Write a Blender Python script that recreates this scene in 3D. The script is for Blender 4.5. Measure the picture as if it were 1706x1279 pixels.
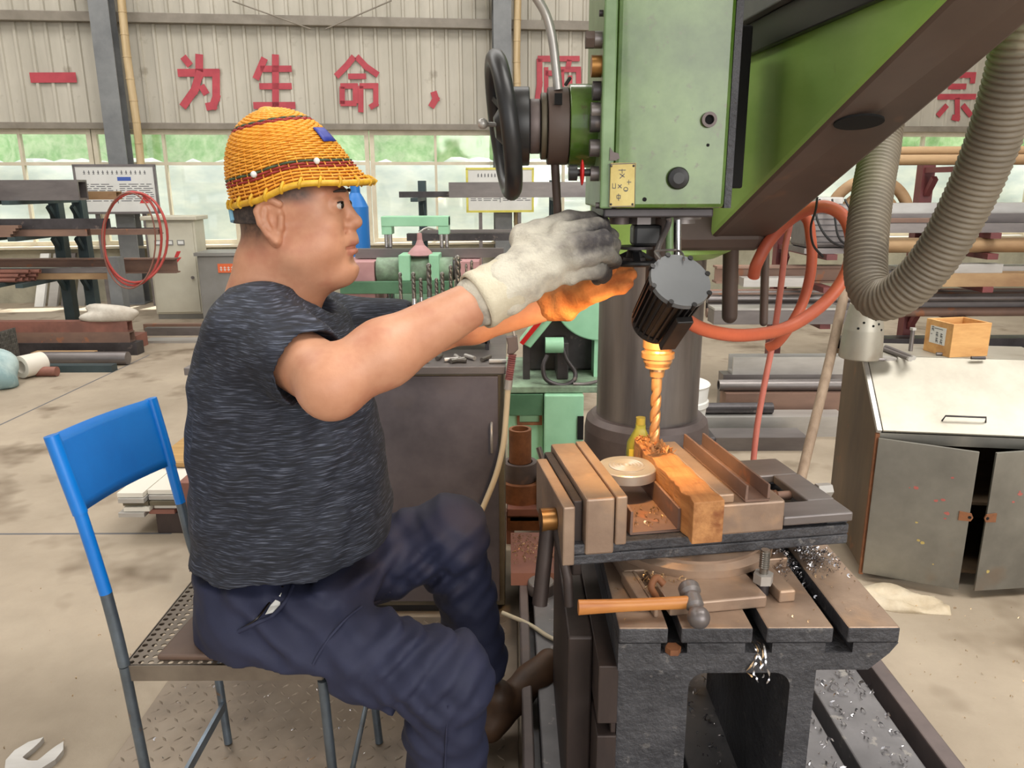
import bpy, math, random
import numpy as np
from mathutils import Vector, Matrix
for o in list(bpy.data.objects): bpy.data.objects.remove(o, do_unlink=True)
scn = bpy.context.scene
COL = scn.collection
rnd = random.Random(7)
# ------------------------------------------------------------------ camera
F = 1280.0; PIT = math.radians(14.5); CH = 1.30
cam = bpy.data.cameras.new('camera'); camo = bpy.data.objects.new('camera', cam); COL.objects.link(camo)
camo.location = (0, 0, CH)
camo.rotation_euler = (Matrix.Rotation(math.pi/2 - PIT, 4, 'X') @ Matrix.Rotation(math.radians(-0.23), 4, 'Z')).to_euler()
cam.sensor_fit = 'HORIZONTAL'; cam.sensor_width = 36; cam.lens = 36*F/1706
cam.clip_start = .05; cam.clip_end = 200
scn.camera = camo
# ------------------------------------------------------------------ world and light
w = bpy.data.worlds.new('world'); scn.world = w; w.use_nodes = True
bg = w.node_tree.nodes['Background']; bg.inputs[0].default_value = (.97, .985, 1, 1); bg.inputs[1].default_value = 1.2
def area(name, loc, rot, sx, sy, power, col=(1, 1, 1)):
    l = bpy.data.lights.new(name, 'AREA'); l.shape = 'RECTANGLE'; l.size = sx; l.size_y = sy; l.energy = power; l.color = col
    o = bpy.data.objects.new(name, l); COL.objects.link(o); o.location = loc; o.rotation_euler = [math.radians(a) for a in rot]
    return o
area('skylight_near', (2.7, .8, 5.9), (0, 0, 0), 4.0, 2.4, 380, (1, .97, .92))
area('left_fill', (-4.2, 1.6, 5.6), (0, 24, 0), 2.5, 5.0, 230, (1, .98, .95))  # fill light added on the left to brighten the drill arm's face
area('skylight_far', (-1.0, 6.2, 5.9), (0, 0, 0), 12, 2.0, 380, (1, .98, .95))
area('doorway_daylight', (3.6, -5.6, 2.6), (78, 0, 24), 5.0, 4.0, 330, (1, .96, .9))
su = bpy.data.lights.new('sun', 'SUN'); su.energy = 12.0; su.angle = .02; su.color = (1, .97, .9)
suo = bpy.data.objects.new('sun', su); COL.objects.link(suo); suo.location = (0, 20, 15); suo.rotation_euler = (math.radians(-28), math.radians(8), 0)
scn.view_settings.view_transform = 'Standard'; scn.view_settings.look = 'None'
scn.view_settings.exposure = 0.0; scn.view_settings.gamma = 1.0; scn.view_settings.use_curve_mapping = False
# ------------------------------------------------------------------ pixel -> place
def ray(px, py):
    u = (px-853)/F; v = -(py-639.5)/F
    return Vector((u, math.cos(PIT)+v*math.sin(PIT), -math.sin(PIT)+v*math.cos(PIT)))
def PY(px, py, y):
    d = ray(px, py); return Vector((0, 0, CH)) + d*(y/d.y)
def PZ(px, py, z):
    d = ray(px, py); return Vector((0, 0, CH)) + d*((z-CH)/d.z)
# ------------------------------------------------------------------ materials
def lin(c):
    return tuple(((v/255/12.92) if v/255 <= .04045 else ((v/255+.055)/1.055)**2.4) for v in c) + (1,)
MATS = {}
def mat(name, c1, c2=None, rough=.5, metal=0., scale=8., bump=0., bscale=40., stretch=(1, 1, 1), detail=5, c3=None, s3=30., t3=(.62, .68), lo=.35, hi=.65, emit=None, coat=0., bstretch=None, spec=.5):
    m = bpy.data.materials.new(name); m.use_nodes = True; nt = m.node_tree; N = nt.nodes; L = nt.links
    b = N['Principled BSDF']; b.inputs['Base Color'].default_value = lin(c1); b.inputs['Roughness'].default_value = rough; b.inputs['Metallic'].default_value = metal
    b.inputs['Coat Weight'].default_value = coat; b.inputs['Specular IOR Level'].default_value = spec
    tc = N.new('ShaderNodeTexCoord')
    def noise(sc, st, det):
        mp = N.new('ShaderNodeMapping'); mp.inputs['Scale'].default_value = st; L.new(tc.outputs['Object'], mp.inputs[0])
        n = N.new('ShaderNodeTexNoise'); n.inputs['Scale'].default_value = sc; n.inputs['Detail'].default_value = det; n.inputs['Roughness'].default_value = .62
        L.new(mp.outputs[0], n.inputs['Vector']); return n
    if c2:
        n = noise(scale, stretch, detail); r = N.new('ShaderNodeValToRGB')
        r.color_ramp.elements[0].position = lo; r.color_ramp.elements[0].color = lin(c1)
        r.color_ramp.elements[1].position = hi; r.color_ramp.elements[1].color = lin(c2)
        L.new(n.outputs[0], r.inputs[0]); out = r.outputs[0]
        if c3:
            n3 = noise(s3, (1, 1, 1), 3); r3 = N.new('ShaderNodeValToRGB')
            r3.color_ramp.elements[0].position = t3[0]; r3.color_ramp.elements[0].color = (0, 0, 0, 1)
            r3.color_ramp.elements[1].position = t3[1]; r3.color_ramp.elements[1].color = (1, 1, 1, 1)
            mx = N.new('ShaderNodeMix'); mx.data_type = 'RGBA'; mx.inputs[7].default_value = lin(c3)
            L.new(n3.outputs[0], r3.inputs[0]); L.new(r3.outputs[0], mx.inputs[0]); L.new(out, mx.inputs[6]); out = mx.outputs[2]
        L.new(out, b.inputs['Base Color'])
    if bump:
        nb = noise(bscale, bstretch or stretch, 4); bp = N.new('ShaderNodeBump'); bp.inputs['Strength'].default_value = bump; bp.inputs['Distance'].default_value = .01
        L.new(nb.outputs[0], bp.inputs['Height']); L.new(bp.outputs[0], b.inputs['Normal'])
    if emit:
        b.inputs['Emission Color'].default_value = lin(emit[0]); b.inputs['Emission Strength'].default_value = emit[1]
    MATS[name] = m; return m
M = MATS
mat('concrete', (138, 125, 108), (178, 164, 145), .75, scale=1.1, bump=.15, bscale=60, c3=(112, 97, 79), s3=2.6, t3=(.54, .72), detail=9, lo=.3, hi=.7)
mat('wall_sheet', (172, 166, 152), (196, 190, 176), .55, scale=2.2, stretch=(1, 1, .25), c3=(140, 130, 114), s3=5, t3=(.62, .8))
mat('masonry', (150, 146, 128), (178, 172, 152), .85, scale=3, bump=.3, bscale=30)
mat('plaster', (190, 186, 176), (205, 200, 190), .8, scale=2)
mat('red_letter', (184, 70, 80), (164, 58, 70), .6, scale=6)
mat('frame_cream', (214, 204, 182), (196, 186, 164), .5, scale=5)
mat('girt', (120, 112, 100), (140, 132, 120), .5, scale=4)
mat('col_grey', (128, 130, 130), (104, 106, 108), .5, scale=3)
mat('col_dark', (70, 74, 78), (58, 60, 64), .5, scale=3)
mat('bamboo', (202, 180, 142), (176, 152, 112), .5, scale=3, stretch=(8, 8, .6))
mat('hedge', (176, 212, 164), (236, 243, 226), .8, scale=6, detail=8)
mat('tarp', (242, 243, 241), (220, 226, 228), .45, scale=3, stretch=(1, 1, 2.5), bump=.2, bscale=4)
mat('paper', (218, 218, 214), (206, 206, 202), .6, scale=3)
mat('ink', (96, 96, 100), rough=.7)
mat('ink_blue', (64, 92, 170), rough=.6)
mat('print_red', (200, 60, 60), rough=.6)
mat('steel', (136, 130, 128), (110, 104, 104), .4, .55, scale=6, stretch=(.3, 1, 1), bump=.04)
mat('steel_light', (196, 194, 190), (168, 164, 160), .38, .5, scale=6, stretch=(.3, 1, 1))
mat('steel_dark', (84, 80, 82), (62, 58, 60), .45, .5, scale=6, c3=(110, 100, 96), s3=14)
mat('chrome', (205, 205, 205), (180, 180, 182), .18, 1., scale=5)
mat('rust_bar', (150, 120, 104), (122, 98, 88), .6, .3, scale=5, stretch=(.4, 1, 1), c3=(160, 110, 84), s3=9)
mat('rust_red', (150, 100, 86), (120, 82, 72), .6, .1, scale=5)
mat('rust_yellow', (176, 146, 108), (140, 108, 78), .6, .15, scale=5, stretch=(.4, 1, 1))
mat('rack_red', (122, 62, 62), (96, 48, 50), .5, scale=5)
mat('rack_teal', (66, 82, 84), (54, 66, 70), .5, .2, scale=5)
mat('black', (28, 28, 30), (40, 40, 42), .4, scale=6)
mat('hole', (8, 8, 8), rough=.9)
mat('brass', (160, 116, 62), (128, 90, 50), .35, .7, scale=8)
mat('beige_cab', (206, 202, 184), (190, 184, 166), .5, scale=2)
mat('grey_cab', (140, 138, 134), (120, 118, 112), .5, scale=2)
mat('orange_sign', (226, 108, 62), rough=.6)
mat('white', (232, 232, 228), (214, 214, 210), .5, scale=4)
mat('sack', (190, 208, 206), (132, 160, 164), .6, scale=5, bump=.5, bscale=9)
mat('sack_white', (214, 208, 196), (180, 170, 156), .7, scale=6, bump=.5, bscale=12)
mat('basket', (120, 118, 112), (84, 82, 78), .6, .2, scale=40)
mat('red_cable', (176, 72, 66), rough=.5)
mat('hose_orange', (200, 104, 72), (178, 84, 62), .45, scale=6, bump=.05, bscale=80)
mat('hose_rose', (206, 128, 112), (186, 104, 94), .5, scale=6)
mat('conduit', (128, 118, 102), (106, 98, 86), .55, scale=5, c3=(150, 140, 122), s3=9)
mat('green', (60, 90, 22), (100, 130, 64), .22, scale=5, detail=6, c3=(82, 92, 48), s3=55, t3=(.62, .72), coat=.3, bump=.03, bscale=20, lo=.4, hi=.62)
mat('green_light', (134, 162, 120), (98, 126, 80), .35, scale=6, c3=(104, 110, 84), s3=20, t3=(.64, .76))
mat('green_arm', (160, 198, 108), (144, 184, 92), .35, scale=3, stretch=(1, 1, 3), c3=(98, 112, 54), s3=10, t3=(.66, .85))
mat('mint', (164, 218, 182), (146, 200, 164), .4, scale=4, c3=(112, 150, 112), s3=9, t3=(.66, .8))
mat('mint_dirty', (150, 178, 150), (96, 106, 92), .6, scale=7)
mat('green_dark', (86, 128, 98), (70, 110, 82), .5, scale=5)
mat('pink_panel', (196, 150, 150), (176, 130, 132), .6, scale=5)
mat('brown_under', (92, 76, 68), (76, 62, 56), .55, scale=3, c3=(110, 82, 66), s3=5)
mat('cast', (172, 148, 128), (144, 122, 106), .42, .35, scale=7, c3=(186, 152, 122), s3=10, t3=(.55, .75), bump=.06, bscale=90)
mat('cast_rough', (84, 84, 88), (62, 62, 66), .55, .35, scale=14, bump=.55, bscale=70, c3=(104, 102, 102), s3=40)
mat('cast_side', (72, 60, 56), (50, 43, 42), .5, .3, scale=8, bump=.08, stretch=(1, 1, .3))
mat('base_grey', (128, 126, 128), (106, 104, 106), .45, .35, scale=6, c3=(150, 146, 142), s3=30)
mat('column_steel', (150, 144, 140), (114, 108, 106), .33, .6, scale=9, stretch=(1, 1, .1), detail=6, bump=.02)
mat('flange', (118, 106, 104), (96, 87, 86), .5, .35, scale=6, c3=(120, 100, 92), s3=8)
mat('dark_cab', (118, 112, 118), (88, 84, 90), .42, .4, scale=4, c3=(116, 106, 104), s3=3, t3=(.55, .75))
mat('olive_steel', (112, 104, 86), (90, 82, 68), .5, .35, scale=5)
mat('wood_box', (222, 172, 110), (200, 146, 88), .6, scale=5, stretch=(.6, 6, 6), bump=.05)
mat('wood_block', (198, 142, 88), (160, 106, 60), .6, scale=6, stretch=(7, .5, 7), bump=.25, bscale=40, c3=(130, 72, 34), s3=16, t3=(.6, .72))
mat('wood_handle', (206, 140, 74), (176, 108, 54), .42, scale=8, stretch=(.4, 6, 6))
mat('plank', (184, 148, 92), (160, 124, 74), .6, scale=6, stretch=(.5, 6, 6))
mat('stick', (158, 138, 118), (132, 112, 94), .7, scale=7, stretch=(6, 6, .5))
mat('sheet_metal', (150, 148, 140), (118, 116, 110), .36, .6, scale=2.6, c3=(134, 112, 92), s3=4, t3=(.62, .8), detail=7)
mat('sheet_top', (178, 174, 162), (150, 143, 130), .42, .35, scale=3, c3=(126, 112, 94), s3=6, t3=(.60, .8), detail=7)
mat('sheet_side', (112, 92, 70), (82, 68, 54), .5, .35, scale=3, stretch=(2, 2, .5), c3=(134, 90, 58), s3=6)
mat('rust_edge', (142, 92, 58), (112, 70, 44), .7, scale=20)
mat('paint_red', (168, 92, 84), rough=.6)
mat('paint_yellow', (176, 156, 92), rough=.6)
mat('blue', (16, 124, 214), (10, 112, 200), .32, scale=3, coat=.2)
mat('blue_drum', (40, 118, 196), rough=.4)
mat('tube_grey', (112, 124, 136), (88, 96, 104), .35, .6, scale=9, c3=(120, 100, 84), s3=20)
mat('seat_perf', (132, 122, 110), (108, 98, 88), .42, .5, scale=8)
mat('seat_board', (112, 90, 76), (92, 72, 62), .5, .1, scale=4)
mat('tread', (152, 138, 122), (120, 108, 96), .45, .45, scale=4, c3=(150, 138, 124), s3=6, t3=(.55, .75))
mat('lamp_black', (48, 46, 46), (36, 34, 34), .38, .3, scale=6, stretch=(4, 4, .5))
mat('lamp_back', (112, 114, 116), (100, 102, 104), .45, scale=5)
mat('lamp_brown', (92, 74, 58), (66, 54, 44), .42, .2, scale=6)
mat('lens', (255, 214, 150), rough=.3, emit=((255, 178, 92), 18))
mat('drill_lamplit', (214, 168, 120), (190, 140, 96), .3, .7, scale=6)  # steel with the work lamp's orange light put into its colour
mat('bit_steel', (150, 146, 140), (116, 112, 108), .3, .85, scale=8)
mat('plate_yellow', (206, 190, 124), (182, 162, 96), .45, .25, scale=14)
mat('red_knob', (196, 34, 34), rough=.3)
mat('chips', (206, 204, 206), (150, 148, 152), .22, .9, scale=30)
mat('chips_gold', (216, 186, 146), (176, 146, 108), .3, .8, scale=30)
mat('bottle', (176, 178, 84), (150, 156, 70), .2, scale=4)
mat('bottle_label', (214, 206, 96), (196, 186, 76), .4, scale=8)
mat('oil_cap', (150, 140, 60), rough=.4)
mat('rag', (216, 204, 182), (186, 170, 144), .85, scale=9, bump=.3)
mat('hose_cream', (206, 192, 164), rough=.35)
mat('coil_rose', (168, 112, 112), (140, 88, 92), .5, scale=40)
mat('ring_white', (222, 216, 204), rough=.6)
mat('leather', (92, 66, 46), (66, 48, 36), .55, scale=12, bump=.1)
mat('hair', (48, 42, 40), (74, 62, 56), .8, scale=160, detail=2)
mat('eye_white', (206, 198, 190), rough=.2)
mat('eye_dark', (20, 14, 12), rough=.15)
mat('skin', (192, 136, 106), (206, 152, 122), .48, scale=14, bump=.05, bscale=300, c3=(180, 114, 90), s3=16, t3=(.5, .85))
mat('shirt', (26, 29, 38), (38, 42, 54), .8, scale=260, stretch=(.09, .09, 1.), detail=2, c3=None, lo=.45, hi=.6)
mat('navy', (29, 33, 58), (38, 42, 68), .75, scale=12, bump=.05, bscale=300)
mat('glove_white', (214, 208, 192), (150, 142, 134), .9, scale=16, bump=.35, bscale=260, detail=7, lo=.45, hi=.7)
mat('glove_cuff', (222, 214, 192), (204, 194, 170), .9, scale=20, bump=.3, bscale=240)
mat('glove_lamplit', (206, 140, 82), (170, 102, 54), .8, scale=22, bump=.3, bscale=200)  # orange lamplight on the far glove is put into its colour
mat('hat_straw', (240, 172, 60), (222, 146, 38), .5, scale=60)
mat('hat_liner', (176, 96, 20), rough=.7)
mat('hat_red', (150, 44, 40), rough=.6)
mat('hat_green', (66, 84, 60), rough=.6)
mat('hat_rim', (222, 178, 50), (196, 146, 34), .5, scale=50)
mat('hat_blue', (52, 62, 150), rough=.5)
mat('strap_blue', (120, 170, 196), rough=.5)
# shirt: light streaks over the dark knit
def shirt_mat():
    m = M['shirt']; nt = m.node_tree; N = nt.nodes; L = nt.links; b = N['Principled BSDF']
    tc = N.new('ShaderNodeTexCoord'); mp = N.new('ShaderNodeMapping'); mp.inputs['Scale'].default_value = (.10, .10, 1.9)
    n = N.new('ShaderNodeTexNoise'); n.inputs['Scale'].default_value = 330; n.inputs['Detail'].default_value = 3
    r = N.new('ShaderNodeValToRGB'); e = r.color_ramp.elements
    e[0].position = .38; e[0].color = lin((22, 25, 33)); e[1].position = .72; e[1].color = lin((96, 102, 118))
    e2 = r.color_ramp.elements.new(.56); e2.color = lin((41, 46, 60))
    L.new(tc.outputs['Object'], mp.inputs[0]); L.new(mp.outputs[0], n.inputs['Vector']); L.new(n.outputs[0], r.inputs[0]); L.new(r.outputs[0], b.inputs['Base Color'])
shirt_mat()
def glass_mat():
    m = bpy.data.materials.new('glass'); m.use_nodes = True; nt = m.node_tree; N = nt.nodes; L = nt.links
    N.remove(N['Principled BSDF']); t = N.new('ShaderNodeBsdfTransparent'); t.inputs[0].default_value = (.97, .98, .97, 1)
    g = N.new('ShaderNodeBsdfGlossy'); g.inputs['Roughness'].default_value = .05; mx = N.new('ShaderNodeMixShader'); mx.inputs[0].default_value = .06
    L.new(t.outputs[0], mx.inputs[1]); L.new(g.outputs[0], mx.inputs[2]); L.new(mx.outputs[0], N['Material Output'].inputs[0]); M['glass'] = m
glass_mat()
def bottle_mat():
    b = M['bottle'].node_tree.nodes['Principled BSDF']; b.inputs['Transmission Weight'].default_value = .35; b.inputs['IOR'].default_value = 1.3
bottle_mat()
# ------------------------------------------------------------------ objects
MW = {}
def props(o, label=None, cat=None, group=None, kind=None):
    if label: o['label'] = label
    if cat: o['category'] = cat
    if group: o['group'] = group
    if kind: o['kind'] = kind
    return o
def thing(name, label, cat, loc=(0, 0, 0), rz=0., group=None):
    o = bpy.data.objects.new(name, None); COL.objects.link(o); o.empty_display_size = .05
    o.location = loc; o.rotation_euler = (0, 0, rz)
    MW[o] = Matrix.Translation(Vector(loc)) @ Matrix.Rotation(rz, 4, 'Z')
    return props(o, label, cat, group)
def frame(d, up=Vector((0, 0, 1))):
    d = d.normalized()
    if abs(d.dot(up)) > .98: up = Vector((0, 1, 0))
    s = d.cross(up).normalized(); u = s.cross(d).normalized()
    return s, u
class MB:
    def __init__(s): s.v = []; s.f = []; s.sm = []; s.mi = []; s.cm = 0
    def add(s, vs, fs, smooth=False):
        n = len(s.v); s.v += [Vector(a) for a in vs]
        for f in fs: s.f.append([i+n for i in f]); s.sm.append(smooth); s.mi.append(s.cm)
        return s
    def box(s, x0, x1, y0, y1, z0, z1):
        return s.add([(x0,y0,z0),(x1,y0,z0),(x1,y1,z0),(x0,y1,z0),(x0,y0,z1),(x1,y0,z1),(x1,y1,z1),(x0,y1,z1)],
                     [(0,3,2,1),(4,5,6,7),(0,1,5,4),(1,2,6,5),(2,3,7,6),(3,0,4,7)])
    def hexa(s, p):  # 8 corners: bottom 4 (ccw), top 4
        return s.add(p, [(0,3,2,1),(4,5,6,7),(0,1,5,4),(1,2,6,5),(2,3,7,6),(3,0,4,7)])
    def beam(s, p0, p1, w, h, up=Vector((0, 0, 1))):
        p0 = Vector(p0); p1 = Vector(p1); a, u = frame(p1-p0, up); a = a*w/2; u = u*h/2
        return s.hexa([p0-a-u, p1-a-u, p1+a-u, p0+a-u, p0-a+u, p1-a+u, p1+a+u, p0+a+u])
    def cyl(s, p0, p1, r0, r1=None, n=20, caps=(1, 1)):
        p0 = Vector(p0); p1 = Vector(p1); r1 = r0 if r1 is None else r1; a, u = frame(p1-p0)
        R = [(math.cos(2*math.pi*i/n), math.sin(2*math.pi*i/n)) for i in range(n)]
        A = [p0+(a*c+u*q)*r0 for c, q in R]; B = [p1+(a*c+u*q)*r1 for c, q in R]
        s.add(A+B, [(i, n+i, n+(i+1) % n, (i+1) % n)[::-1] for i in range(n)], True)
        if caps[0]: s.add(A, [tuple(range(n))[::-1]])
        if caps[1]: s.add(B, [tuple(range(n))])
        return s
    def hexn(s, p0, p1, r): return s.cyl(p0, p1, r, n=6) if False else s._flat(p0, p1, r, 6)
    def _flat(s, p0, p1, r, n):
        k = len(s.sm); s.cyl(p0, p1, r, n=n)
        for i in range(k, len(s.sm)): s.sm[i] = False
        return s
    def pipe(s, p0, p1, ro, ri, n=16):
        p0 = Vector(p0); p1 = Vector(p1); a, u = frame(p1-p0)
        R = [(math.cos(2*math.pi*i/n), math.sin(2*math.pi*i/n)) for i in range(n)]
        rings = [[p+(a*c+u*q)*r for c, q in R] for p, r in ((p0, ro), (p1, ro), (p1, ri), (p0, ri))]
        for k, sm in ((0, True), (1, False), (2, True), (3, False)):
            A = rings[k]; B = rings[(k+1) % 4]
            s.add(A+B, [(i, (i+1) % n, n+(i+1) % n, n+i) for i in range(n)], sm)
        return s
    def tube(s, pts, r, n=10, caps=True, rf=None):
        P = [Vector(p) for p in pts]; m = len(P); T = []
        for i in range(m): T.append((P[min(i+1, m-1)]-P[max(i-1, 0)]).normalized())
        a, u = frame(T[0]); rings = []
        for i in range(m):
            a = (a - T[i]*a.dot(T[i])).normalized(); u = T[i].cross(a).normalized()
            rr = rf(i) if rf else r
            rings.append([P[i]+(a*math.cos(2*math.pi*j/n)+u*math.sin(2*math.pi*j/n))*rr for j in range(n)])
        vs = [q for R in rings for q in R]
        s.add(vs, [(i*n+j, i*n+(j+1) % n, (i+1)*n+(j+1) % n, (i+1)*n+j) for i in range(m-1) for j in range(n)], True)
        if caps: s.add(rings[0], [tuple(range(n))[::-1]]); s.add(rings[-1], [tuple(range(n))])
        return s
    def lathe(s, org, ax, prof, n=32, close=True):   # prof: (distance along axis, radius); sharp corners by repeated points
        org = Vector(org); ax = Vector(ax).normalized(); a, u = frame(ax)
        for k in range(len(prof)-1):
            (d0, r0), (d1, r1) = prof[k], prof[k+1]
            if (d0, r0) == (d1, r1): continue
            A = [org+ax*d0+(a*math.cos(2*math.pi*i/n)+u*math.sin(2*math.pi*i/n))*r0 for i in range(n)]
            B = [org+ax*d1+(a*math.cos(2*math.pi*i/n)+u*math.sin(2*math.pi*i/n))*r1 for i in range(n)]
            s.add(A+B, [(i, (i+1) % n, n+(i+1) % n, n+i) for i in range(n)], True)
        if close:
            for (d, r), fl in ((prof[0], 1), (prof[-1], 0)):
                if r > 1e-5:
                    A = [org+ax*d+(a*math.cos(2*math.pi*i/n)+u*math.sin(2*math.pi*i/n))*r for i in range(n)]
                    s.add(A, [tuple(range(n))[::-1] if fl else tuple(range(n))])
        return s
    def prism(s, poly, ext):   # planar polygon of 3D points, extruded by vector
        P = [Vector(p) for p in poly]; e = Vector(ext); n = len(P)
        return s.add(P+[p+e for p in P], [tuple(range(n))[::-1], tuple(range(n, 2*n))]+[(i, (i+1) % n, n+(i+1) % n, n+i) for i in range(n)])
    def sphere(s, c, r, n=16, m=10, sc=(1, 1, 1)):
        c = Vector(c); vs = [c+Vector((0, 0, r*sc[2]))]
        for i in range(1, m):
            t = math.pi*i/m
            for j in range(n):
                p = 2*math.pi*j/n; vs.append(c+Vector((r*sc[0]*math.sin(t)*math.cos(p), r*sc[1]*math.sin(t)*math.sin(p), r*sc[2]*math.cos(t))))
        vs.append(c-Vector((0, 0, r*sc[2]))); fs = []
        for j in range(n): fs.append((0, 1+j, 1+(j+1) % n)); fs.append((len(vs)-1, 1+(m-2)*n+(j+1) % n, 1+(m-2)*n+j))
        for i in range(m-2):
            for j in range(n): fs.append((1+i*n+j, 1+(i+1)*n+j, 1+(i+1)*n+(j+1) % n, 1+i*n+(j+1) % n))
        return s.add(vs, fs, True)
    def xf(s, Mx): s.v = [Mx @ p for p in s.v]; return s
    def build2(s, name, parent):   # machined top, rough flanks
        s.mi = []
        for f in s.f:
            n_ = (s.v[f[1]]-s.v[f[0]]).cross(s.v[f[2]]-s.v[f[1]]); z_ = [s.v[i].z for i in f]
            s.mi.append(0 if max(z_)-min(z_) < 1e-6 and z_[0] > .595 else 1)
        return s.build(name, ['cast', 'cast_rough'], parent, bevel=.003)
    def build(s, name, ms, parent=None, local=False, bevel=0., fix=True):
        ms = ms if isinstance(ms, (list, tuple)) else [ms]
        me = bpy.data.meshes.new(name)
        loc = None
        if parent is None:
            xs = [p.x for p in s.v]; ys = [p.y for p in s.v]; zs = [p.z for p in s.v]
            loc = Vector(((min(xs)+max(xs))/2, (min(ys)+max(ys))/2, min(zs))); V = [p-loc for p in s.v]
        elif local: V = s.v
        else:
            Mi = MW[parent].inverted(); V = [Mi @ p for p in s.v]
        me.from_pydata([tuple(p) for p in V], [], s.f)
        for m in ms: me.materials.append(M[m])
        me.polygons.foreach_set('use_smooth', s.sm); me.polygons.foreach_set('material_index', s.mi)
        me.update()
        if fix:
            import bmesh
            bm = bmesh.new(); bm.from_mesh(me); bmesh.ops.remove_doubles(bm, verts=bm.verts, dist=1e-6) if bevel else None
            bmesh.ops.recalc_face_normals(bm, faces=bm.faces); bm.to_mesh(me); bm.free()
        o = bpy.data.objects.new(name, me); COL.objects.link(o)
        if parent is None: o.location = loc; MW[o] = Matrix.Translation(loc)
        else: o.parent = parent; MW[o] = MW[parent]
        if bevel:
            b = o.modifiers.new('bevel', 'BEVEL'); b.width = bevel; b.segments = 2; b.limit_method = 'ANGLE'; b.angle_limit = math.radians(40)
        return o
def single(mb, name, ms, label, cat, group=None, bevel=0., kind=None):
    o = mb.build(name, ms, None, bevel=bevel); return props(o, label, cat, group, kind)
def struct(mb, name, ms, bevel=0., label=None):
    o = mb.build(name, ms, None, bevel=bevel); o['kind'] = 'structure'
    if label: o['label'] = label
    return o
def clone(o, parent=None, loc=None, label=None):
    c = o.copy(); COL.objects.link(c); c.parent = parent
    if loc is not None: c.location = loc
    if label: c['label'] = label
    MW[c] = MW[parent] if parent is not None and parent in MW else Matrix.Translation(c.location)
    for ch in [k for k in COL.objects if k.parent == o]: clone(ch, c)
    return c
def spline(pts, n=12):   # Catmull-Rom through points
    P = [Vector(p) for p in pts]; P = [P[0]*2-P[1]]+P+[P[-1]*2-P[-2]]; out = []
    for i in range(1, len(P)-2):
        a, b, c, d = P[i-1:i+3]
        for k in range(n):
            t = k/n; out.append(.5*((2*b)+(c-a)*t+(2*a-5*b+4*c-d)*t*t+(3*b-a-3*c+d)*t**3))
    out.append(P[-2]); return out

def translucent(name, f):
    nt = M[name].node_tree; N = nt.nodes; L = nt.links; b = N['Principled BSDF']; tr = N.new('ShaderNodeBsdfTranslucent'); mx = N.new('ShaderNodeMixShader'); mx.inputs[0].default_value = f
    src = b.inputs['Base Color'].links[0].from_socket; L.new(src, tr.inputs[0]); L.new(b.outputs[0], mx.inputs[1]); L.new(tr.outputs[0], mx.inputs[2]); L.new(mx.outputs[0], N['Material Output'].inputs[0])
translucent('tarp', .6); translucent('hedge', .5)
def masked(name, cols):      # mix real colours of the thing by painted masks (R, G of attribute 'tone')
    nt = M[name].node_tree; N = nt.nodes; L = nt.links; b = N['Principled BSDF']; src = b.inputs['Base Color'].links[0].from_socket
    at = N.new('ShaderNodeAttribute'); at.attribute_name = 'tone'; sp = N.new('ShaderNodeSeparateColor'); L.new(at.outputs['Color'], sp.inputs[0])
    tc = N.new('ShaderNodeTexCoord'); nz = N.new('ShaderNodeTexNoise'); nz.inputs['Scale'].default_value = 90; nz.inputs['Detail'].default_value = 5; L.new(tc.outputs['Object'], nz.inputs['Vector'])
    for i, c in enumerate(cols):
        m1 = N.new('ShaderNodeMath'); m1.operation = 'MULTIPLY_ADD'; L.new(nz.outputs[0], m1.inputs[0]); m1.inputs[1].default_value = .9; m1.inputs[2].default_value = -.45
        m2 = N.new('ShaderNodeMath'); m2.operation = 'MULTIPLY_ADD'; m2.use_clamp = True; L.new(sp.outputs[i], m2.inputs[0]); m2.inputs[1].default_value = 1.0
        m3 = N.new('ShaderNodeMath'); m3.operation = 'MULTIPLY'; L.new(m1.outputs[0], m3.inputs[0]); L.new(sp.outputs[i], m3.inputs[1]); L.new(m3.outputs[0], m2.inputs[2])
        mx = N.new('ShaderNodeMix'); mx.data_type = 'RGBA'; mx.inputs[7].default_value = lin(c); L.new(m2.outputs[0], mx.inputs[0]); L.new(src, mx.inputs[6]); src = mx.outputs[2]
    L.new(src, b.inputs['Base Color'])
masked('skin', [(44, 36, 33), (168, 92, 84)]); masked('glove_white', [(86, 82, 84), (40, 38, 40)])
# ================================================================== the hall
WA = math.radians(6.4); WO = Vector((0, 9.6, 0))
WM = Matrix.Translation(WO) @ Matrix.Rotation(WA, 4, 'Z'); WMi = WM.inverted()
def W(px, py, off=0.):      # pixel -> wall coordinates (s, -, z) on the plane 'off' metres in front of the wall
    nrm = Vector((-math.sin(WA), math.cos(WA), 0)); o = WO - nrm*off; d = ray(px, py); c = Vector((0, 0, CH))
    return WMi @ (c + d*((o-c).dot(nrm)/d.dot(nrm)))
ZS, ZH = .60, 1.93          # window sill and head
mb = MB().box(-12, 14, -8, 9.4, -.1, 0); fl_ = struct(mb, 'floor', 'concrete')
a = PZ(0, 886, 0).y; MB().box(-6, -1.32, a-.006, a+.006, 0, .0006).build('expansion_joint', 'ink', fl_); MB().box(-2.9, -2.888, a+.006, 6.0, 0, .0006).build('expansion_joint', 'ink', fl_)
mb = MB().box(-30, 30, 9.0, 40, -.12, -.02); struct(mb, 'ground_outside', 'masonry')
mb = MB().box(-12, 14, -.10, .14, 0, ZS); mb.xf(WM); wall = struct(mb, 'wall_back', 'masonry')
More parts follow.
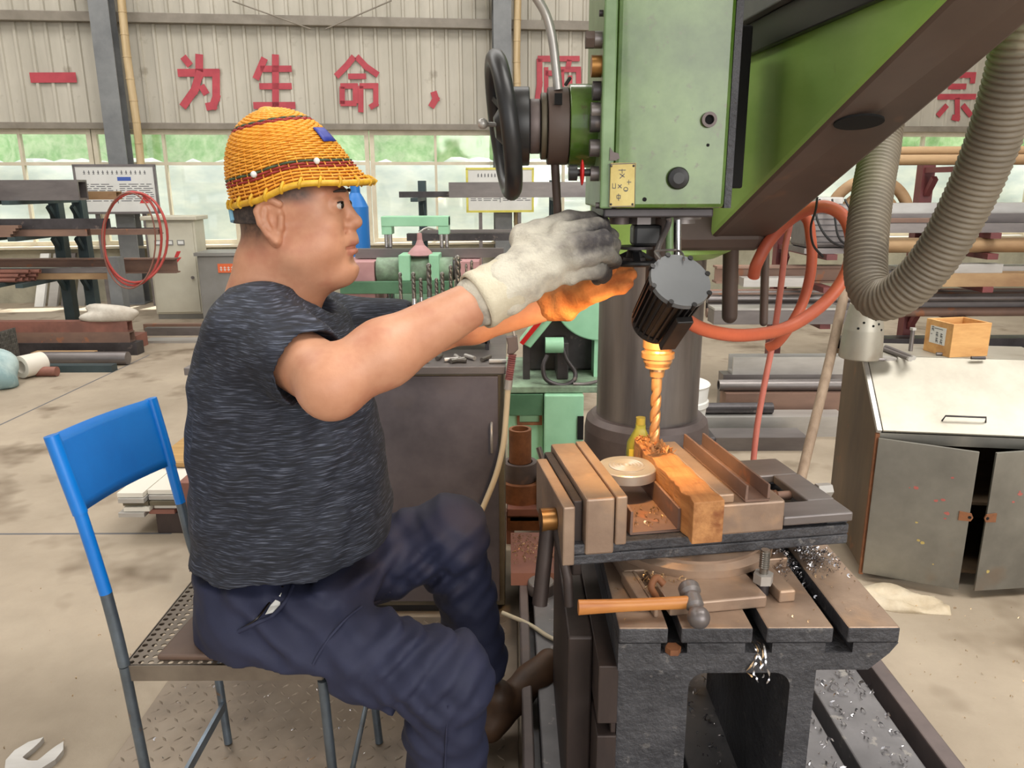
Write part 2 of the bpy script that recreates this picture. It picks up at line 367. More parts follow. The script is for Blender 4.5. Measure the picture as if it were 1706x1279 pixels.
# profiled sheets
sh = MB(); pitch = .16; prof = [(-.02, 0)]
for k in range(5):
    x = k*pitch; prof += [(x, 0), (x+.115, 0), (x+.123, -.022), (x+.150, -.022)]
prof.append((.8, 0)); n = len(prof)
sh.add([(x, y, ZH+.02) for x, y in prof]+[(x, y, 6.2) for x, y in prof], [(i, i+1, n+i+1, n+i) for i in range(n-1)])
sh0 = None
for k in range(33):
    if sh0 is None:
        sh0 = sh.build('wall_sheet', 'wall_sheet', wall, local=True, fix=False); so = sh0
    else: so = clone(sh0, wall)
    so.matrix_local = MW[wall].inverted() @ WM @ Matrix.Translation((-12.4+.8*k, -.02+(.004 if k % 2 else 0), 0))
for nm, z, h, dpt in (('girt', 3.02, .10, .09), ('girt', 4.6, .10, .09), ('head_rail', ZH-.01, .07, .10), ('sill_board', ZS+.015, .03, .16)):
    m_ = 'girt' if nm != 'sill_board' else 'frame_cream'
    mb = MB().box(-12, 14, -.04-dpt, -.045 if nm == 'girt' else .02, z, z+h).xf(WM); mb.build(nm, m_, wall, bevel=.006)
# tie rod high on the wall
mb = MB().tube([WM @ (W(390, 0, .2)), WM @ (W(520, 47, .2)), ], .008, 6).tube([WM @ W(545, 47, .2), WM @ W(655, 0, .2)], .008, 6); mb.build('bracing_rod', 'girt', wall)
struct(MB().box(-12.2, -12, -8, 8.2, 0, 6.2), 'wall_left', 'plaster'); struct(MB().box(14, 14.2, -8, 11, 0, 6.2), 'wall_right', 'plaster')
struct(MB().box(-12.2, 14.2, -8, 9.4, 6.2, 6.35), 'ceiling', 'plaster'); struct(MB().box(-13, 15, -.6, 2.4, 6.22, 6.34).xf(WM), 'added_sun_block', 'plaster')  # outer overhang is added out of view to keep sun off the panes
# windows: two lights wide, transom, four panes
sb = W(620, 300).x; cw = 1.53
for k in range(-7, 8):
    s0 = sb + k*cw; s1 = s0+cw
    if s0 < -11.8 or s1 > 13.8: continue
    mb = MB(); zt = 1.535; fw = .028
    for x, wd in ((s0+.03, .05), (s1-.03, .05), ((s0+s1)/2, fw)): mb.box(x-wd/2, x+wd/2, -.07, -.01, ZS+.045, ZH-.01)
    for z, hh in ((ZS+.045, .05), (ZH-.06, .05), (zt, .035)): mb.box(s0+.005, s1-.005, -.066, -.014, z, z+hh)
    wo = struct(mb.xf(WM), 'window_%d' % (k+8), 'frame_cream')
    for a, b in ((s0+.055, (s0+s1)/2-.014), ((s0+s1)/2+.014, s1-.055)):
        for z0, z1 in ((ZS+.095, zt), (zt+.035, ZH-.06)):
            MB().box(a, b, -.044, -.038, z0, z1).xf(WM).build('pane', 'glass', wo)
# outside: plastic sheet and hedge
def bumpy(name, m, s0, s1, y, z0, z1, ds, amp, seed, label, cat, kind=None, thick=.05):
    r = random.Random(seed); nx = int((s1-s0)/ds)+1; nz = max(3, int((z1-z0)/ds)+1); vs = []; ph = [(r.uniform(1, 4), r.uniform(1, 5), r.uniform(0, 6)) for _ in range(7)]
    for j in range(nz):
        for i in range(nx):
            x = s0+(s1-s0)*i/(nx-1); z = z0+(z1-z0)*j/(nz-1)
            d = sum(math.sin(a*x+b*z+c) for a, b, c in ph)*amp/4 + r.uniform(-1, 1)*amp*.25
            vs.append((x, y+d, z+(r.uniform(-1, 1)*amp*.6 if j == nz-1 else 0)))
    k = len(vs); vs += [(x, yy+thick, z) for x, yy, z in vs]; fs = []
    for j in range(nz-1):
        for i in range(nx-1):
            q = j*nx+i; fs.append((q, q+1, q+nx+1, q+nx)); fs.append((k+q, k+q+nx, k+q+nx+1, k+q+1))
    for i in range(nx-1):
        q = (nz-1)*nx+i; fs.append((q, q+1, k+q+1, k+q)); fs.append((i+1, i, k+i, k+i+1))
    mb = MB().add(vs, fs, True).xf(WM); return single(mb, name, m, label, cat, kind=kind)
bumpy('plastic_sheet', 'tarp', -11.5, 13.5, .9, -.02, 1.62, .12, .07, 3, 'creased white plastic sheet hung outside behind the windows', 'plastic sheet')
bumpy('hedge', 'hedge', -13, 15, 3.4, -.02, 3.0, .16, .5, 5, 'pale green leafy hedge growing outside the windows', 'hedge', thick=1.2)
# columns with strips and pipes beside them
def column(px, label, side, plabel):
    s = W(px, 200, .25).x
    t = thing('steel_column', label, 'column', WM @ Vector((s, -.28, 0)), WA)
    MB().box(-.10, .10, -.10, -.085, .012, 6.15).box(-.10, .10, .085, .10, .012, 6.15).build('flange_plates', 'col_grey', t, local=True)
    MB().box(-.012, .012, -.085, .085, .012, 6.15).build('web', 'col_dark', t, local=True)
    MB().box(-.115, .115, -.15, .15, 0, .012).build('foot_plate', 'col_grey', t, local=True)
    MB().box(-.30, -.09, -.09, .09, 3.32, 3.44).build('crane_bracket', 'white', t, local=True)
    b = thing('bamboo_pole', plabel, 'pole', WM @ Vector((s+side, -.33, 0)), WA)
    MB().tube([(math.sin(i*.9)*.008, 0, i*.22) for i in range(28)], .042, 12).build('stem', 'bamboo', b, local=True)
    for i in range(1, 26): MB().cyl((math.sin(i*.9)*.008, 0, i*.22-.006), (math.sin(i*.9)*.008, 0, i*.22+.006), .046, n=12).build('node_ring', 'bamboo', b, local=True)
column(197, 'grey steel wall column beside the single-stroke red character', .22, 'thin bamboo pole leaning beside the column between the first two red characters')
column(838, 'grey steel wall column behind the black handwheel', .17, 'thin bamboo pole beside the column behind the black handwheel')
# ------------------------------------------------------------------ red wall characters, strokes traced on the wall
def glyph(name, label, strokes):
    mb = MB()
    for st in strokes:
        wd = st[0]; pts = [W(x, y, .047) for x, y in st[1:]]
        scale = 9.6/F
        for i in range(len(pts)-1):
            a = Vector((pts[i].x, pts[i].z)); b = Vector((pts[i+1].x, pts[i+1].z)); d = (b-a).normalized(); nn = Vector((-d.y, d.x))*wd*scale/2
            e = d*wd*scale*.45 if 0 < i else d*0; f = d*wd*scale*.45 if i < len(pts)-2 else d*0
            q = [a-e-nn, b+f-nn, b+f+nn, a-e+nn]
            mb.prism([(p.x, -.047-.0006*i, p.y) for p in q], (0, .004, 0))
    o = mb.xf(WM).build(name, 'red_letter'); props(o, label, 'lettering', 'red slogan characters on the wall')
    return o
glyph('wall_character', 'red character 一 painted as one horizontal bar on the wall', [(14, (52, 126), (129, 126))])
glyph('wall_character', 'red character 为 painted on the wall beside the first column', [(10, (307, 92), (319, 107)), (11, (334, 88), (334, 122), (326, 148), (306, 176)), (11, (298, 119), (362, 119), (362, 160), (357, 174), (345, 176)), (10, (337, 140), (346, 155))])
glyph('wall_character', 'red character 生 painted on the wall above the woven helmet', [(10, (443, 95), (428, 130)), (9, (436, 113), (488, 113)), (10, (461, 89), (461, 178)), (9, (434, 142), (488, 142)), (10, (424, 174), (494, 174))])
glyph('wall_character', 'red character 命 painted on the wall before the comma', [(9, (592, 93), (580, 108), (562, 126)), (9, (596, 93), (612, 110), (632, 124)), (8, (582, 126), (612, 126)), (8, (572, 143), (572, 172)), (8, (569, 142), (594, 142), (594, 171)), (8, (569, 171), (596, 171)), (8, (603, 142), (603, 186)), (8, (601, 142), (628, 142), (628, 172), (618, 178))])
glyph('wall_comma', 'red comma painted on the wall after the slogan words', [(10, (724, 152), (728, 164), (720, 178))])
glyph('wall_character', 'red character 顾 painted on the wall behind the drill levers', [(9, (898, 98), (934, 98)), (9, (901, 98), (901, 140), (896, 178)), (7, (912, 112), (912, 160), (922, 160)), (8, (911, 122), (930, 122), (928, 148)), (8, (934, 98), (968, 98)), (8, (951, 100), (948, 116)), (8, (938, 116), (938, 160)), (8, (936, 116), (966, 116), (966, 160)), (7, (952, 126), (952, 150), (940, 178)), (7, (955, 160), (966, 178))])
glyph('wall_character', 'red character 宗 painted on the wall beside the ribbed conduit', [(8, (1594, 112), (1598, 124)), (9, (1572, 142), (1572, 128), (1624, 128), (1622, 142)), (9, (1582, 147), (1612, 147)), (9, (1564, 164), (1628, 164)), (9, (1597, 166), (1597, 200), (1588, 198)), (9, (1580, 178), (1564, 196)), (9, (1606, 178), (1620, 196))])
# ------------------------------------------------------------------ notice boards
def board(px0, py0, px1, py1, off, label, title_w, yellow=False):
    a = W(px0, py1, off); b = W(px1, py0, off)
    t = thing('notice_board', label, 'notice board', WM @ Vector(((a.x+b.x)/2, -off, 0)), WA)
    w2 = (b.x-a.x)/2; z0 = a.z; z1 = b.z
    MB().box(-w2, w2, -.012, .012, z0, z1).build('panel', 'paper', t, local=True)
    f = MB()
    for x in (-w2, w2): f.box(x-.012, x+.012, -.018, .016, z0, z1)
    for z in (z0, z1): f.box(-w2-.012, w2+.012, -.018, .016, z-.012, z+.012)
    f.build('edge_frame', 'bottle_label' if yellow else 'steel', t, local=True)
    l = MB()
    for x in (-w2*.6, w2*.6): l.box(x-.02, x+.02, .016, .05, 0, z1-.1)
    l.build('stand_leg', 'steel', t, local=True)
    r = random.Random(int(px0)); p = MB(); H = z1-z0
    k = 14
    for i in range(k):
        x = -title_w/2+title_w*i/(k-1); p.box(x-.012, x+.010, -.0128, -.012, z1-.075, z1-.068); p.box(x-.004, x+.004, -.0128, -.012, z1-.09, z1-.052); p.box(x-.012, x+.010, -.0128, -.012, z1-.092, z1-.087)
    for row in range(9):
        z = z1-.20-row*(H-.3)/9
        for c in (0, 1):
            x = -w2*.9 if c == 0 else w2*.08
            while x < (-.06 if c == 0 else w2*.85):
                ln = r.uniform(.03, .12); p.box(x, min(x+ln, w2*.92), -.0128, -.012, z, z+.008); x += ln+.02
    p.box(-.004, .004, -.0128, -.012, z0+.1, z1-.25)
    p.build('printed_lines', 'ink', t, local=True)['kind'] = 'stuff'
    MB().box(.02, .16, -.013, -.012, z1-.16, z1-.12).build('blue_print', 'ink_blue', t, local=True)
    if not yellow: MB().prism([(.22, -.0128, z0+.10), (.32, -.0128, z0+.10), (.27, -.0128, z0+.18)], (0, .0008, 0)).build('warning_print', 'print_red', t, local=True)
board(135, 273, 258, 352, .55, 'white notice board on legs behind the left stock rack', .62)
board(780, 281, 889, 352, .47, 'white notice board with yellow edge behind the handwheel', .5, True)
# ------------------------------------------------------------------ electric cabinet, low cabinet with sign, drum
t = thing('electric_cabinet', 'beige electric cabinet with red lightning mark and three meters', 'cabinet', PY(310, 527, 7.85).xy.to_3d(), .05)
MB().box(-.235, .235, -.14, .14, .05, .98).build('body', 'beige_cab', t, local=True, bevel=.01)
MB().box(-.27, .27, -.18, .18, .98, 1.02).build('roof', 'beige_cab', t, local=True, bevel=.008)
MB().box(-.22, .22, -.13, .13, 0, .05).build('plinth', 'grey_cab', t, local=True)
d = MB().box(-.215, .215, -.152, -.141, .07, .95).build('door', 'beige_cab', t, local=True, bevel=.004)
for x in (-.13, -.02, .09):
    MB().box(x-.035, x+.035, -.158, -.1521, .74, .79).build('meter', 'grey_cab', d, local=True); MB().box(x-.026, x+.026, -.1600, -.1581, .75, .78).build('meter_face', 'white', d, local=True)
q = [(.06, .68), (.02, .60), (.05, .60), (.01, .52), (.10, .62), (.065, .62), (.10, .68)]
MB().prism([(x-.02, -.1535, z) for x, z in q], (0, .0012, 0)).build('lightning_mark', 'print_red', d, local=True)
MB().cyl((.17, -.17, .42), (.17, -.152, .42), .015, n=12).build('door_lock', 'steel', d, local=True)
t = thing('grey_cabinet', 'low grey cabinet with orange sign behind the worker', 'cabinet', PY(412, 530, 7.6).xy.to_3d(), .05)
MB().box(-.36, .50, -.2, .2, 0, .66).build('body', 'grey_cab', t, local=True, bevel=.01)
MB().box(-.38, .52, -.22, .22, .66, .69).build('top', 'grey_cab', t, local=True)
s_ = MB().box(-.17, .03, -.208, -.201, .50, .585).build('sign', 'orange_sign', t, local=True)
p = MB()
for i in range(5): p.box(-.15+i*.035, -.128+i*.035, -.2092, -.2081, .525, .533).box(-.142+i*.035, -.137+i*.035, -.2092, -.2081, .515, .56).box(-.15+i*.035, -.128+i*.035, -.2092, -.2081, .545, .551)
p.build('sign_print', 'white', s_, local=True)
c = PY(598, 420, 7.0); single(MB().lathe((c.x, c.y, 0), (0, 0, 1), [(0, .11), (1.12, .11), (1.2, .07), (1.24, .045), (1.34, .04)], 24), 'gas_cylinder', 'blue_drum', "tall blue gas cylinder behind the worker's face", 'gas cylinder')
# ================================================================== stock racks
def stock(kind, p0, p1, w, h, m, label, cat, group=None, t=None):
    p0 = Vector(p0); p1 = Vector(p1); a, u = frame(p1-p0); mb = MB(); t = t or max(.004, min(w, h)*.12); L = p1-p0
    def slab(x0, x1, y0, y1):
        mb.prism([p0+a*x0+u*y0, p0+a*x1+u*y0, p0+a*x1+u*y1, p0+a*x0+u*y1], L)
    if kind == 'pipe': mb.pipe(p0, p1, w/2, w/2-t, 16)
    elif kind == 'bar': mb.cyl(p0, p1, w/2, n=16)
    elif kind == 'tube':
        slab(-w/2, w/2, -h/2, -h/2+t); slab(-w/2, w/2, h/2-t, h/2); slab(-w/2, -w/2+t, -h/2+t, h/2-t); slab(w/2-t, w/2, -h/2+t, h/2-t)
    elif kind == 'channel': slab(-w/2, w/2, -h/2, -h/2+t); slab(-w/2, -w/2+t, -h/2+t, h/2); slab(w/2-t, w/2, -h/2+t, h/2)
    elif kind == 'channel_side': slab(w/2-t, w/2, -h/2, h/2); slab(-w/2, w/2-t, -h/2, -h/2+t); slab(-w/2, w/2-t, h/2-t, h/2)
    elif kind == 'angle': slab(-w/2, w/2, -h/2, -h/2+t); slab(w/2-t, w/2, -h/2+t, h/2)
    elif kind == 'beam': slab(-w/2, w/2, -h/2, -h/2+t); slab(-w/2, w/2, h/2-t, h/2); slab(-t/2, t/2, -h/2+t, h/2-t)
    else: slab(-w/2, w/2, -h/2, h/2)
    names = {'pipe': 'steel_pipe', 'bar': 'round_bar', 'tube': 'square_tube', 'channel': 'steel_channel', 'channel_side': 'steel_channel', 'angle': 'angle_bar', 'beam': 'steel_beam', 'flat': 'flat_bar'}
    return single(mb, names[kind], m, label, cat, group)
def rack(name, label, posts, zt, arms, Y0, Y1, m, wpost=.09, skip=0):
    t = thing(name, label, 'rack', (posts[0], (Y0+Y1)/2, 0))
    ym = Y1+wpost/2
    for x in posts:
        MB().beam((x, ym, .012), (x, ym, zt), wpost, wpost, Vector((1, 0, 0))).build('post', m, t)
        MB().box(x-.10, x+.10, ym-.09, ym+.12, 0, .012).build('foot', m, t)
        for z in (arms[skip:] if x == posts[0] else arms):
            MB().box(x-.03, x+.03, Y0, Y1, z-.032, z).build('arm', m, t)
            if z-.3 > 0: MB().beam((x, Y1-.08, z-.065), (x, ym-wpost/2, z-.17), .035, .035).build('brace', m, t)
    return t
# ---- left rack
YL0, YL1 = 6.06, 7.05; YLm = 6.6
def zp(py, Y): return PY(100, py, Y).z
zl = [zp(331, YL0), zp(392, YL0), zp(470, YL0)]
pxs = [PY(55, 450, YLm).x, PY(100, 450, YLm).x-.02, PY(228, 480, YLm).x]
rack('stock_rack', 'dark steel cantilever rack holding long bars on the left side', [pxs[0]-.9, pxs[0], pxs[1]], zl[0]+.02, zl, YL0, YL1, 'rack_teal')
t = thing('rack_post', 'grey square post on a rusty foot beside the left stock rack', 'post', (pxs[2], 6.3, 0))
MB().box(pxs[2]-.05, pxs[2]+.05, 6.25, 6.35, .11, zp(425, 6.3)).build('post', 'col_grey', t); MB().box(pxs[2]-.08, pxs[2]+.13, 6.22, 6.42, 0, .11).build('foot', 'rust_red', t)
def onL(kind, x1px, lvl, Y, w, h, m, label, cat='steel bar', group=None, x0=-6.3, dz=0., t=None):
    z = zl[lvl]+dz+h/2; x1 = (x1px-853)/F*Y*1.005
    return stock(kind, (x0, Y, z), (x1, Y, z), w, h, m, label, cat, group, t)
onL('tube', 165, 0, 6.25, .14, .155, 'steel', 'large grey box-section tube on the top of the left rack', 'steel tube')
onL('tube', 222, 0, 6.50, .10, .065, 'rust_yellow', 'brown box tube on the left rack holding hanging red cable', 'steel tube')
onL('channel_side', 188, 0, 6.70, .08, .06, 'steel_dark', 'dark channel lying behind the large box tube', 'steel channel')
onL('angle', 206, 1, 6.22, .09, .08, 'steel_dark', 'dark angle bar on the second level of the left rack', 'angle bar', dz=.0562)
onL('tube', 165, 1, 6.21, .055, .055, 'rust_bar', 'brown square tube lying below the dark angle bar', 'steel tube')
onL('tube', 280, 1, 6.36, .05, .045, 'rust_bar', 'long brown tube reaching past the red cable loop', 'steel tube', dz=.0)
onL('angle', 284, 1, 6.48, .06, .05, 'steel_dark', 'long dark angle bar reaching towards the beige electric cabinet', 'angle bar', dz=.0)
onL('flat', 250, 1, 6.60, .08, .03, 'steel', 'grey flat bar behind the long brown tube', 'flat bar')
for i in range(8):
    onL('tube', 38+5*(i % 4)+3*(i//4), 1, 6.10+.024*(i//4), .022, .022, 'rust_bar', 'thin brown tube in the small bundle on the second rack level', 'steel tube', 'thin tubes bundled on the left rack', dz=.0225*(i % 4), t=.003)
onL('beam', 303, 2, 6.85, .10, .13, 'rust_bar', 'long rusty steel beam behind the bundled pipes', 'steel beam')
onL('flat', 205, 2, 6.42, .10, .05, 'rust_yellow', 'pale brown thick flat bar on the third rack level', 'flat bar')
onL('flat', 205, 2, 6.42, .09, .04, 'steel', 'grey flat bar lying on the pale brown flat bar', 'flat bar', dz=.052)
k = 0
for (dy, dz, xe) in ((0, 0, 34), (.062, 0, 46), (.124, 0, 56), (.186, 0, 66), (.03, .054, 40), (.093, .054, 52), (.155, .054, 70), (.062, .108, 58), (.124, .108, 76)):
    onL('pipe', xe, 2, 6.18+dy*.55, .034, .034, 'rust_red', 'rust red pipe in the bundle on the third rack level', 'steel pipe', 'rusty pipes bundled on the left rack', dz=dz*.6, t=.005); k += 1
def onfloor(kind, x0px, x1px, py, Y, w, h, m, label, cat='steel bar', group=None, z=None, tilt=0., t=None):
    zz = (h/2 if kind not in ('pipe', 'bar') else w/2) if z is None else z
    return stock(kind, ((x0px-853)/F*Y*1.01, Y, zz), ((x1px-853)/F*(Y+tilt)*1.01, Y+tilt, zz), w, h, m, label, cat, group, t)
onfloor('flat', -80, 228, 0, 6.05, .12, .10, 'steel_dark', 'dark packing beam on the floor under the rusty box tubes', 'steel beam')
onfloor('tube', -80, 217, 0, 6.05, .09, .085, 'rust_bar', 'lower of two rusty box tubes at the foot of the left rack', 'steel tube', z=.1425)
onfloor('tube', -80, 215, 0, 6.05, .09, .085, 'rust_red', 'upper of two rusty box tubes at the foot of the left rack', 'steel tube', z=.2275)
onfloor('flat', 48, 150, 0, 5.86, .09, .06, 'rust_yellow', 'pale rusty flat bar on the floor before the box tubes', 'flat bar')
onfloor('bar', 60, 205, 0, 5.66, .10, .10, 'steel', 'thick grey round bar lying on the floor left', 'round bar')
onfloor('flat', 40, 180, 0, 5.45, .08, .05, 'rack_teal', 'dark teal flat bar on the floor before the thick round bar', 'flat bar')
onfloor('bar', 48, 82, 0, 5.30, .07, .07, 'rust_red', 'short dark rusty bar on the floor beside the white pipe ring', 'round bar')
p = PY(46, 574, 5.33); single(MB().pipe((p.x, 5.22, .085), (p.x+.06, 5.37, .085), .078, .045, 24), 'pipe_ring', 'ring_white', 'short white-ended pipe ring standing on the floor left', 'pipe')
onfloor('flat', 240, 360, 0, 6.55, .16, .02, 'steel_light', 'pale flat strip on the floor past the rack post', 'flat bar', z=.01)
onfloor('tube', 242, 372, 0, 6.85, .07, .07, 'steel', 'grey box tube on the floor past the rack post', 'steel tube')
onfloor('tube', 240, 380, 0, 7.1, .06, .06, 'rust_bar', 'brown box tube on the floor near the beige electric cabinet', 'steel tube')
# red cable loops hanging on the brown tube
def loop(cx, cy, rx, ry, Y, n=36, r=.009):
    return [PY(cx+rx*math.cos(2*math.pi*i/n), cy+ry*math.sin(2*math.pi*i/n), Y+.02*math.sin(i*.7)) for i in range(n+1)]
for i, (cx, cy, rx, ry) in enumerate(((222, 395, 48, 78), (226, 393, 54, 75), (216, 398, 44, 80))):
    single(MB().tube(loop(cx, cy, rx, ry, 6.16-.02*i), .010 if i < 2 else .006, 8), 'cable_loop', 'red_cable' if i < 2 else 'rust_red', 'red cable loop hanging from the brown box tube', 'cable', 'red cable loops on the left rack')
def blob(name, m, label, cat, c, r, seed, sx=1, sy=1, sz=1, flat=True, amp=.16):
    rr = random.Random(seed); mb = MB().sphere((0, 0, 0), 1, 28, 16); ph = [(rr.uniform(1.5, 4), rr.uniform(1.5, 4), rr.uniform(1.5, 4), rr.uniform(0, 6)) for _ in range(6)]; out = []
    for p in mb.v:
        k = 1+amp*sum(math.sin(a*p.x+b*p.y+c_*p.z+d) for a, b, c_, d in ph)/3
        q = Vector((p.x*sx*k*r, p.y*sy*k*r, p.z*sz*k*r)); out.append(q)
    zmin = -r*sz*.55
    mb.v = [Vector((q.x+c[0], q.y+c[1], max(q.z, zmin)-zmin+c[2])) for q in out]
    return single(mb, name, m, label, cat)
p = PZ(0, 640, 0); blob('plastic_sack', 'sack', 'pale blue plastic sack slumped on the floor left', 'sack', (p.x-.16, p.y+.02, 0), .24, 2, 1.25, .9, .8)
p = PY(180, 515, 6.05); blob('white_bag', 'sack_white', 'crumpled white bag lying on the rusty box tubes', 'bag', (p.x, 6.06, .2705), .15, 4, 1.5, .6, .55)
p = PZ(0, 602, 0)
t = thing('wire_basket', 'grey wire basket on the floor behind the blue sack', 'basket', (p.x-.1, p.y+.05, 0))
mb = MB(); x0, x1, y0, y1, zz = p.x-.5, p.x+.13, p.y-.20, p.y+.04, .27
for i in range(15): mb.box(x0+(x1-x0)*i/14-.004, x0+(x1-x0)*i/14+.004, y0-.004, y0+.004, .005, zz); mb.box(x1-.004, x1+.004, y0+(y1-y0)*i/14-.004, y0+(y1-y0)*i/14+.004, .005, zz)
for i in range(8): mb.box(x0, x1, y0-.006, y0+.002, .01+(zz-.02)*i/7-.004, .01+(zz-.02)*i/7+.004); mb.box(x1-.006, x1+.002, y0, y1, .01+(zz-.02)*i/7-.004, .01+(zz-.02)*i/7+.004)
mb.build('mesh_sides', 'basket', t); MB().box(x0+.01, x1-.01, y0+.01, y1-.01, 0, .24).build('scrap_fill', 'basket', t)
# pale boards leaning on the wall behind the left rack
for i, px in enumerate((50, 66, 82, 100)):
    p = PY(px*1.35-30, 440, 8.4); yw = 9.6+.1122*p.x-.125
    single(MB().hexa([Vector((p.x-.05, yw-.30, 0)), Vector((p.x+.05, yw-.30, 0)), Vector((p.x+.05, yw-.26, 0)), Vector((p.x-.05, yw-.26, 0)), Vector((p.x-.04, yw-.05, .57)), Vector((p.x+.06, yw-.05, .57)), Vector((p.x+.06, yw-.01, .57)), Vector((p.x-.04, yw-.01, .57))]), 'leaning_board', ('white', 'steel_light', 'steel', 'grey_cab')[i],
        ('white', 'pale grey', 'mid grey', 'dull grey')[i]+' board leaning on the low wall behind the left rack', 'board')
# ---- right rack
YR0, YR1 = 4.35, 5.15; YRm = 4.75
xr = [PY(1326, 600, YRm).x, PY(1602, 330, YRm).x]
def zr(py, Y=YR0): return PY(1500, py, Y).z
zR = [zr(277), zr(337), zr(391), zr(426), zr(481), zr(541), zr(590)]
rack('stock_rack', 'dark red steel rack stacked with pipes and bars on the right side', [xr[0], xr[1], xr[1]+1.6], zR[0]+.08, zR[:1]+zR[2:6], YR0, YR1, 'rack_red', .08, 2)
def onR(kind, x0px, x1px, lvl, Y, w, h, m, label, cat='steel bar', group=None, dz=0., t=None):
    z = zR[lvl]+dz+h/2
    return stock(kind, ((x0px-853)/F*Y*1.0, Y, z), ((x1px-853)/F*Y*1.0, Y, z), w, h, m, label, cat, group, t)
onR('pipe', 1420, 1760, 0, 4.42, .055, .055, 'rust_yellow', 'yellowish pipe on the top of the right rack, front', 'steel pipe')
onR('pipe', 1420, 1760, 0, 4.49, .055, .055, 'rust_bar', 'brown pipe lying behind the yellowish pipe on the right rack top', 'steel pipe')
onR('pipe', 1430, 1760, 0, 4.455, .05, .05, 'rust_yellow', 'yellowish pipe resting on two pipes on the right rack top', 'steel pipe', dz=.05)
onR('tube', 1425, 1720, 2, 4.40, .05, .05, 'steel', 'grey square tube on the second level of the right rack', 'steel tube', dz=.0)
onR('angle', 1440, 1760, 2, 4.52, .06, .05, 'steel_dark', 'dark angle bar behind the grey square tube, right rack', 'angle bar')
onR('tube', 1425, 1545, 2, 4.62, .07, .07, 'rust_bar', 'short brown box tube on the second level of the right rack', 'steel tube', dz=.0)
onR('flat', 1425, 1800, 2, 4.80, .10, .09, 'steel', 'long grey flat stock at the back of the second rack level', 'flat bar')
onR('flat', 1425, 1780, 2, 4.95, .09, .15, 'steel_light', 'pale deep flat stock at the back of the second rack level', 'flat bar')
onR('pipe', 1462, 1800, 3, 4.44, .085, .085, 'rust_yellow', 'large yellowish pipe on the third level of the right rack', 'steel pipe')
onR('pipe', 1440, 1800, 3, 4.60, .07, .07, 'rust_bar', 'brown pipe behind the large yellowish pipe', 'steel pipe')
for i in range(3): onR('pipe', 1440, 1790, 3, 4.70+.06*i, .05, .05, 'rust_red' if i else 'steel', 'thin pipe lying behind the large yellowish pipe', 'steel pipe', 'thin pipes on the third level of the right rack')
onR('flat', 1530, 1800, 4, 4.42, .12, .075, 'rust_yellow', 'pale thick flat stock with rusty edge on the fourth rack level', 'flat bar')
onR('channel_side', 1505, 1660, 4, 4.42, .08, .05, 'steel_light', 'bright short channel on the pale thick flat stock', 'steel channel', dz=.0755)
onR('flat', 1480, 1790, 4, 4.56, .12, .10, 'steel_light', 'bright flat stock behind the pale thick stock', 'flat bar')
for i in range(2):
    for j in range(2): onR('tube', 1472+14*j, 1528+10*i, 4, 4.38+.05*j, .045, .045, 'steel_dark', 'short dark square tube in the stack of four on the right rack', 'steel tube', 'short dark tubes on the right rack', dz=.046*i) 
onR('flat', 1235, 1345, 4, 4.44, .10, .05, 'steel_light', 'pale blue-grey flat bar behind the orange hoses', 'flat bar')
onR('beam', 1190, 1440, 4, 4.60, .10, .10, 'rust_bar', 'rusty beam behind the pale blue-grey flat bar', 'steel beam')
onR('flat', 1188, 1430, 5, 4.40, .14, .08, 'steel', 'grey flat stock at the level of the orange hose bend', 'flat bar')
onR('flat', 1188, 1400, 5, 4.40, .15, .012, 'steel_light', 'bright thin strip lying on the grey flat stock', 'flat bar', dz=.0815)
for i in range(6): onR(('bar', 'tube')[i % 2], 1180, 1800, 5, 4.58+.085*i, .055, .055 if i % 2 == 0 else .08, ('rust_bar', 'steel', 'rust_yellow', 'steel_dark', 'rust_bar', 'steel')[i], ('brown round bar', 'grey tube', 'yellowish round bar', 'dark tube', 'dull brown round bar', 'pale grey tube')[i]+' among the stock on the fifth level of the right rack', 'steel bar')
for i in range(4): onR('bar', 1180, 1800, 5, 4.62+.085*i, .05, .05, 'rust_bar' if i % 2 else 'steel', 'round bar resting on the stock of the fifth rack level', 'round bar', 'upper round bars on the fifth level of the right rack', dz=.0805)
# low stock on the floor under the right rack
zf = 0.
for i, (x0, x1, Y, w, h, kind, m, lab) in enumerate((
    (1176, 1356, 3.74, .16, .07, 'channel_side', 'steel', 'grey channel on the floor, front of the low pile behind the drill column'),
    (1178, 1420, 3.95, .14, .11, 'flat', 'steel_light', 'pale flat stock in the low pile behind the drill column'),
    (1214, 1420, 4.12, .12, .19, 'flat', 'rust_bar', 'brown deep stock in the low pile behind the drill column'),
    (1208, 1420, 4.26, .10, .26, 'flat', 'steel', 'grey deep stock in the low pile behind the drill column'))):
    onfloor(kind, x0, x1, 0, Y, w, h, m, lab, 'steel bar', t=.01)
onfloor('pipe', 1205, 1420, 0, 4.12, .065, .065, 'steel', 'grey pipe resting on the low pile behind the drill column', 'steel pipe', z=.2225)
onfloor('bar', 1180, 1300, 0, 3.95, .06, .06, 'steel_dark', 'dark round bar resting on the low pile behind the drill column', 'round bar', z=.14)
onfloor('channel', 1223, 1420, 0, 4.26, .10, .10, 'steel_light', 'pale channel lying on the low pile behind the drill column', 'steel channel', z=.31)
for i in range(5): onfloor(('tube', 'flat')[i % 2], 1400, 1800, 0, 4.35+.16*i, .12, .10+.055*i, ('rust_bar', 'steel', 'steel_light', 'rust_yellow', 'steel_dark')[i], ('brown', 'grey', 'pale', 'yellowish', 'dark')[i]+' deep stock on the floor behind the sheet-metal desk cabinet', 'steel bar')
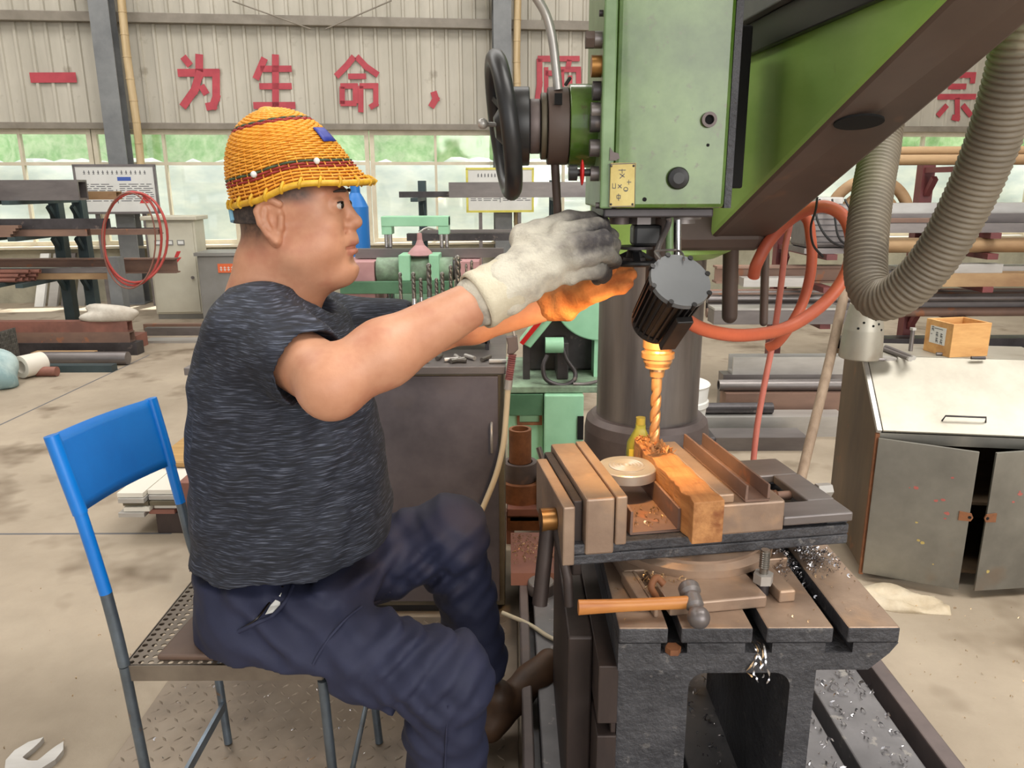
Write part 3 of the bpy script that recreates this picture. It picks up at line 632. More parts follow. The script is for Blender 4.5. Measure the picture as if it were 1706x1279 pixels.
# motor on the rack, coil of pipe behind
c = PY(1335, 440, YRm); zb = zR[3]
t = thing('electric_motor', 'grey finned electric motor hanging behind the orange hoses', 'motor', (xr[0]+.02, 4.55, zb))
x = xr[0]+.02
MB().box(x-.15, x+.15, 4.42, 4.68, zb+.03, zb+.27).build('housing', 'steel', t, bevel=.02)
for i in range(6): MB().box(x-.155, x+.155, 4.405, 4.42, zb+.06+.032*i, zb+.066+.032*i).build('fin', 'steel_dark', t)
MB().box(x-.16, x+.16, 4.40, 4.70, zb, zb+.03).build('foot_plate', 'steel', t)
MB().box(x-.10, x+.06, 4.46, 4.64, zb+.27, zb+.31).build('terminal_box', 'steel_light', t, bevel=.005)
for i in range(3): MB().tube(spline([(x-.1+.07*i, 4.40, zb+.30), (x-.13+.1*i, 4.34, zb+.2), (x-.05+.06*i, 4.33, zb+.08), (x+.1+.05*i, 4.36, zb+.02)], 8), .006, 6).build('cable', 'black', t)
cc = PY(1448, 378, 5.0)
single(MB().tube([(cc.x+.26*math.cos(a), 5.02, zR[2]+.0+.26*math.sin(a)+.035) for a in [math.pi*i/24 for i in range(25)]], .035, 12).tube([(cc.x+.17*math.cos(a), 5.02, zR[2]+.035+.17*math.sin(a)) for a in [math.pi*i/24 for i in range(25)]], .035, 12), 'bent_pipe', 'rust_yellow', 'bent brown pipe arch standing on the right rack', 'pipe')
# ================================================================== radial drill
# base plate with T-slots
BZ = .12
t = drill = thing('radial_drill', 'green radial arm drill with black handwheel and steel column', 'drilling machine', (.415, 2.2, 0))
bx0 = .02; by0, by1 = .72, 2.45; rim0, rim1 = .895, .935
b = MB().box(bx0, rim1, by0, by1, 0, .05).build('base_plate', 'base_grey', t, bevel=.006)
for x0, x1 in ((.06, .335), (.365, .525), (.555, .695), (.725, .862)): MB().box(x0, x1, by0+.03, 1.72 if x0 > .3 else by1-.03, .0505, BZ).build('base_land', 'base_grey', b, bevel=.004)
MB().box(.365, .862, 1.725, by1-.03, .0505, BZ).build('base_land', 'base_grey', b, bevel=.004)
for x0, x1 in ((bx0, bx0+.025), (rim0, rim1)): MB().box(x0, x1, by0, by1, .0505, BZ+.012).build('base_rim', 'flange', b, bevel=.004)
cx, cy = .405, 2.22
MB().lathe((cx, cy, BZ), (0, 0, 1), [(0, .20), (.03, .20), (.03, .185), (.36, .185), (.36, .178), (.365, .178), (.365, .185), (.47, .185), (.50, .18), (.515, .165)], 48).build('column_sleeve', 'flange', t)
MB().lathe((cx, cy, BZ+.50), (0, 0, 1), [(0, .15), (1.6, .15)], 48).build('column', 'column_steel', t)
for i in range(8):
    a = math.pi*2*i/8+.2; MB()._flat((cx+.193*math.cos(a), cy+.193*math.sin(a), BZ+.03), (cx+.193*math.cos(a), cy+.193*math.sin(a), BZ+.045), .012, 6).build('sleeve_bolt', 'steel_dark', t)
# arm: underside edges follow the photo, left face green, underside brown
A = PY(1163, 418, 2.10); B = PY(1584, 0, 1.12); C = PY(1262, 418, 2.10); D = PY(1720, 40, 1.20)
dirL = (B-A); B2 = B+dirL*.55; D2 = D+(D-C)*.5
up = Vector((0, 0, .42))
top = lambda p: Vector((p.x, p.y, 2.02))
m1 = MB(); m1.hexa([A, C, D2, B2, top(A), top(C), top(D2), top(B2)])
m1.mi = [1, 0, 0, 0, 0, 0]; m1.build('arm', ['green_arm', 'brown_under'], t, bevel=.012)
# round boss of the arm about the column
MB().lathe((cx+.02, cy+.02, 1.10), (0, 0, 1), [(0, .16), (.02, .20), (.9, .20)], 40).build('arm_collar', 'green_arm', t)
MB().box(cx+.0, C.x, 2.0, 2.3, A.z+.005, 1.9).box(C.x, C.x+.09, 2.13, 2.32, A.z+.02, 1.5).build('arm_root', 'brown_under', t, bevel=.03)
# dark oval hole seen in the underside
pn = (B-A).cross(C-A).normalized(); pn = pn if pn.z < 0 else -pn
def onund(px, py):
    d = ray(px, py); c0 = Vector((0, 0, CH)); return c0+d*((A-c0).dot(pn)/d.dot(pn))
hc = onund(1434, 206); ex = (B-A).normalized(); ey = pn.cross(ex)
q = [onund(1433+43*math.cos(a), 206+(11.5+3*math.cos(a)*0)*math.sin(a)-4*math.cos(a))+pn*.0012 for a in [2*math.pi*i/24 for i in range(24)]]
MB().prism(q, -pn*.004).build('arm_hole', 'hole', t)
# guide rail on the arm's face
nl = Vector((0, 0, 1)).cross(dirL).normalized(); nl = nl if nl.x < 0 else -nl
def face(t_, z): p = A.lerp(B, t_); return Vector((p.x, p.y, z))
for (z0, z1, th, nm, mt) in ((1.635, 1.74, .035, 'guide_rail', 'col_grey'), (1.57, 1.6345, .016, 'guide_strip', 'black'), (1.86, 1.95, .035, 'guide_rail', 'col_grey')):
    s0, s1 = .12, 1.5; P = [face(s0, z0), face(s1, z0), face(s1, z1), face(s0, z1)]
    MB().prism([p+nl*.001 for p in P], nl*th).build(nm, mt, t, bevel=.003)
# head
hx0, hx1 = .146, .352; hy0, hy1 = 1.30, 1.56; hz0, hz1 = 1.262, 2.0
hd = MB().box(hx0+.022, hx1, hy0, hy1, hz0, hz1).build('drill_head', 'green', t, bevel=.007)
MB().box(hx0, hx0+.0215, hy0+.001, hy1, hz0, hz1).build('side_cover', 'green_light', hd, bevel=.003)
MB().box(hx1+.0005, hx1+.03, hy0+.10, hy1, hz0+.02, hz1).build('slide_plate', 'steel_dark', hd, bevel=.003)
MB().box(hx1+.0005, hx1+.012, hy0+.006, hy0+.10, hz0, hz1).build('edge_strip', 'cast_rough', hd)
MB().box(hx1+.0305, A.x-.03, 1.62, 1.76, hz0+.03, 1.60).build('shaded_saddle', 'hole', hd, bevel=.004)  # coloured near-black to stand in for the shadow between head and arm
f = lambda px, py, y=hy0: PY(px, py, y)
# name plate
a = f(1016, 346); c = f(1061, 272); pl = MB().box(a.x, c.x, hy0-.003, hy0-.0003, a.z, c.z).build('name_plate', 'plate_yellow', hd, bevel=.001)
mk = MB(); e = .0005
def pl_line(x0, y0, x1, y1, wd=1.2):
    p, q = f(x0, y0, hy0-.0034), f(x1, y1, hy0-.0034); mk.beam(p, q, .0006, wd*.001, Vector((0, 0, 1)))
for s in ((1016, 274, 1060, 273), (1016, 274, 1016, 345), (1060, 273, 1059, 344), (1016, 345, 1059, 344), (1032, 284, 1044, 284), (1034, 290, 1042, 296), (1042, 290, 1034, 298), (1038, 282, 1038, 290), (1022, 306, 1022, 314), (1022, 314, 1027, 314), (1027, 306, 1027, 314), (1031, 308, 1037, 314), (1037, 308, 1031, 314), (1049, 300, 1049, 308), (1046, 304, 1053, 304), (1042, 318, 1046, 318), (1029, 326, 1035, 326), (1029, 331, 1035, 331), (1029, 326, 1029, 331), (1035, 326, 1035, 331), (1032, 323, 1032, 335)): pl_line(*s)
mk.tube([f(1044+3.5*math.cos(i*.63), 316+3.5*math.sin(i*.63), hy0-.0034) for i in range(11)], .0006, 5); mk.build('plate_marks', 'ink', pl)
for x, y in ((1020, 277), (1057, 277), (1019, 341), (1055, 341)): MB().sphere(f(x, y, hy0-.003), .002, 8, 6).build('plate_screw', 'steel_dark', pl)
p = f(1130, 298); MB().lathe(p, (0, -1, 0), [(0, .017), (.006, .018), (.010, .016), (.012, .009)], 28).build('black_plug', 'black', hd)
p = f(1182, 201); MB().pipe(p+Vector((0, 0, 0)), p+Vector((0, -.008, 0)), .012, .0075, 24).build('sight_port_ring', 'flange', hd); MB().cyl(p, p+Vector((0, -.002, 0)), .0074, n=20).build('sight_port_hole', 'hole', hd)
p = f(1075, 333); MB().cyl(p, p+Vector((0, -.001, 0)), .0035, n=14).build('screw_hole', 'hole', hd)
p = f(1181, 243); MB().cyl(p, p+Vector((0, -.001, 0)), .0025, n=12).build('screw_hole', 'hole', hd)
q = [f(x, y, hy0-.0012) for x, y in ((1018, 246), (1024, 254), (1032, 256), (1034, 264), (1028, 268), (1017, 268))]
MB().prism(q, (0, .0009, 0)).build('paint_chip', 'flange', hd)
# feed hub, axis to the left
ya = 1.42; hz = PY(900, 211, ya).z
X = lambda px: PY(px, 211, ya).x
def drum(px0, px1, r, nm, mt, par=drill, n=40): MB().lathe((X(px1), ya, hz), (-1, 0, 0), [(0, r), (X(px1)-X(px0), r)], n).build(nm, mt, par, bevel=.002)
drum(948, 1004, .070, 'feed_housing', 'green'); drum(913, 947.5, .065, 'feed_ring', 'brown_under'); drum(902, 912.5, .056, 'feed_collar', 'olive_steel'); drum(884, 901.5, .046, 'feed_neck', 'flange'); drum(853, 883.5, .066, 'feed_drum', 'black')
MB().box(X(922), X(934), ya-.0662, ya-.06, hz+.030, hz+.048).build('ring_slot', 'hole', drill)
# handwheel
hw = Vector((X(840), ya, hz)); ax = Vector((-1, -.10, -.13)).normalized(); sa, su = frame(ax)
rim = [hw+(sa*math.cos(2*math.pi*i/48)+su*math.sin(2*math.pi*i/48))*.112 for i in range(49)]
hwo = MB().tube(rim, .0155, 14, False).build('handwheel', 'black', drill)
for i in range(3):
    a_ = 2*math.pi*i/3+.6; q = hw+(sa*math.cos(a_)+su*math.sin(a_))*.108
    MB().beam(hw-ax*.02+(sa*math.cos(a_)+su*math.sin(a_))*.025, q, .016, .010).build('spoke', 'black', hwo)
MB().lathe(hw-ax*.03, ax, [(0, .034), (.035, .030), (.045, .018)], 28).build('wheel_hub', 'black', hwo)
q = PY(806, 206, ya-.06); MB().sphere(q, .009, 14, 10).cyl(q, q+Vector((.02, .02, 0)), .004, n=10).build('crank_knob', 'steel_light', hwo)
# capstan levers
MB().tube(spline([PY(932, 150, ya-.03), PY(928, 110, ya-.03), PY(922, 62, ya-.035), PY(912, 25, ya-.04), PY(896, -4, ya-.05), PY(870, -40, ya-.06)], 8), .0078, 14).build('capstan_lever', 'steel_light', drill)
MB().tube([PY(926, 272, ya), PY(930, 352, ya), PY(932, 400, ya+.02)], .0075, 12).build('capstan_lever', 'brown_under', drill)
MB().tube([PY(944, 142, ya-.04), PY(952, 130, ya-.05)], .003, 8).build('index_pin', 'steel_dark', drill)
# fittings down the cover's left edge
xl = hx0
for px, py, r, ln, mt, nm in ((985, 67, .013, .012, 'steel', 'edge_bolt'), (990, 111, .017, .016, 'brass', 'brass_plug'), (990, 152, .015, .013, 'steel_dark', 'edge_bolt'), (988, 186, .014, .015, 'steel', 'edge_bolt'), (988, 205, .015, .016, 'steel_dark', 'edge_bolt'), (988, 247, .014, .016, 'steel', 'edge_bolt'), (992, 290, .012, .014, 'steel', 'edge_bolt')):
    z = PY(px, py, hy0+.03).z; MB().cyl((xl, hy0+.03, z), (xl-ln, hy0+.03, z), r, n=24).build(nm, mt, hd)
z = PY(975, 67, hy0+.03).z; MB()._flat((xl-.0122, hy0+.03, z), (xl-.026, hy0+.03, z), .014, 6).build('hex_nut', 'brown_under', hd)
z = PY(975, 288, hy0+.03).z
MB().cyl((xl-.014, hy0+.03, z), (xl-.036, hy0+.03, z), .006, n=14).cyl((xl-.036, hy0+.03, z), (xl-.05, hy0+.03, z), .013, n=16).build('clutch_knob', 'black', hd)
MB().sphere((xl-.028, hy0+.025, z), .021, 18, 12, (.18, .6, 1)).build('red_lever', 'red_knob', hd)
z = PY(990, 343, hy0).z; MB().cyl((xl+.004, hy0+.01, z), (xl-.006, hy0+.01, z), .005, n=12).build('edge_screw', 'steel_dark', hd)
z = PY(998, 18, hy0).z; MB().cyl((xl, hy0+.02, z), (xl-.006, hy0+.02, z), .005, n=12).build('edge_screw', 'steel_dark', hd)
# below the head
sx, sy = .282, 1.45
MB().box(hx0+.01, hx1-.01, hy0+.03, hy1-.02, hz0-.016, hz0).build('head_underplate', 'steel_dark', drill, bevel=.003)
MB().lathe((PY(1033, 360, 1.40).x, 1.40, hz0-.016), (0, 0, -1), [(0, .018), (.014, .018)], 24).build('stop_collar', 'flange', drill)
hxc = PY(1057, 437, 1.40); 
MB()._flat((hxc.x+.012, 1.40, hz0-.016), (hxc.x+.012, 1.40, hz0-.030), .024, 6).build('hub_nut', 'steel', drill)
MB().box(hxc.x-.006, hxc.x+.045, 1.375, 1.425, hz0-.068, hz0-.0305).build('hub_block', 'black', drill, bevel=.006)
MB().lathe((hxc.x, 1.40, hz0-.0685), (0, 0, -1), [(0, .033), (.005, .033), (.005, .012), (.018, .012), (.020, .02), (.032, .022)], 32).build('hub_stem', 'steel_dark', drill)
fw = MB(); zc = hxc.z; fw.tube([(hxc.x+.042*math.cos(2*math.pi*i/40), 1.40+.042*math.sin(2*math.pi*i/40), zc) for i in range(41)], .0055, 12, False)
fo = fw.build('fine_feed_wheel', 'black', drill)
for i in range(3):
    a_ = i*2.1+.5; MB().beam((hxc.x, 1.40, zc+.022), (hxc.x+.04*math.cos(a_), 1.40+.04*math.sin(a_), zc+.002), .012, .006).build('spoke', 'black', fo)
MB().lathe((hxc.x, 1.40, zc-.003), (0, 0, 1), [(0, .020), (.026, .012)], 24).build('wheel_hub', 'black', fo)
p0 = PY(1117, 352, 1.36); p1 = PY(1116, 432, 1.36); MB().cyl(p0, p1, .0068, n=16).build('depth_rod', 'green_light', drill)
p0 = PY(1130, 366, 1.40); p1 = PY(1129, 440, 1.40); MB().cyl(p0, p1, .0075, n=16).build('guide_rod', 'chrome', drill)
MB().lathe((p0.x+.01, 1.42, hz0-.016), (0, 0, -1), [(0, .036), (.006, .036), (.006, .026), (.014, .026)], 28).build('guide_collar', 'steel', drill)
zt = PY(1090, 560, sy).z
MB().lathe((sx, sy, hz0-.016), (0, 0, -1), [(0, .030), (hz0-.016-zt-.02, .030), (hz0-.016-zt-.02, .024), (hz0-.016-zt, .024)], 32).build('quill', 'brown_under', drill)
MB().lathe((sx, sy, zt-.0002), (0, 0, -1), [(0, .0285), (.002, .03), (.022, .03), (.026, .026), (.030, .027), (.032, .032), (.042, .032), (.044, .028), (.050, .028), (.058, .024), (.062, .024)], 40).build('spindle_nose', 'drill_lamplit', drill)
# twist drill with sleeve
zs = zt-.0625; td = thing('twist_drill', 'long steel twist drill held in the spindle over the timber block', 'drill bit', (sx, sy, zs-.15))
MB().lathe((sx, sy, zs), (0, 0, -1), [(0, .0145), (.006, .015), (.018, .0135), (.018, .010)], 28).build('drill_sleeve', 'drill_lamplit', td)
def twist(base, zt_, length, r, n=44, turns=2.2, prof=20):
    mb = MB(); rings = []
    for i in range(n+1):
        k = i/n; th = -k*turns*2*math.pi; fl = min(1, max(0, (k-.12)/.12)); ring = []
        tipk = 1 if k < .95 else max(.12, (1-k)/.05)
        for j in range(prof):
            a_ = 2*math.pi*j/prof; c_ = abs(math.cos(a_))**1.0; g = 1-fl*.42*max(0, (1-abs(math.sin(a_))*1.45))
            ring.append(Vector((base[0]+r*tipk*g*math.cos(a_+th), base[1]+r*tipk*g*math.sin(a_+th), zt_-length*k)))
        rings.append(ring)
    mb.add([q for R in rings for q in R], [(i*prof+j, (i+1)*prof+j, (i+1)*prof+(j+1) % prof, i*prof+(j+1) % prof) for i in range(n) for j in range(prof)], True)
    mb.add(rings[0], [tuple(range(prof))]); mb.add(rings[-1], [tuple(range(prof))[::-1]]); return mb
zbit = zs-.0182; bit_len = zbit-PY(1092, 742, sy).z
twist((sx, sy), zbit, bit_len, .0105).build('drill_flutes', 'drill_lamplit', td)
# hanging rods of the arm end
for px, py0, py1, r, Y in ((1215, 425, 540, .022, 2.2), (1272, 440, 545, .012, 2.25)):
    a = PY(px, py0, Y); b_ = PY(px, py1, Y); MB().cyl(a+Vector((0, 0, .12)), b_+Vector((0, 0, r)), r, n=20).sphere(b_+Vector((0, 0, r)), r, 20, 10).build('hanging_handle', 'brown_under', drill)
# ================================================================== work lamp
Y0 = 1.20; lc = PY(1135, 467, Y0); la = Vector((-.16, .72, -.66)).normalized(); R0 = .0485
t = lamp = thing('work_lamp', 'black finned work lamp hung before the spindle, lens turned to the drill', 'lamp', lc)
sa, su = frame(la)
MB().lathe(lc, la, [(0, R0*.9), (0, R0), (.008, R0*1.02), (.010, R0*.94)], 40).build('back_cap', 'lamp_back', t)
body = MB().lathe(lc, la, [(.0102, R0*.86), (.118, R0*.74)], 40).build('body', 'lamp_brown', t)
for i in range(26):
    a_ = 2*math.pi*i/26; d_ = sa*math.cos(a_)+su*math.sin(a_)
    MB().prism([lc+la*.011+d_*R0*.84-la.cross(d_)*.0016, lc+la*.011+d_*R0*.99-la.cross(d_)*.0016, lc+la*.120+d_*R0*.88-la.cross(d_)*.0016, lc+la*.120+d_*R0*.72-la.cross(d_)*.0016], la.cross(d_)*.0032).build('fin', 'lamp_black', body)
for i in range(8):
    a_ = 2*math.pi*i/8+.2; d_ = sa*math.cos(a_)+su*math.sin(a_); q = lc+d_*R0*1.0; MB().cyl(q-la*.002, q+la*.010, .0042, n=10).build('cap_screw', 'lamp_black', t)
MB().lathe(lc, la, [(.119, R0*.78), (.126, R0*.82), (.130, R0*.82)], 36).build('front_ring', 'lamp_black', t)
MB().lathe(lc, la, [(.1305, R0*.70), (.1325, R0*.66)], 32).build('lens', 'lens', t)
q = PY(1147, 520, Y0-.02); 
MB().prism([lc+la*.03-su*R0*1.0+sa*.004+v for v in (sa*-.014, sa*.014, sa*.014+la*.085, sa*-.014+la*.085)], -su*.012).build('driver_box', 'lamp_black', t, bevel=.002)
br = [PY(1100, 432, Y0+.01), PY(1092, 420, Y0+.03), PY(1104, 418, Y0+.06), PY(1128, 418, Y0+.08), PY(1138, 424, Y0+.05), PY(1140, 434, Y0+.02)]
MB().tube(spline(br, 6), .0018, 8).build('wire_handle', 'steel', t)
MB().tube(spline([lc+la*.03+su*R0*.95, lc+la*.05+su*.09, Vector((lc.x+.005, 1.345, hz0-.03)), Vector((lc.x+.005, 1.345, hz0-.0165))], 8), .005, 10).build('hanger', 'steel', t)
sp = bpy.data.lights.new('work_lamp_light', 'SPOT'); sp.energy = 14; sp.color = (1, .58, .22); sp.spot_size = math.radians(125); sp.spot_blend = .5; sp.shadow_soft_size = .03
so = bpy.data.objects.new('work_lamp_light', sp); COL.objects.link(so); so.location = lc+la*.137; so.rotation_euler = la.to_track_quat('-Z', 'Y').to_euler()
so.parent = t; so.matrix_parent_inverse = MW[t].inverted()
# ================================================================== box table
TZ = .60; tx0, tx1 = .173, .632; ty0, ty1 = 1.112, 1.68
t = table = thing('box_table', 'cast iron box table with T-slots under the machine vise', 'work table', (.37, 1.4, BZ))
fx = lambda px: PZ(px, 1050, TZ).x
s1, s2, s3 = (fx(1113), fx(1135)), (fx(1255), fx(1278)), (fx(1390), fx(1414))
lands = [(tx0, s1[0]), (s1[1], s2[0]), (s2[1], s3[0])]
for a, b in lands: MB().box(a, b, ty0, ty1, TZ-.028, TZ).build2('table_land', t)
P = [(s3[1], TZ), (tx1, TZ), (tx1, TZ-.028), (tx1-.004, TZ-.03), (s3[1], TZ-.03)]
MB().prism([(x, ty0, z) for x, z in ((s3[1], TZ), (tx1, TZ), (tx1, TZ-.028), (s3[1], TZ-.028))], (0, ty1-ty0, 0)).build2('table_land', t)
# undercut part of the slots, then the slab below
core = MB(); g = .011
for a, b in ((tx0, s1[0]-g), (s1[1]+g, s2[0]-g), (s2[1]+g, s3[0]-g)): core.box(a, b, ty0+.0005, ty1-.0005, TZ-.046, TZ-.0281)
core.prism([(x, ty0+.0005, z) for x, z in ((s3[1]+g, TZ-.0281), (tx1, TZ-.0281), (tx1-.012, TZ-.046), (s3[1]+g, TZ-.046))], (0, ty1-ty0-.001, 0))
core.prism([(x, ty0, z) for x, z in ((tx0, TZ-.046), (tx1-.012, TZ-.046), (tx1-.045, TZ-.078), (tx0, TZ-.078))], (0, ty1-ty0, 0))
core.build('table_slab', 'cast_rough', t)
bx1 = fx(1388)-.012; zb = BZ
o0, o1 = PY(1141, 1200, 1.13).x, PY(1308, 1200, 1.13).x; oz = PY(1200, 1122, 1.13).z
body = MB(); yb0, yb1 = 1.13, 1.62; rr = .028
def arc(cx_, cz_, a0, a1, n=6): return [(cx_+rr*math.cos(a0+(a1-a0)*i/n), cz_+rr*math.sin(a0+(a1-a0)*i/n)) for i in range(n+1)]
prof = [(tx0+.004, zb), (o0, zb)] + [(o0, oz-rr)] + arc(o0+rr, oz-rr, math.pi, math.pi/2)[1:] + arc(o1-rr, oz-rr, math.pi/2, 0) + [(o1, zb), (bx1, zb), (bx1, TZ-.0782), (tx0+.004, TZ-.0782)]
# split into convex strips so faces stay clean
def strip(poly): body.prism([(x, yb0, z) for x, z in poly], (0, yb1-yb0, 0))
strip([(tx0+.004, zb), (o0, zb), (o0, oz-rr), (o0, TZ-.0782), (tx0+.004, TZ-.0782)])
strip([(o1, zb), (bx1, zb), (bx1, TZ-.0782), (o1, TZ-.0782), (o1, oz-rr)])
ap = arc(o0+rr, oz-rr, math.pi, math.pi/2)+arc(o1-rr, oz-rr, math.pi/2, 0)
for i in range(len(ap)-1): strip([ap[i], ap[i+1], (ap[i+1][0], TZ-.0782), (ap[i][0], TZ-.0782)])
body.build('table_body', 'cast_rough', t)
# left face: darker machined cheek with two grooves
ck = MB()
zz = [BZ, .20, .225, .385, .41, TZ-.0782]
for a, b in ((zz[0], zz[1]), (zz[2], zz[3]), (zz[4], zz[5])): ck.box(tx0-.03, tx0+.0035, ty0+.012, ty1-.02, a, b)
ck.box(tx0-.006, tx0+.0034, ty0+.02, ty1-.03, zz[1], zz[2]); ck.box(tx0-.006, tx0+.0034, ty0+.02, ty1-.03, zz[3], zz[4])
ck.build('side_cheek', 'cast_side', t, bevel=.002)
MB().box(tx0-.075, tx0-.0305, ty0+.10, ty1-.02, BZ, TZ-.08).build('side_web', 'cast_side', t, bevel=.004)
single(MB()._flat((s1[0]+.010, ty0+.004, TZ-.046), (s1[0]+.010, ty0+.004, TZ-.036), .013, 6), 'slot_nut', 'rust_edge', 'rusty nut in the T-slot beside the hammer', 'nut')
# plank seen through the opening
pa = PZ(1200, 1130, .3); single(MB().hexa([Vector((.40, 1.66, BZ+.0005)), Vector((.60, 1.74, BZ+.0005)), Vector((.60, 1.80, BZ+.0005)), Vector((.40, 1.72, BZ+.0005)), Vector((.40, 1.66, .40)), Vector((.60, 1.74, .40)), Vector((.60, 1.80, .40)), Vector((.40, 1.72, .40))]), 'plank', 'plank', 'wooden plank standing behind the box table', 'plank', bevel=.003)
# ================================================================== machine vise
VO = Vector((.339, 1.418, TZ)); VA = math.radians(9)
t = vise = thing('machine_vise', 'large machine vise on swivel base clamping timber on the box table', 'vise', VO, VA)
def vb(nm, mt, x0, x1, y0, y1, z0, z1, par=None, bv=.003): return MB().box(x0, x1, y0, y1, z0, z1).build(nm, mt, par or t, local=True, bevel=bv)
# base plate with slotted ears
bp = MB(); bp.box(-.145, -.138+.0, -.255, -.13, 0, .022); bp.box(-.118, .055, -.255, -.13, 0, .022); bp.box(.083, .113, -.245, -.13, 0, .022); bp.box(-.16, .16, -.13, .16, 0, .022); bp.box(-.165, -.1452, -.235, -.13, 0, .022)
bp.build('base_plate', 'cast', t, local=True, bevel=.003)
MB().lathe((-.0, -.02, .0222), (0, 0, 1), [(0, .165), (.014, .165), (.020, .15), (.026, .15)], 56).build('swivel_ring', 'cast', t, local=True)
vb('bed', 'cast_rough', -.262, .268, -.145, .145, .0485, .068); 
for y0, y1 in ((-.145, -.105), (.105, .145)): vb('bed_rail', 'cast_rough', -.262, .268, y0, y1, .0685, .088)
# fixed jaw
vb('fixed_jaw', 'cast', -.238, -.186, -.150, .150, .0687, .175, None, .004)
vb('jaw_plate', 'cast', -.1845, -.164, -.152, .152, .085, .177, None, .003)
vb('back_plate', 'cast_side', -.256, -.2385, -.13, .13, .02, .165, None, .003); vb('back_strip', 'cast', -.278, -.2565, -.148, .10, .05, .162)
# moving jaw
vb('moving_jaw', 'cast', .004, .132, -.152, .150, .0885, .148, None, .004); vb('moving_jaw_step', 'cast', .004, .035, -.148, .148, .1485, .166, None, .003)
# end frame
for y0, y1 in ((-.150, -.085), (.05, .145)): vb('end_frame_bar', 'steel', .1325, .27, y0, y1, .096, .114)
vb('end_frame_bar', 'steel', .215, .272, -.0845, .0495, .096, .114)
vb('end_block', 'cast_rough', .225, .268, -.14, .14, .0885, .0955)
def screw(): 
    pts = []; mb = MB(); mb.cyl((.1325, -.02, .098), (.2148, -.02, .098), .009, n=16)
    for i in range(9): mb.lathe((.136+.006*i, -.02, .098), (1, 0, 0), [(0, .009), (.0015, .0125), (.003, .009)], 18, False)
    return mb
screw().build('lead_screw', 'rust_bar', t, local=True)
MB()._flat((.2722, -.02, .104), (.302, -.02, .104), .014, 6).build('screw_hex', 'steel_light', t, local=True)
# crank arm on the left
MB().tube([(-.292, -.09, .112), (-.300, -.10, .05), (-.312, -.115, -.04)], .014, 12).build('crank_arm', 'cast_side', t, local=True)
MB().cyl((-.279, -.09, .115), (-.306, -.09, .115), .021, n=24).build('crank_boss', 'brass', t, local=True)
MB().tube([(-.2785, -.095, .10), (-.270, -.155, .03), (-.268, -.16, -.02)], .009, 10).build('crank_arm', 'cast_side', t, local=True)
def VL(x, y, z): return MW[vise] @ Vector((x, y, z))
# clamp bolt
b = VL(.069, -.21, 0); t2 = thing('clamp_bolt', 'threaded clamp bolt with nut beside the hammer', 'bolt', (b.x, b.y, TZ-.040))
m = MB().cyl((b.x, b.y, TZ-.040), (b.x, b.y, TZ+.085), .0075, n=16)
for i in range(8): m.lathe((b.x, b.y, TZ+.05+.004*i), (0, 0, 1), [(0, .0075), (.002, .009), (.004, .0075)], 16, False)
m.build('shank', 'bit_steel', t2); MB()._flat((b.x, b.y, TZ+.0225), (b.x, b.y, TZ+.040), .0175, 6).build('nut', 'steel_light', t2); MB().cyl((b.x, b.y, TZ-.0005), (b.x, b.y, TZ+.0222), .011, n=18).build('spacer', 'steel_dark', t2)
b = VL(-.128, -.225, 0); single(MB().tube(spline([b+Vector((0, 0, .0)), b+Vector((-.004, 0, .02)), b+Vector((-.012, .004, .038)), b+Vector((-.002, .012, .050)), b+Vector((.01, .008, .040))], 6), .006, 10), 'clamp_hook', 'rust_edge', 'rusty hooked clamp pin in the vise base slot', 'clamp pin')
# workpieces
mb = MB(); t3 = thing('timber_block', 'orange timber block clamped against the moving jaw', 'timber', VL(-.03, 0, .0885), VA)
mb = MB(); nx = 24; y0, y1 = -.178, .165; ring = []
r5 = random.Random(4)
for i in range(nx+1):
    y = y0+(y1-y0)*i/nx; tw = .002*math.sin(i*.9); top_ = .168+.002*math.sin(i*1.3)+(r5.uniform(0, .008) if i > nx-4 else 0); lo_ = .086 if -.15 < y-0 < .2 else .078
    ring.append([(-.053+tw+r5.uniform(-.0015, .0015), y, .0887), (.0032, y, .0887), (.0032, y, top_), (-.053+tw+r5.uniform(-.0015, .0015), y, top_+r5.uniform(-.002, .001))])
ring = [[Vector(p) for p in R] for R in ring]
mb.add([q for R in ring for q in R], [(i*4+j, i*4+(j+1) % 4, (i+1)*4+(j+1) % 4, (i+1)*4+j) for i in range(nx) for j in range(4)]); mb.add(ring[0], [(3, 2, 1, 0)]); mb.add(ring[-1], [(0, 1, 2, 3)])
mb.v = [Vector((p.x+.03, p.y, p.z-.0885)) for p in mb.v]; mb.build('block', 'wood_block', t3, local=True, bevel=.002)
mb = MB()
for i in range(70):
    x = r5.uniform(-.02, .03); y = r5.uniform(.06, .17); s = r5.uniform(.004, .012); a_ = r5.uniform(0, 6)
    mb.beam((x, y, .083+.0), (x+s*math.cos(a_), y+s*math.sin(a_), .083+r5.uniform(.001, .010)), .004, .0012)
o = mb.build('splinters', 'wood_block', t3, local=True); o['kind'] = 'stuff'
def uchan(p0, p1, w, h, th, mt, nm, label):
    mb = MB(); p0 = Vector(p0); p1 = Vector(p1); a, u = frame(p1-p0); L = p1-p0
    for x0, x1, y0_, y1_ in ((-w/2, w/2, 0, th), (-w/2, -w/2+th, th, h), (w/2-th, w/2, th, h)): mb.prism([p0+a*x0+u*y0_, p0+a*x1+u*y0_, p0+a*x1+u*y1_, p0+a*x0+u*y1_], L)
    return single(mb, nm, mt, label, 'steel channel', bevel=.001)
uchan(VL(.078, -.150, .1485), VL(.078, .150, .1485), .046, .032, .0045, 'rust_bar', 'steel_channel', 'short brown steel channel lying open side up on the moving jaw')
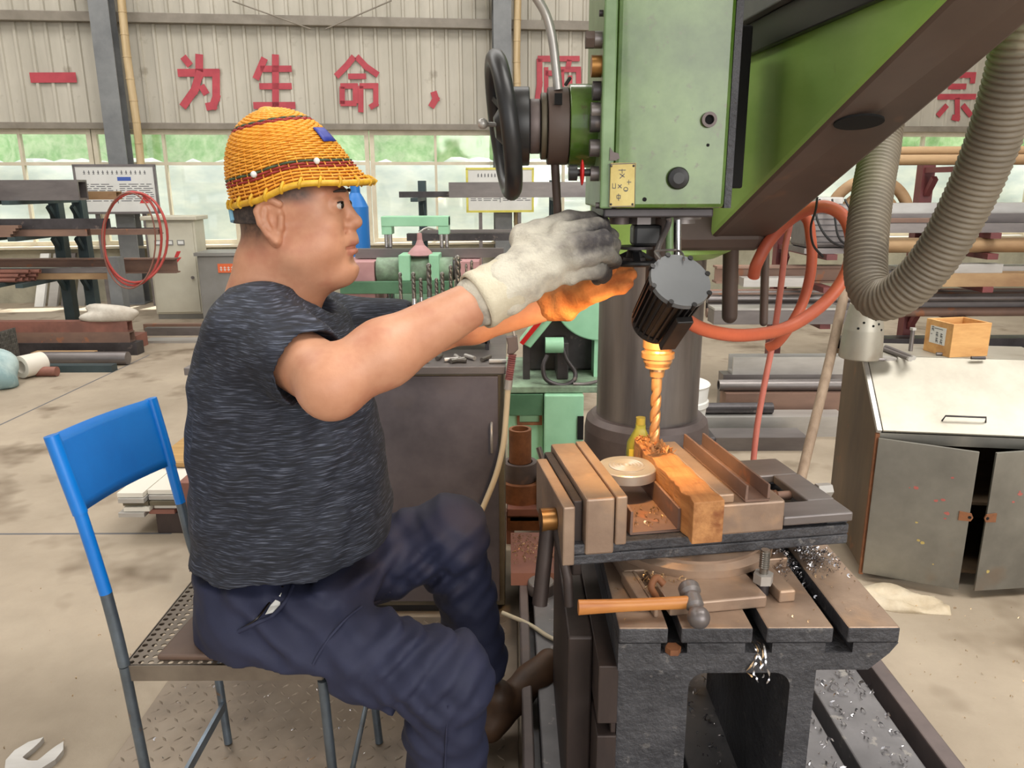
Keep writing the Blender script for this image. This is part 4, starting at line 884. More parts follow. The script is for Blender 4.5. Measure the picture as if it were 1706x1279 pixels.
uchan(VL(-.102, -.125, .0887), VL(-.102, .110, .0887), .094, .046, .005, 'rust_bar', 'steel_channel', 'brown steel channel between the vise jaws under the round flange')
fc = VL(-.104, .045, .1352)
t4 = thing('pipe_flange', 'bright turned steel flange disc resting on the channel in the vise', 'flange', fc)
MB().lathe(fc, (0, 0, 1), [(0, .058), (.001, .059), (.019, .059), (.021, .057), (.021, .036), (.023, .036)]+[(.023+(.0012 if i % 2 else 0), .036-.0036*i) for i in range(1, 8)]+[(.023, .008), (.019, .006), (.019, 0)], 56).build('disc', 'steel_light', t4)
# oil bottle behind the timber
b = VL(.03, .20, .0); bz = TZ+.0
tb = thing('oil_bottle', 'small yellow-green oil bottle behind the timber block', 'bottle', VL(-.026, .20, 0).xy.to_3d()+Vector((0, 0, TZ+.0225)))
c0 = VL(-.026, .20, 0); bw = .029
def rect_lathe(prof, c, n=24):
    mb = MB(); R = []
    for z, w_ in prof:
        R.append([Vector((c.x+w_*(abs(math.cos(a))**.5)*(1 if math.cos(a) >= 0 else -1), c.y+w_*.75*(abs(math.sin(a))**.5)*(1 if math.sin(a) >= 0 else -1), z)) for a in [2*math.pi*(i+.5)/n for i in range(n)]])
    mb.add([q for r_ in R for q in r_], [(k*n+i, k*n+(i+1) % n, (k+1)*n+(i+1) % n, (k+1)*n+i) for k in range(len(R)-1) for i in range(n)], True); mb.add(R[0], [tuple(range(n))[::-1]]); mb.add(R[-1], [tuple(range(n))]); return mb
z0 = TZ+.0225; rect_lathe([(z0, bw), (z0+.10, bw), (z0+.125, bw*.95), (z0+.155, bw*.45), (z0+.16, bw*.38), (z0+.168, bw*.38)], c0).build('bottle_body', 'bottle', tb)
lb = MB().box(c0.x-bw*.92, c0.x+bw*.92, c0.y-bw*.75-.0012, c0.y-bw*.75-.0002, z0+.05, z0+.118).build('label_sticker', 'bottle_label', tb)
for i in range(4): MB().box(c0.x-.012+.006*i, c0.x-.009+.006*i, c0.y-bw*.75-.0018, c0.y-bw*.75-.0013, z0+.085, z0+.097).build('label_print', 'ink', lb)
MB().cyl((c0.x, c0.y, z0+.1682), (c0.x, c0.y, z0+.184), .0105, n=20).build('bottle_cap', 'oil_cap', tb)
# ================================================================== ball-peen hammer
h0 = PZ(960, 1010, TZ+.045); h1 = PZ(1150, 1003, TZ+.040); hz_ = TZ+.030
ha = PZ(962, 1012, TZ+.032); hb = PZ(1150, 1004, TZ+.032)
t = thing('ball_peen_hammer', 'ball peen hammer with worn wooden handle lying on the box table', 'hammer', (hb.x, hb.y, TZ))
d_ = (hb-ha).normalized(); nrm_ = Vector((-d_.y, d_.x, 0)); n = 14; mb = MB(); R = []
for i in range(n+1):
    k = i/n; wv = .0135-.003*math.sin(k*math.pi)*.6-.002*k; hv = .010
    c_ = ha+(hb-ha)*k; R.append([c_+nrm_*hv*.9*math.cos(a)+Vector((0, 0, 1))*wv*math.sin(a) for a in [2*math.pi*j/16 for j in range(16)]])
mb.add([q for r_ in R for q in r_], [(i*16+j, i*16+(j+1) % 16, (i+1)*16+(j+1) % 16, (i+1)*16+j) for i in range(n) for j in range(16)], True); mb.add(R[0], [tuple(range(16))[::-1]]); mb.add(R[-1], [tuple(range(16))]); mb.build('handle', 'wood_handle', t)
hc_ = hb+d_*.004; hv = (-nrm_*.82+Vector((0, 0, -.30))).normalized()
MB().lathe(hc_-hv*.034, hv, [(0, .0165), (.003, .018), (.014, .018), (.020, .0135), (.026, .0150), (.042, .0150), (.047, .0115), (.052, .0115)], 28).sphere(hc_+hv*.031, .0185, 24, 14).build('hammer_head', 'steel', t)
# ================================================================== dark tool cabinet behind the worker
cy0 = 2.14; xa, xb = PY(312, 603, cy0).x, PY(832, 603, cy0).x; ct = .80
t = thing('tool_cabinet', 'dark grey steel tool cabinet standing behind the worker', 'cabinet', ((xa+xb)/2, cy0+.2, 0))
MB().box(xa, xb+.012, cy0+.012, cy0+.46, .03, ct-.022).build('carcass', 'olive_steel', t, bevel=.003)
for nm, a, b in (('door', xa+.004, (xa+xb)/2-.003), ('door', (xa+xb)/2+.003, xb-.004)):
    d = MB().box(a, b, cy0, cy0+.0115, .05, ct-.03).build(nm, 'dark_cab', t, bevel=.003)
    hx = a+.022 if nm == 'door' and a < xa+.1 else b-.02
    MB().tube([(hx, cy0-.001, .54), (hx, cy0-.02, .545), (hx, cy0-.02, .625), (hx, cy0-.001, .63)], .004, 8).build('pull_handle', 'steel_light', d)
MB().box(xa-.008, xb+.018, cy0-.010, cy0+.47, ct-.022, ct).build('top_plate', 'steel', t, bevel=.002)
MB().box(xa+.02, xb-.01, cy0+.03, cy0+.44, 0, .03).build('plinth', 'black', t)
# ---- drill rack on it
ry = 2.42; r0, r1 = PY(640, 505, ry).x, PY(812, 505, ry).x; rz = ct
t = thing('drill_rack', 'dark steel rack with upright drill bits on the tool cabinet', 'rack', ((r0+r1)/2, ry, rz))
zt = PY(700, 512, ry).z
MB().box(r0, r1, ry-.06, ry+.06, zt-.012, zt).build('hole_plate', 'steel_dark', t); MB().box(r0, r1, ry-.06, ry+.06, rz+.02, rz+.032).build('shelf', 'steel_dark', t)
for x in (r0, r1):
    for y in (ry-.06, ry+.05): MB().box(x-.006, x+.006, y, y+.012, rz, zt+.004).build('leg', 'steel_dark', t)
for i, (px, ytop, r) in enumerate(((668, 452, .006), (690, 452, .007), (716, 437, .0085), (738, 452, .007), (752, 440, .006), (764, 424, .010), (778, 438, .004), (787, 432, .005), (702, 462, .006), (728, 462, .006))):
    y = ry+(.03 if i % 3 == 2 else -.03 if i % 3 == 0 else 0.); x = PY(px, 480, y).x; ztp = PY(px, ytop, y).z
    b = thing('drill_bit', ('thick', 'thin')[r < .0065]+' upright twist drill bit in the rack on the tool cabinet', 'drill bit', (x, y, zt), 0, 'thick drill bits in the rack' if r >= .0065 else 'thin drill bits in the rack')
    mb = twist((0, 0), 0, ztp-zt-.03, r, 26, 2.4, 12); mb.v = [Vector((p.x+x, p.y+y, zt+.03-p.z)) for p in mb.v]; mb.build('flutes', 'bit_steel', b)
    MB().cyl((x, y, zt+.0005), (x, y, zt+.03), r*1.25, r*.95, n=14).build('shank', 'chrome', b)
# small tools on top near the right end
for i in range(9):
    x = xb-.03-.022*i; y = cy0+.03+.05*((i*7) % 5)/5; a_ = i*1.1
    single(MB().cyl((x, y, ct+.007), (x+.05*math.cos(a_), y+.05*abs(math.sin(a_)), ct+.007), .0065, n=10), 'steel_pin', ('steel_light', 'bit_steel')[i % 2], 'short steel pin among the small tools on the tool cabinet', 'pin', 'small pins on the tool cabinet')
# ---- air gun hanging at the cabinet's corner with a cream hose
ag = thing('air_gun', 'air blow gun with rose spring sleeve hung on the tool cabinet corner', 'air gun', PY(850, 600, 2.12))
ay = 2.115
MB().tube([PY(853, 540, ay), PY(858, 562, ay)], .004, 8).build('nozzle', 'steel_light', ag)
MB().prism([PY(x, y, ay-.012) for x, y in ((843, 562), (862, 560), (864, 582), (856, 590), (845, 590), (846, 575))], (0, .024, 0)).build('gun_body', 'flange', ag, bevel=.003)
sl = MB()
for i in range(12):
    k = i/11; p = PY(854-6*k, 590+40*k, ay); p2 = PY(854-6*(k+.07), 590+40*(k+.07), ay); sl.cyl(p, p2, .0125, .010, n=14)
sl.build('spring_sleeve', 'coil_rose', ag); MB().cyl(PY(848, 632, ay), PY(846, 648, ay), .0115, n=16).build('hose_clamp', 'steel_light', ag)
MB().tube(spline([PY(846, 648, ay), PY(843, 690, ay), PY(838, 740, ay-.01), PY(826, 790, ay-.02), PY(806, 840, ay-.03), PY(780, 900, ay-.04), PY(770, 960, ay-.05)], 8), .0085, 12).build('hose', 'hose_cream', ag)
single(MB().tube(spline([PZ(835, 1020, .14), PZ(880, 1040, .128), PZ(915, 1062, .128), PZ(950, 1074, .128), PZ(985, 1078, .128)], 8), .006, 10), 'thin_hose', 'hose_cream', 'thin cream hose lying across the drill base', 'hose')
# two round caps and a spanner on the drill base, left part
for px, py, r in ((900, 978, .040), (950, 990, .034)):
    p = PZ(px, py+8, BZ); single(MB().lathe((p.x, p.y, BZ), (0, 0, 1), [(0, r), (.034, r), (.037, r-.003)], 36), 'steel_puck', 'steel', ('larger' if r > .036 else 'smaller')+' round steel puck on the drill base beside the box table', 'steel puck')
p = PZ(930, 1088, BZ)
def spanner(nm, label, c, ang, s, L, mt, z, thk):
    q = []; 
    for i in range(19):
        a_ = math.radians(40)+math.radians(280)*i/18; q.append((s*math.cos(a_), s*math.sin(a_)*.92))
    q += [(s*.30, -s*.36), (-s*.22, -s*.34), (-s*.30, 0), (-s*.22, s*.34), (s*.30, s*.36)]
    sh_ = [(-s*.8, -s*.32), (-s*.8, s*.32), (-L, s*.27), (-L, -s*.27)]
    Mx = Matrix.Translation((c.x, c.y, z)) @ Matrix.Rotation(ang, 4, 'Z')
    t_ = thing(nm, label, 'spanner', (c.x, c.y, z))
    mb = MB(); n_ = 19
    # jaw as strip between outer arc and inner jaw outline
    inn = [(s*.62, s*.40), (s*.30, s*.36), (-s*.05, s*.36), (-s*.22, s*.34), (-s*.28, s*.16), (-s*.30, 0), (-s*.28, -s*.16), (-s*.22, -s*.34), (-s*.05, -s*.36), (s*.30, -s*.36), (s*.62, -s*.40)]
    m_ = len(inn); out = [(s*math.cos(math.radians(30)+math.radians(300)*i/(m_-1)), s*math.sin(math.radians(30)+math.radians(300)*i/(m_-1))*.95) for i in range(m_)]
    for i in range(m_-1): mb.prism([Vector((x, y, 0)) for x, y in (out[i], out[i+1], inn[i+1], inn[i])], (0, 0, thk))
    mb.xf(Mx).build('jaw', mt, t_); MB().prism([Vector((x, y, thk*.15)) for x, y in sh_], (0, 0, thk*.7)).xf(Mx).build('shank', mt, t_, bevel=.002)
spanner('open_spanner', 'small open spanner on the drill base beside the box table', p, math.radians(170), .022, .07, 'steel_light', BZ, .008)
p = PZ(57, 1262, 0); spanner('open_spanner', 'large pale open spanner lying on the concrete floor', p, math.radians(75), .062, .34, 'steel_light', 0, .014)
# ================================================================== green machine behind the drill column (base, guard)
gy = 3.25; GX = lambda px, Y=gy: PY(px, 650, Y).x
t = thing('grinding_machine', 'mint green grinding machine with red-striped guard behind the drill column', 'machine', (GX(905), gy+.2, 0))
gz = PY(900, 655, gy).z
MB().box(GX(846), GX(906), gy+.02, gy+.55, 0, gz-.002).build('base_left', 'mint', t, bevel=.006); MB().box(GX(906.5), GX(972), gy-.03, gy+.55, 0, gz-.002).build('base_right', 'mint', t, bevel=.006)
MB().box(GX(848), GX(905), gy-.005, gy+.0195, PY(900, 692, gy).z, gz-.004).build('drawer_front', 'green_dark', t, bevel=.003)
fr = MB(); a = PY(861, 707, gy+.018); b = PY(903, 684, gy+.018); th = .012
fr.box(a.x, b.x, gy+.008, gy+.0195, a.z, a.z+th).box(a.x, b.x, gy+.008, gy+.0195, b.z-th, b.z).box(a.x, a.x+th, gy+.008, gy+.0195, a.z+th, b.z-th).box(b.x-th, b.x, gy+.008, gy+.0195, a.z+th, b.z-th); fr.build('plate_frame', 'rust_edge', t)
MB().box(GX(962), GX(972), gy-.04, gy-.0305, PY(965, 728, gy).z, PY(965, 690, gy).z).build('vent', 'hole', t)
MB().box(GX(840), GX(1010), gy+.0, gy+.6, gz, gz+.03).build('table_top', 'mint_dirty', t, bevel=.004)
MB().box(GX(884), GX(1010), gy+.30, gy+.55, gz+.0305, gz+.32).build('back_housing', 'steel_dark', t, bevel=.01)
MB().box(GX(930), GX(950), gy+.12, gy+.29, gz+.0305, gz+.20).build('tool_post', 'steel_dark', t, bevel=.005)
p = PY(920, 575, gy+.1); MB().cyl((p.x-.03, gy+.1, p.z), (p.x+.05, gy+.1, p.z), .035, n=24).build('spindle_boss', 'mint', t)
# guard: disc sector and slanted striped box
gc = PY(1000, 488, gy+.18); gr = .215
q = [Vector((gc.x+gr*math.cos(a_), gy+.16, gc.z+gr*math.sin(a_))) for a_ in [math.radians(165+115*i/20) for i in range(21)]]+[Vector((gc.x, gy+.16, gc.z))]
MB().prism(q, (0, .10, 0)).build('belt_guard', 'mint', t, bevel=.006)
MB().box(gc.x-.02, gc.x+.05, gy+.17, gy+.29, gz+.0305, gc.z).build('guard_post', 'mint', t)
g1 = [PY(x, y, gy+.12) for x, y in ((866, 570), (884, 580), (933, 520), (922, 502))]
gb = MB().prism(g1, (0, .10, 0)).build('wheel_guard', 'mint', t, bevel=.004)
g2 = [PY(x, y, gy+.117) for x, y in ((866, 570), (872, 574), (927, 508), (921, 502))]
MB().prism(g2, (0, -.012, 0)).build('red_stripe', 'red_knob', gb)
MB().box(GX(872), GX(884), gy+.13, gy+.2, gz+.0305, PY(880, 574, gy+.12).z).build('guard_bracket', 'steel_dark', t)
MB().tube(spline([PY(912, 592, gy+.06), PY(905, 610, gy+.04), PY(910, 632, gy+.03), PY(935, 642, gy+.03), PY(955, 635, gy+.04), PY(958, 620, gy+.06), PY(945, 600, gy+.08), PY(938, 580, gy+.1)], 8), .010, 10).build('coolant_hose', 'steel_dark', t)
MB().tube(spline([PY(955, 640, gy+.02), PY(975, 640, gy+.02), PY(998, 635, gy+.02)], 6), .008, 8).build('coolant_pipe', 'steel', t)
# white pail with blue band beyond the column
p = PZ(1172, 720, 0); single(MB().lathe((.705, 3.1, .30), (0, 0, 1), [(0, .10), (.10, .108), (.11, .116), (.13, .116), (.135, .11), (.19, .115), (.20, .12), (.205, .115)], 32), 'plastic_pail', 'white', 'white plastic pail standing beyond the drill column', 'pail')
xx = .705; single(MB().box(xx-.14, xx+.13, 2.98, 3.24, 0, .2998), 'crate', 'steel_dark', 'dark crate under the white pail beyond the drill column', 'crate', bevel=.008)
# ================================================================== second green machine (band saw) behind the worker's arm
my = 4.7; MX = lambda px: PY(px, 430, my).x; MZ = lambda py, Y=my: PY(700, py, Y).z
t = thing('band_saw', 'mint green band saw with arch frame and chrome rods behind the arm', 'machine', (MX(690), my+.1, 0))
MB().box(MX(575), MX(770), my-.15, my+.45, 0, MZ(505)).build('bed', 'green_dark', t, bevel=.01)
MB().box(MX(575), MX(760), my-.18, my-.151, MZ(482), MZ(462)).build('front_rail', 'green_dark', t, bevel=.004)
MB().box(MX(580), MX(630), my-.145, my+.3, MZ(504), MZ(432)).build('side_panel', 'pink_panel', t)
MB().box(MX(765), MX(800), my-.145, my+.3, MZ(504), MZ(432)).build('side_panel', 'pink_panel', t)
ar = MB()
for a, b in ((633, 650), (729, 747)): ar.box(MX(a), MX(b), my+.12, my+.24, MZ(392), MZ(362))
ar.box(MX(633), MX(747), my+.115, my+.245, MZ(378), MZ(361)); ar.build('arch', 'mint', t, bevel=.004)
for px in (638, 645, 733, 742): MB().cyl((MX(px), my+.18, MZ(505)), (MX(px), my+.18, MZ(392)), .012, n=14).build('guide_rod', 'chrome', t)
MB().box(MX(590), MX(840), my+.05, my+.12, MZ(430), MZ(415)).build('saw_beam', 'steel', t)
MB().lathe((MX(632), my-.06, MZ(447)), (1, 0, 0), [(0, .075), (MX(757)-MX(632), .075)], 28).build('motor_drum', 'mint_dirty', t)
for a, b in ((671, 689), (720, 736)): MB().box(MX(a), MX(b), my-.17, my+.03, MZ(462), MZ(420)).build('clamp_bracket', 'mint', t, bevel=.006)
MB().lathe((MX(757.5), my-.06, MZ(447)), (1, 0, 0), [(0, .06), (.05, .06)], 28).build('drum_end', 'steel_dark', t)
lx, lz = MX(703), MZ(424)
l2 = thing('lamp_shade', 'rose bell-shaped lamp shade on the green band saw', 'lamp', (lx, my-.06, lz-.01)); 
MB().lathe((lx, my-.06, MZ(423)), (0, 0, 1), [(0, .075), (.004, .08), (.03, .06), (.06, .028), (.09, .016), (.13, .014)], 28).build('shade', 'pink_panel', l2); MB().lathe((lx, my-.06, MZ(424)), (0, 0, 1), [(0, .04), (.02, .07)], 24).build('shade_liner', 'red_knob', l2)
MB().tube(spline([(lx, my-.06, MZ(423)+.13), (lx, my, MZ(385)), (MX(712), my+.05, MZ(380)), (MX(726), my+.1, MZ(384))], 6), .006, 8).build('wire_arm', 'steel_light', l2)
# bundles lying in racks seen through the windows behind: long beams beside the second board
ry0 = 6.9
rack('stock_rack', 'dark rack carrying beams behind the green band saw', [PY(925, 400, ry0).x, PY(700, 400, ry0).x], PY(900, 300, ry0).z, [PY(900, 329, 6.6).z, PY(900, 401, 6.6).z], 6.6, 7.2, 'rack_teal', .07)
def onM(kind, x0, x1, py, Y, w, h, m, label, cat): 
    z = PY(900, py, 6.6).z+h/2; return stock(kind, (PY(x0, py, Y).x, Y, z), (PY(x1, py, Y).x, Y, z), w, h, m, label, cat)
onM('tube', 750, 1180, 329, 6.68, .10, .125, 'steel', 'large grey tube on the rack behind the handwheel', 'steel tube')
onM('tube', 667, 1150, 329, 6.85, .06, .05, 'steel_dark', 'slim dark tube reaching left behind the handwheel', 'steel tube')
onM('flat', 680, 1100, 401, 6.68, .10, .06, 'steel_dark', 'dark flat bar on the rack behind the glove', 'flat bar'); onM('tube', 700, 1100, 401, 6.85, .09, .08, 'steel', 'grey tube behind the dark flat bar', 'steel tube')
# ================================================================== rusty offcuts between cabinet and vise
oy = 2.62; ox = PY(872, 800, oy).x
t = thing('scrap_bench', 'low rusty bench with offcuts beside the tool cabinet', 'bench', (ox+.06, oy+.1, 0))
zb_ = PY(870, 842, oy).z
MB().box(ox-.06, ox+.16, oy-.03, oy+.4, zb_-.03, zb_).build('bench_top', 'rust_red', t, bevel=.003)
MB().box(ox-.06, ox+.16, oy+.0, oy+.02, zb_-.10, zb_-.03).build('apron', 'rust_edge', t)
for x in (ox-.05, ox+.14):
    for y in (oy+.03, oy+.36): MB().box(x-.015, x+.015, y-.015, y+.015, 0, zb_-.03).build('leg', 'rust_red', t)
MB().box(ox-.05, ox+.15, oy+.0, oy+.38, .10, .115).build('lower_shelf', 'rust_red', t)
def sleeve(px, y1, y0, r, Y, m, label, z=None):
    z0_ = PY(px, y0, Y).z if z is None else z; z1_ = PY(px, y1, Y).z; x = PY(px, y0, Y).x
    single(MB().pipe((x, Y, z0_), (x, Y, z1_), r, r*.75, 28), 'pipe_offcut', m, label, 'pipe offcut'); return z1_
za = sleeve(868, 797, 842, .085, oy+.08, 'rust_edge', 'wide rusty pipe offcut, lowest on the scrap bench', zb_)
zb2 = sleeve(866, 768, 797, .062, oy+.08, 'flange', 'dark pipe offcut stacked in the middle on the scrap bench', za)
sleeve(866, 714, 768, .042, oy+.08, 'rust_edge', 'tall narrow rusty pipe offcut on top of the stack', zb2)
sleeve(915, 792, 842, .05, oy+.04, 'flange', 'short rusty pipe offcut beside the stack on the scrap bench', zb_)
single(MB().tube([PY(920, 820, oy+.1), PY(897, 745, oy+.16)], .011, 10), 'steel_rod', 'steel', 'grey rod leaning among the rusty offcuts', 'rod')
single(MB().box(ox-.04, ox+.04, oy+.02, oy+.2, .1152, .16), 'carton', 'white', 'white carton on the lower shelf of the scrap bench', 'carton', bevel=.003)
single(MB().hexa([PZ(850, 975, BZ+.0125), PZ(945, 975, BZ+.0125), PZ(945, 905, BZ+.0125), PZ(850, 905, BZ+.0125)]+[p+Vector((0, .02, .03)) for p in (PZ(850, 975, BZ+.0125), PZ(945, 975, BZ+.0125), PZ(945, 905, BZ+.0125), PZ(850, 905, BZ+.0125))]), 'rusty_plate', 'rust_red', 'rusty steel plate strewn with chips beside the drill base', 'steel plate')
# ================================================================== sheet-metal desk cabinet on the right
def vtx(px, py, z): return PZ(px, py, z)
fl = Vector((1.180, 2.37, 0)); fdir = Vector((.98, -.155, 0)).normalized(); bdir = Vector((.155, .98, 0)).normalized(); Lw = .60; zfr = .53; zbk = .715
t = desk = thing('desk_cabinet', 'sheet-metal desk cabinet with sloping lid and two doors ajar', 'cabinet', fl, 0)
def K(a, b, z): return fl+fdir*a+bdir*b+Vector((0, 0, z))
dep, dslope = .46, .24
side = [(0, .04), (dep, .04), (dep, zbk), (dslope, zbk), (0, zfr)]
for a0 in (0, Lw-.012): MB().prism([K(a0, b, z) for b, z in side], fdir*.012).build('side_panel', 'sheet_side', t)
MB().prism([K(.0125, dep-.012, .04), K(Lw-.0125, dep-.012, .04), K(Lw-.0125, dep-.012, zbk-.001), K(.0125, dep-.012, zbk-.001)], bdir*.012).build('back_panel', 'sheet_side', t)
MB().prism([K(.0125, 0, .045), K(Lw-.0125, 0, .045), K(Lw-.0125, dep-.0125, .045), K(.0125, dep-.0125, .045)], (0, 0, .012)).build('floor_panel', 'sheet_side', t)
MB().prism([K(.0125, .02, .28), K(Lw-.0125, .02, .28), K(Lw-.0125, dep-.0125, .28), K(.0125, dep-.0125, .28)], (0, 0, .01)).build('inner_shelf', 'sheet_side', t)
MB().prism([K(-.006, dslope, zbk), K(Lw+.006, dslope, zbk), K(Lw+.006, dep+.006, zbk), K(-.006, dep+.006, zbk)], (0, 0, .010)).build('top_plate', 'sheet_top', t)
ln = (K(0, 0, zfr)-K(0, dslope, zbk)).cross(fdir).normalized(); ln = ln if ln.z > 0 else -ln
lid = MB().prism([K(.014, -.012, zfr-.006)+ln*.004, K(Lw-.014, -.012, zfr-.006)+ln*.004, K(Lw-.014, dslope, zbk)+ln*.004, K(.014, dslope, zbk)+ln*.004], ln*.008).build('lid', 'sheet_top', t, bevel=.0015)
for a0 in (-.004, Lw-.010): MB().prism([K(a0, -.012, zfr-.008)+ln*.002, K(a0+.014, -.012, zfr-.008)+ln*.002, K(a0+.014, dslope, zbk)+ln*.002, K(a0, dslope, zbk)+ln*.002], ln*.014).build('lid_edge', 'steel_light', t)
hp = lambda a, b: K(a, b, zfr+(zbk-zfr)*b/dslope)+ln*.012
MB().tube([hp(.20, .028), hp(.205, .032)+ln*.022, hp(.325, .032)+ln*.022, hp(.33, .028)], .003, 8).build('lid_handle', 'steel_dark', lid)
MB().prism([K(.0, -.001, zfr-.045), K(Lw, -.001, zfr-.045), K(Lw, -.001, zfr-.010), K(0, -.001, zfr-.010)], bdir*.010).build('front_rail', 'sheet_metal', t)
for a0, nm in ((-.004, 1), (Lw-.008, 2)): MB().prism([K(a0, -.012, .02), K(a0+.012, -.012, .02), K(a0+.012, -.012, zfr-.01), K(a0, -.012, zfr-.01)], bdir*.011).build('hinge_post', 'rust_edge', t)
def door(a0, ang, sgn, Wd):
    o_ = K(a0, -.014, 0); dx = (Matrix.Rotation(ang, 3, 'Z') @ fdir)*sgn; nn = Vector((dx.y, -dx.x, 0)); nn = nn if nn.y < 0 else -nn
    d = MB().prism([o_+Vector((0, 0, .03)), o_+dx*Wd+Vector((0, 0, .03)), o_+dx*Wd+Vector((0, 0, zfr-.03)), o_+Vector((0, 0, zfr-.022))], -nn*-.008).build('door', 'sheet_metal', t, bevel=.0015)
    tip = o_+dx*(Wd-.03)+nn*.0085; MB().prism([tip+Vector((0, 0, .27)), tip+dx*.034+Vector((0, 0, .272)), tip+dx*.040+Vector((0, 0, .285)), tip+dx*.034+Vector((0, 0, .298)), tip+Vector((0, 0, .30))], nn*.004).build('hasp', 'rust_edge', d)
    tip2 = tip+dx*.030+nn*.0042+Vector((0, 0, .285)); MB().cyl(tip2, tip2+nn*.001, .005, n=12).build('hasp_eye', 'hole', d)
    rr_ = random.Random(int(a0*10)+3)
    for i in range(11):
        u, v = rr_.uniform(.35, .95)*Wd, rr_.uniform(.25, .42) if i % 3 else rr_.uniform(.05, .4); c_ = o_+dx*u+Vector((0, 0, v))+nn*.0083; s_ = rr_.uniform(.003, .012)
        MB().prism([c_+dx*s_*math.cos(k*1.05)*rr_.uniform(.5, 1)+Vector((0, 0, 1))*s_*.7*math.sin(k*1.05)*rr_.uniform(.5, 1) for k in range(6)], nn*.0004).build('paint_fleck', 'paint_red' if i % 3 else 'paint_yellow', d)
    return d
door(.004, math.radians(-15), 1, .283); door(Lw-.004, math.radians(15), -1, .283)
# things on the desk
zt_ = zbk+.0102
p = PZ(1433, 598, zt_); t = thing('perforated_can', 'dented steel can with small holes standing on the desk cabinet', 'can', p)
cm = MB(); ht = .185; cm.lathe(p, (0, 0, 1), [(0, .066), (.004, .070), (.10, .064), (ht, .050), (ht, .047), (.10, .061), (.006, .066)], 36); cm.build('can_body', 'sheet_top', t)
for i, (a_, z) in enumerate(((-2.0, .13), (-1.75, .15), (-1.5, .12), (-1.35, .14), (-1.15, .125), (-.95, .105), (-2.25, .11), (-1.0, .16))):
    r = .0645+(.050-.064)*(z-.1)/.085 if z > .1 else .066; c_ = p+Vector((r*math.cos(a_), r*math.sin(a_), z)); n_ = Vector((math.cos(a_), math.sin(a_), 0)); MB().cyl(c_-n_*.002, c_+n_*.0006, .004, n=10).build('punched_hole', 'hole', t)
p = PZ(1460, 597, zt_); single(MB().lathe(p+Vector((.02, -.03, 0)), (0, 0, 1), [(0, .032), (.005, .032), (.005, .012)], 28), 'steel_washer', 'steel_light', 'flat steel washer beside the perforated can', 'washer')
for i, (a, b) in enumerate((((1468, 582), (1514, 600)), ((1476, 580), (1520, 598)))):
    a_ = PZ(*a, zt_+.008); b_ = PZ(*b, zt_+.008); t = thing('hex_bolt', 'long hex bolt lying on the desk cabinet beside the can', 'bolt', a_, 0, 'long bolts on the desk cabinet')
    MB().cyl(a_, b_, .0075, n=14).build('shank', 'steel', t); d_ = (b_-a_).normalized(); MB()._flat(b_, b_+d_*.01, .0085, 6).build('head', 'steel_light', t)
p = PZ(1524, 590, zt_); t = thing('upright_bolt', 'bolt standing upright on its nut on the desk cabinet', 'bolt', p); MB().cyl(p+Vector((0, .03, 0)), p+Vector((0, .03, .075)), .007, n=14).build('shank', 'steel', t); MB()._flat(p+Vector((0, .03, .075)), p+Vector((0, .03, .083)), .0115, 6).build('head', 'steel_light', t)
for (x, y) in ((1450, 601), (1560, 592), (1618, 599)): 
    p = PZ(x, y, zt_+.0055); single(MB().cyl(p, p+Vector((.045, -.004, 0)), .0055, n=12), 'steel_pin', 'steel' if x != 1618 else 'steel_dark', 'short steel pin lying on the desk cabinet top', 'pin', 'pins on the desk cabinet')
# wooden box
c0 = PZ(1548, 582, zt_); c1 = PZ(1585, 600, zt_); c2 = PZ(1650, 597, zt_)
e1 = (c2-c1); e2 = Vector((-e1.y, e1.x, 0)).normalized()*.13; e1 = e1.normalized()*.148; hgt = .115; th = .008
c1 = c1+Vector((0, .012, 0))
t = thing('wooden_box', 'open wooden box with handwritten label on the desk cabinet', 'box', c1)
n1 = e1.normalized(); n2 = e2.normalized(); up_ = Vector((0, 0, hgt))
def plank_(p, a, b): return MB().prism([p, p+a, p+a+b, p+b], up_)
plank_(c1, e1, n2*th).build('side_board', 'wood_box', t, bevel=.001); plank_(c1+e2-n2*th, e1, n2*th).build('side_board', 'wood_box', t, bevel=.001)
en = plank_(c1+n2*th*1.01, n1*th, e2-n2*th*2.02).build('end_board', 'wood_box', t, bevel=.001); plank_(c1+e1-n1*th+n2*th*1.01, n1*th, e2-n2*th*2.02).build('end_board', 'wood_box', t, bevel=.001)
MB().prism([c1+n1*th+n2*th, c1+e1-n1*th+n2*th, c1+e1-n1*th+e2-n2*th, c1+n1*th+e2-n2*th], (0, 0, .006)).build('bottom_board', 'wood_box', t)
lo_ = c1-n1*.0012+n2*.03; lbp = MB().prism([lo_+Vector((0, 0, .035)), lo_+n2*.075+Vector((0, 0, .035)), lo_+n2*.075+Vector((0, 0, .095)), lo_+Vector((0, 0, .095))], n1*.001).build('paper_label', 'white', en)
ik = MB()
def ls(u0, v0, u1, v1): 
    a_ = lo_+n2*(.075-u0)+Vector((0, 0, v0)); b_ = lo_+n2*(.075-u1)+Vector((0, 0, v1)); ik.beam(a_-n1*.0004, b_-n1*.0004, .0006, .0022)
for cu, cv in ((.012, .085), (.035, .068), (.056, .066), (.036, .048), (.058, .046)):
    ls(cu-.006, cv+.006, cu+.006, cv+.006); ls(cu-.006, cv-.001, cu+.006, cv-.001); ls(cu, cv+.009, cu-.003, cv-.008); ls(cu+.001, cv, cu+.006, cv-.008)
ls(.005, .066, .012, .066); ls(.02, .088, .06, .088)
ik.build('handwriting', 'ink', lbp)
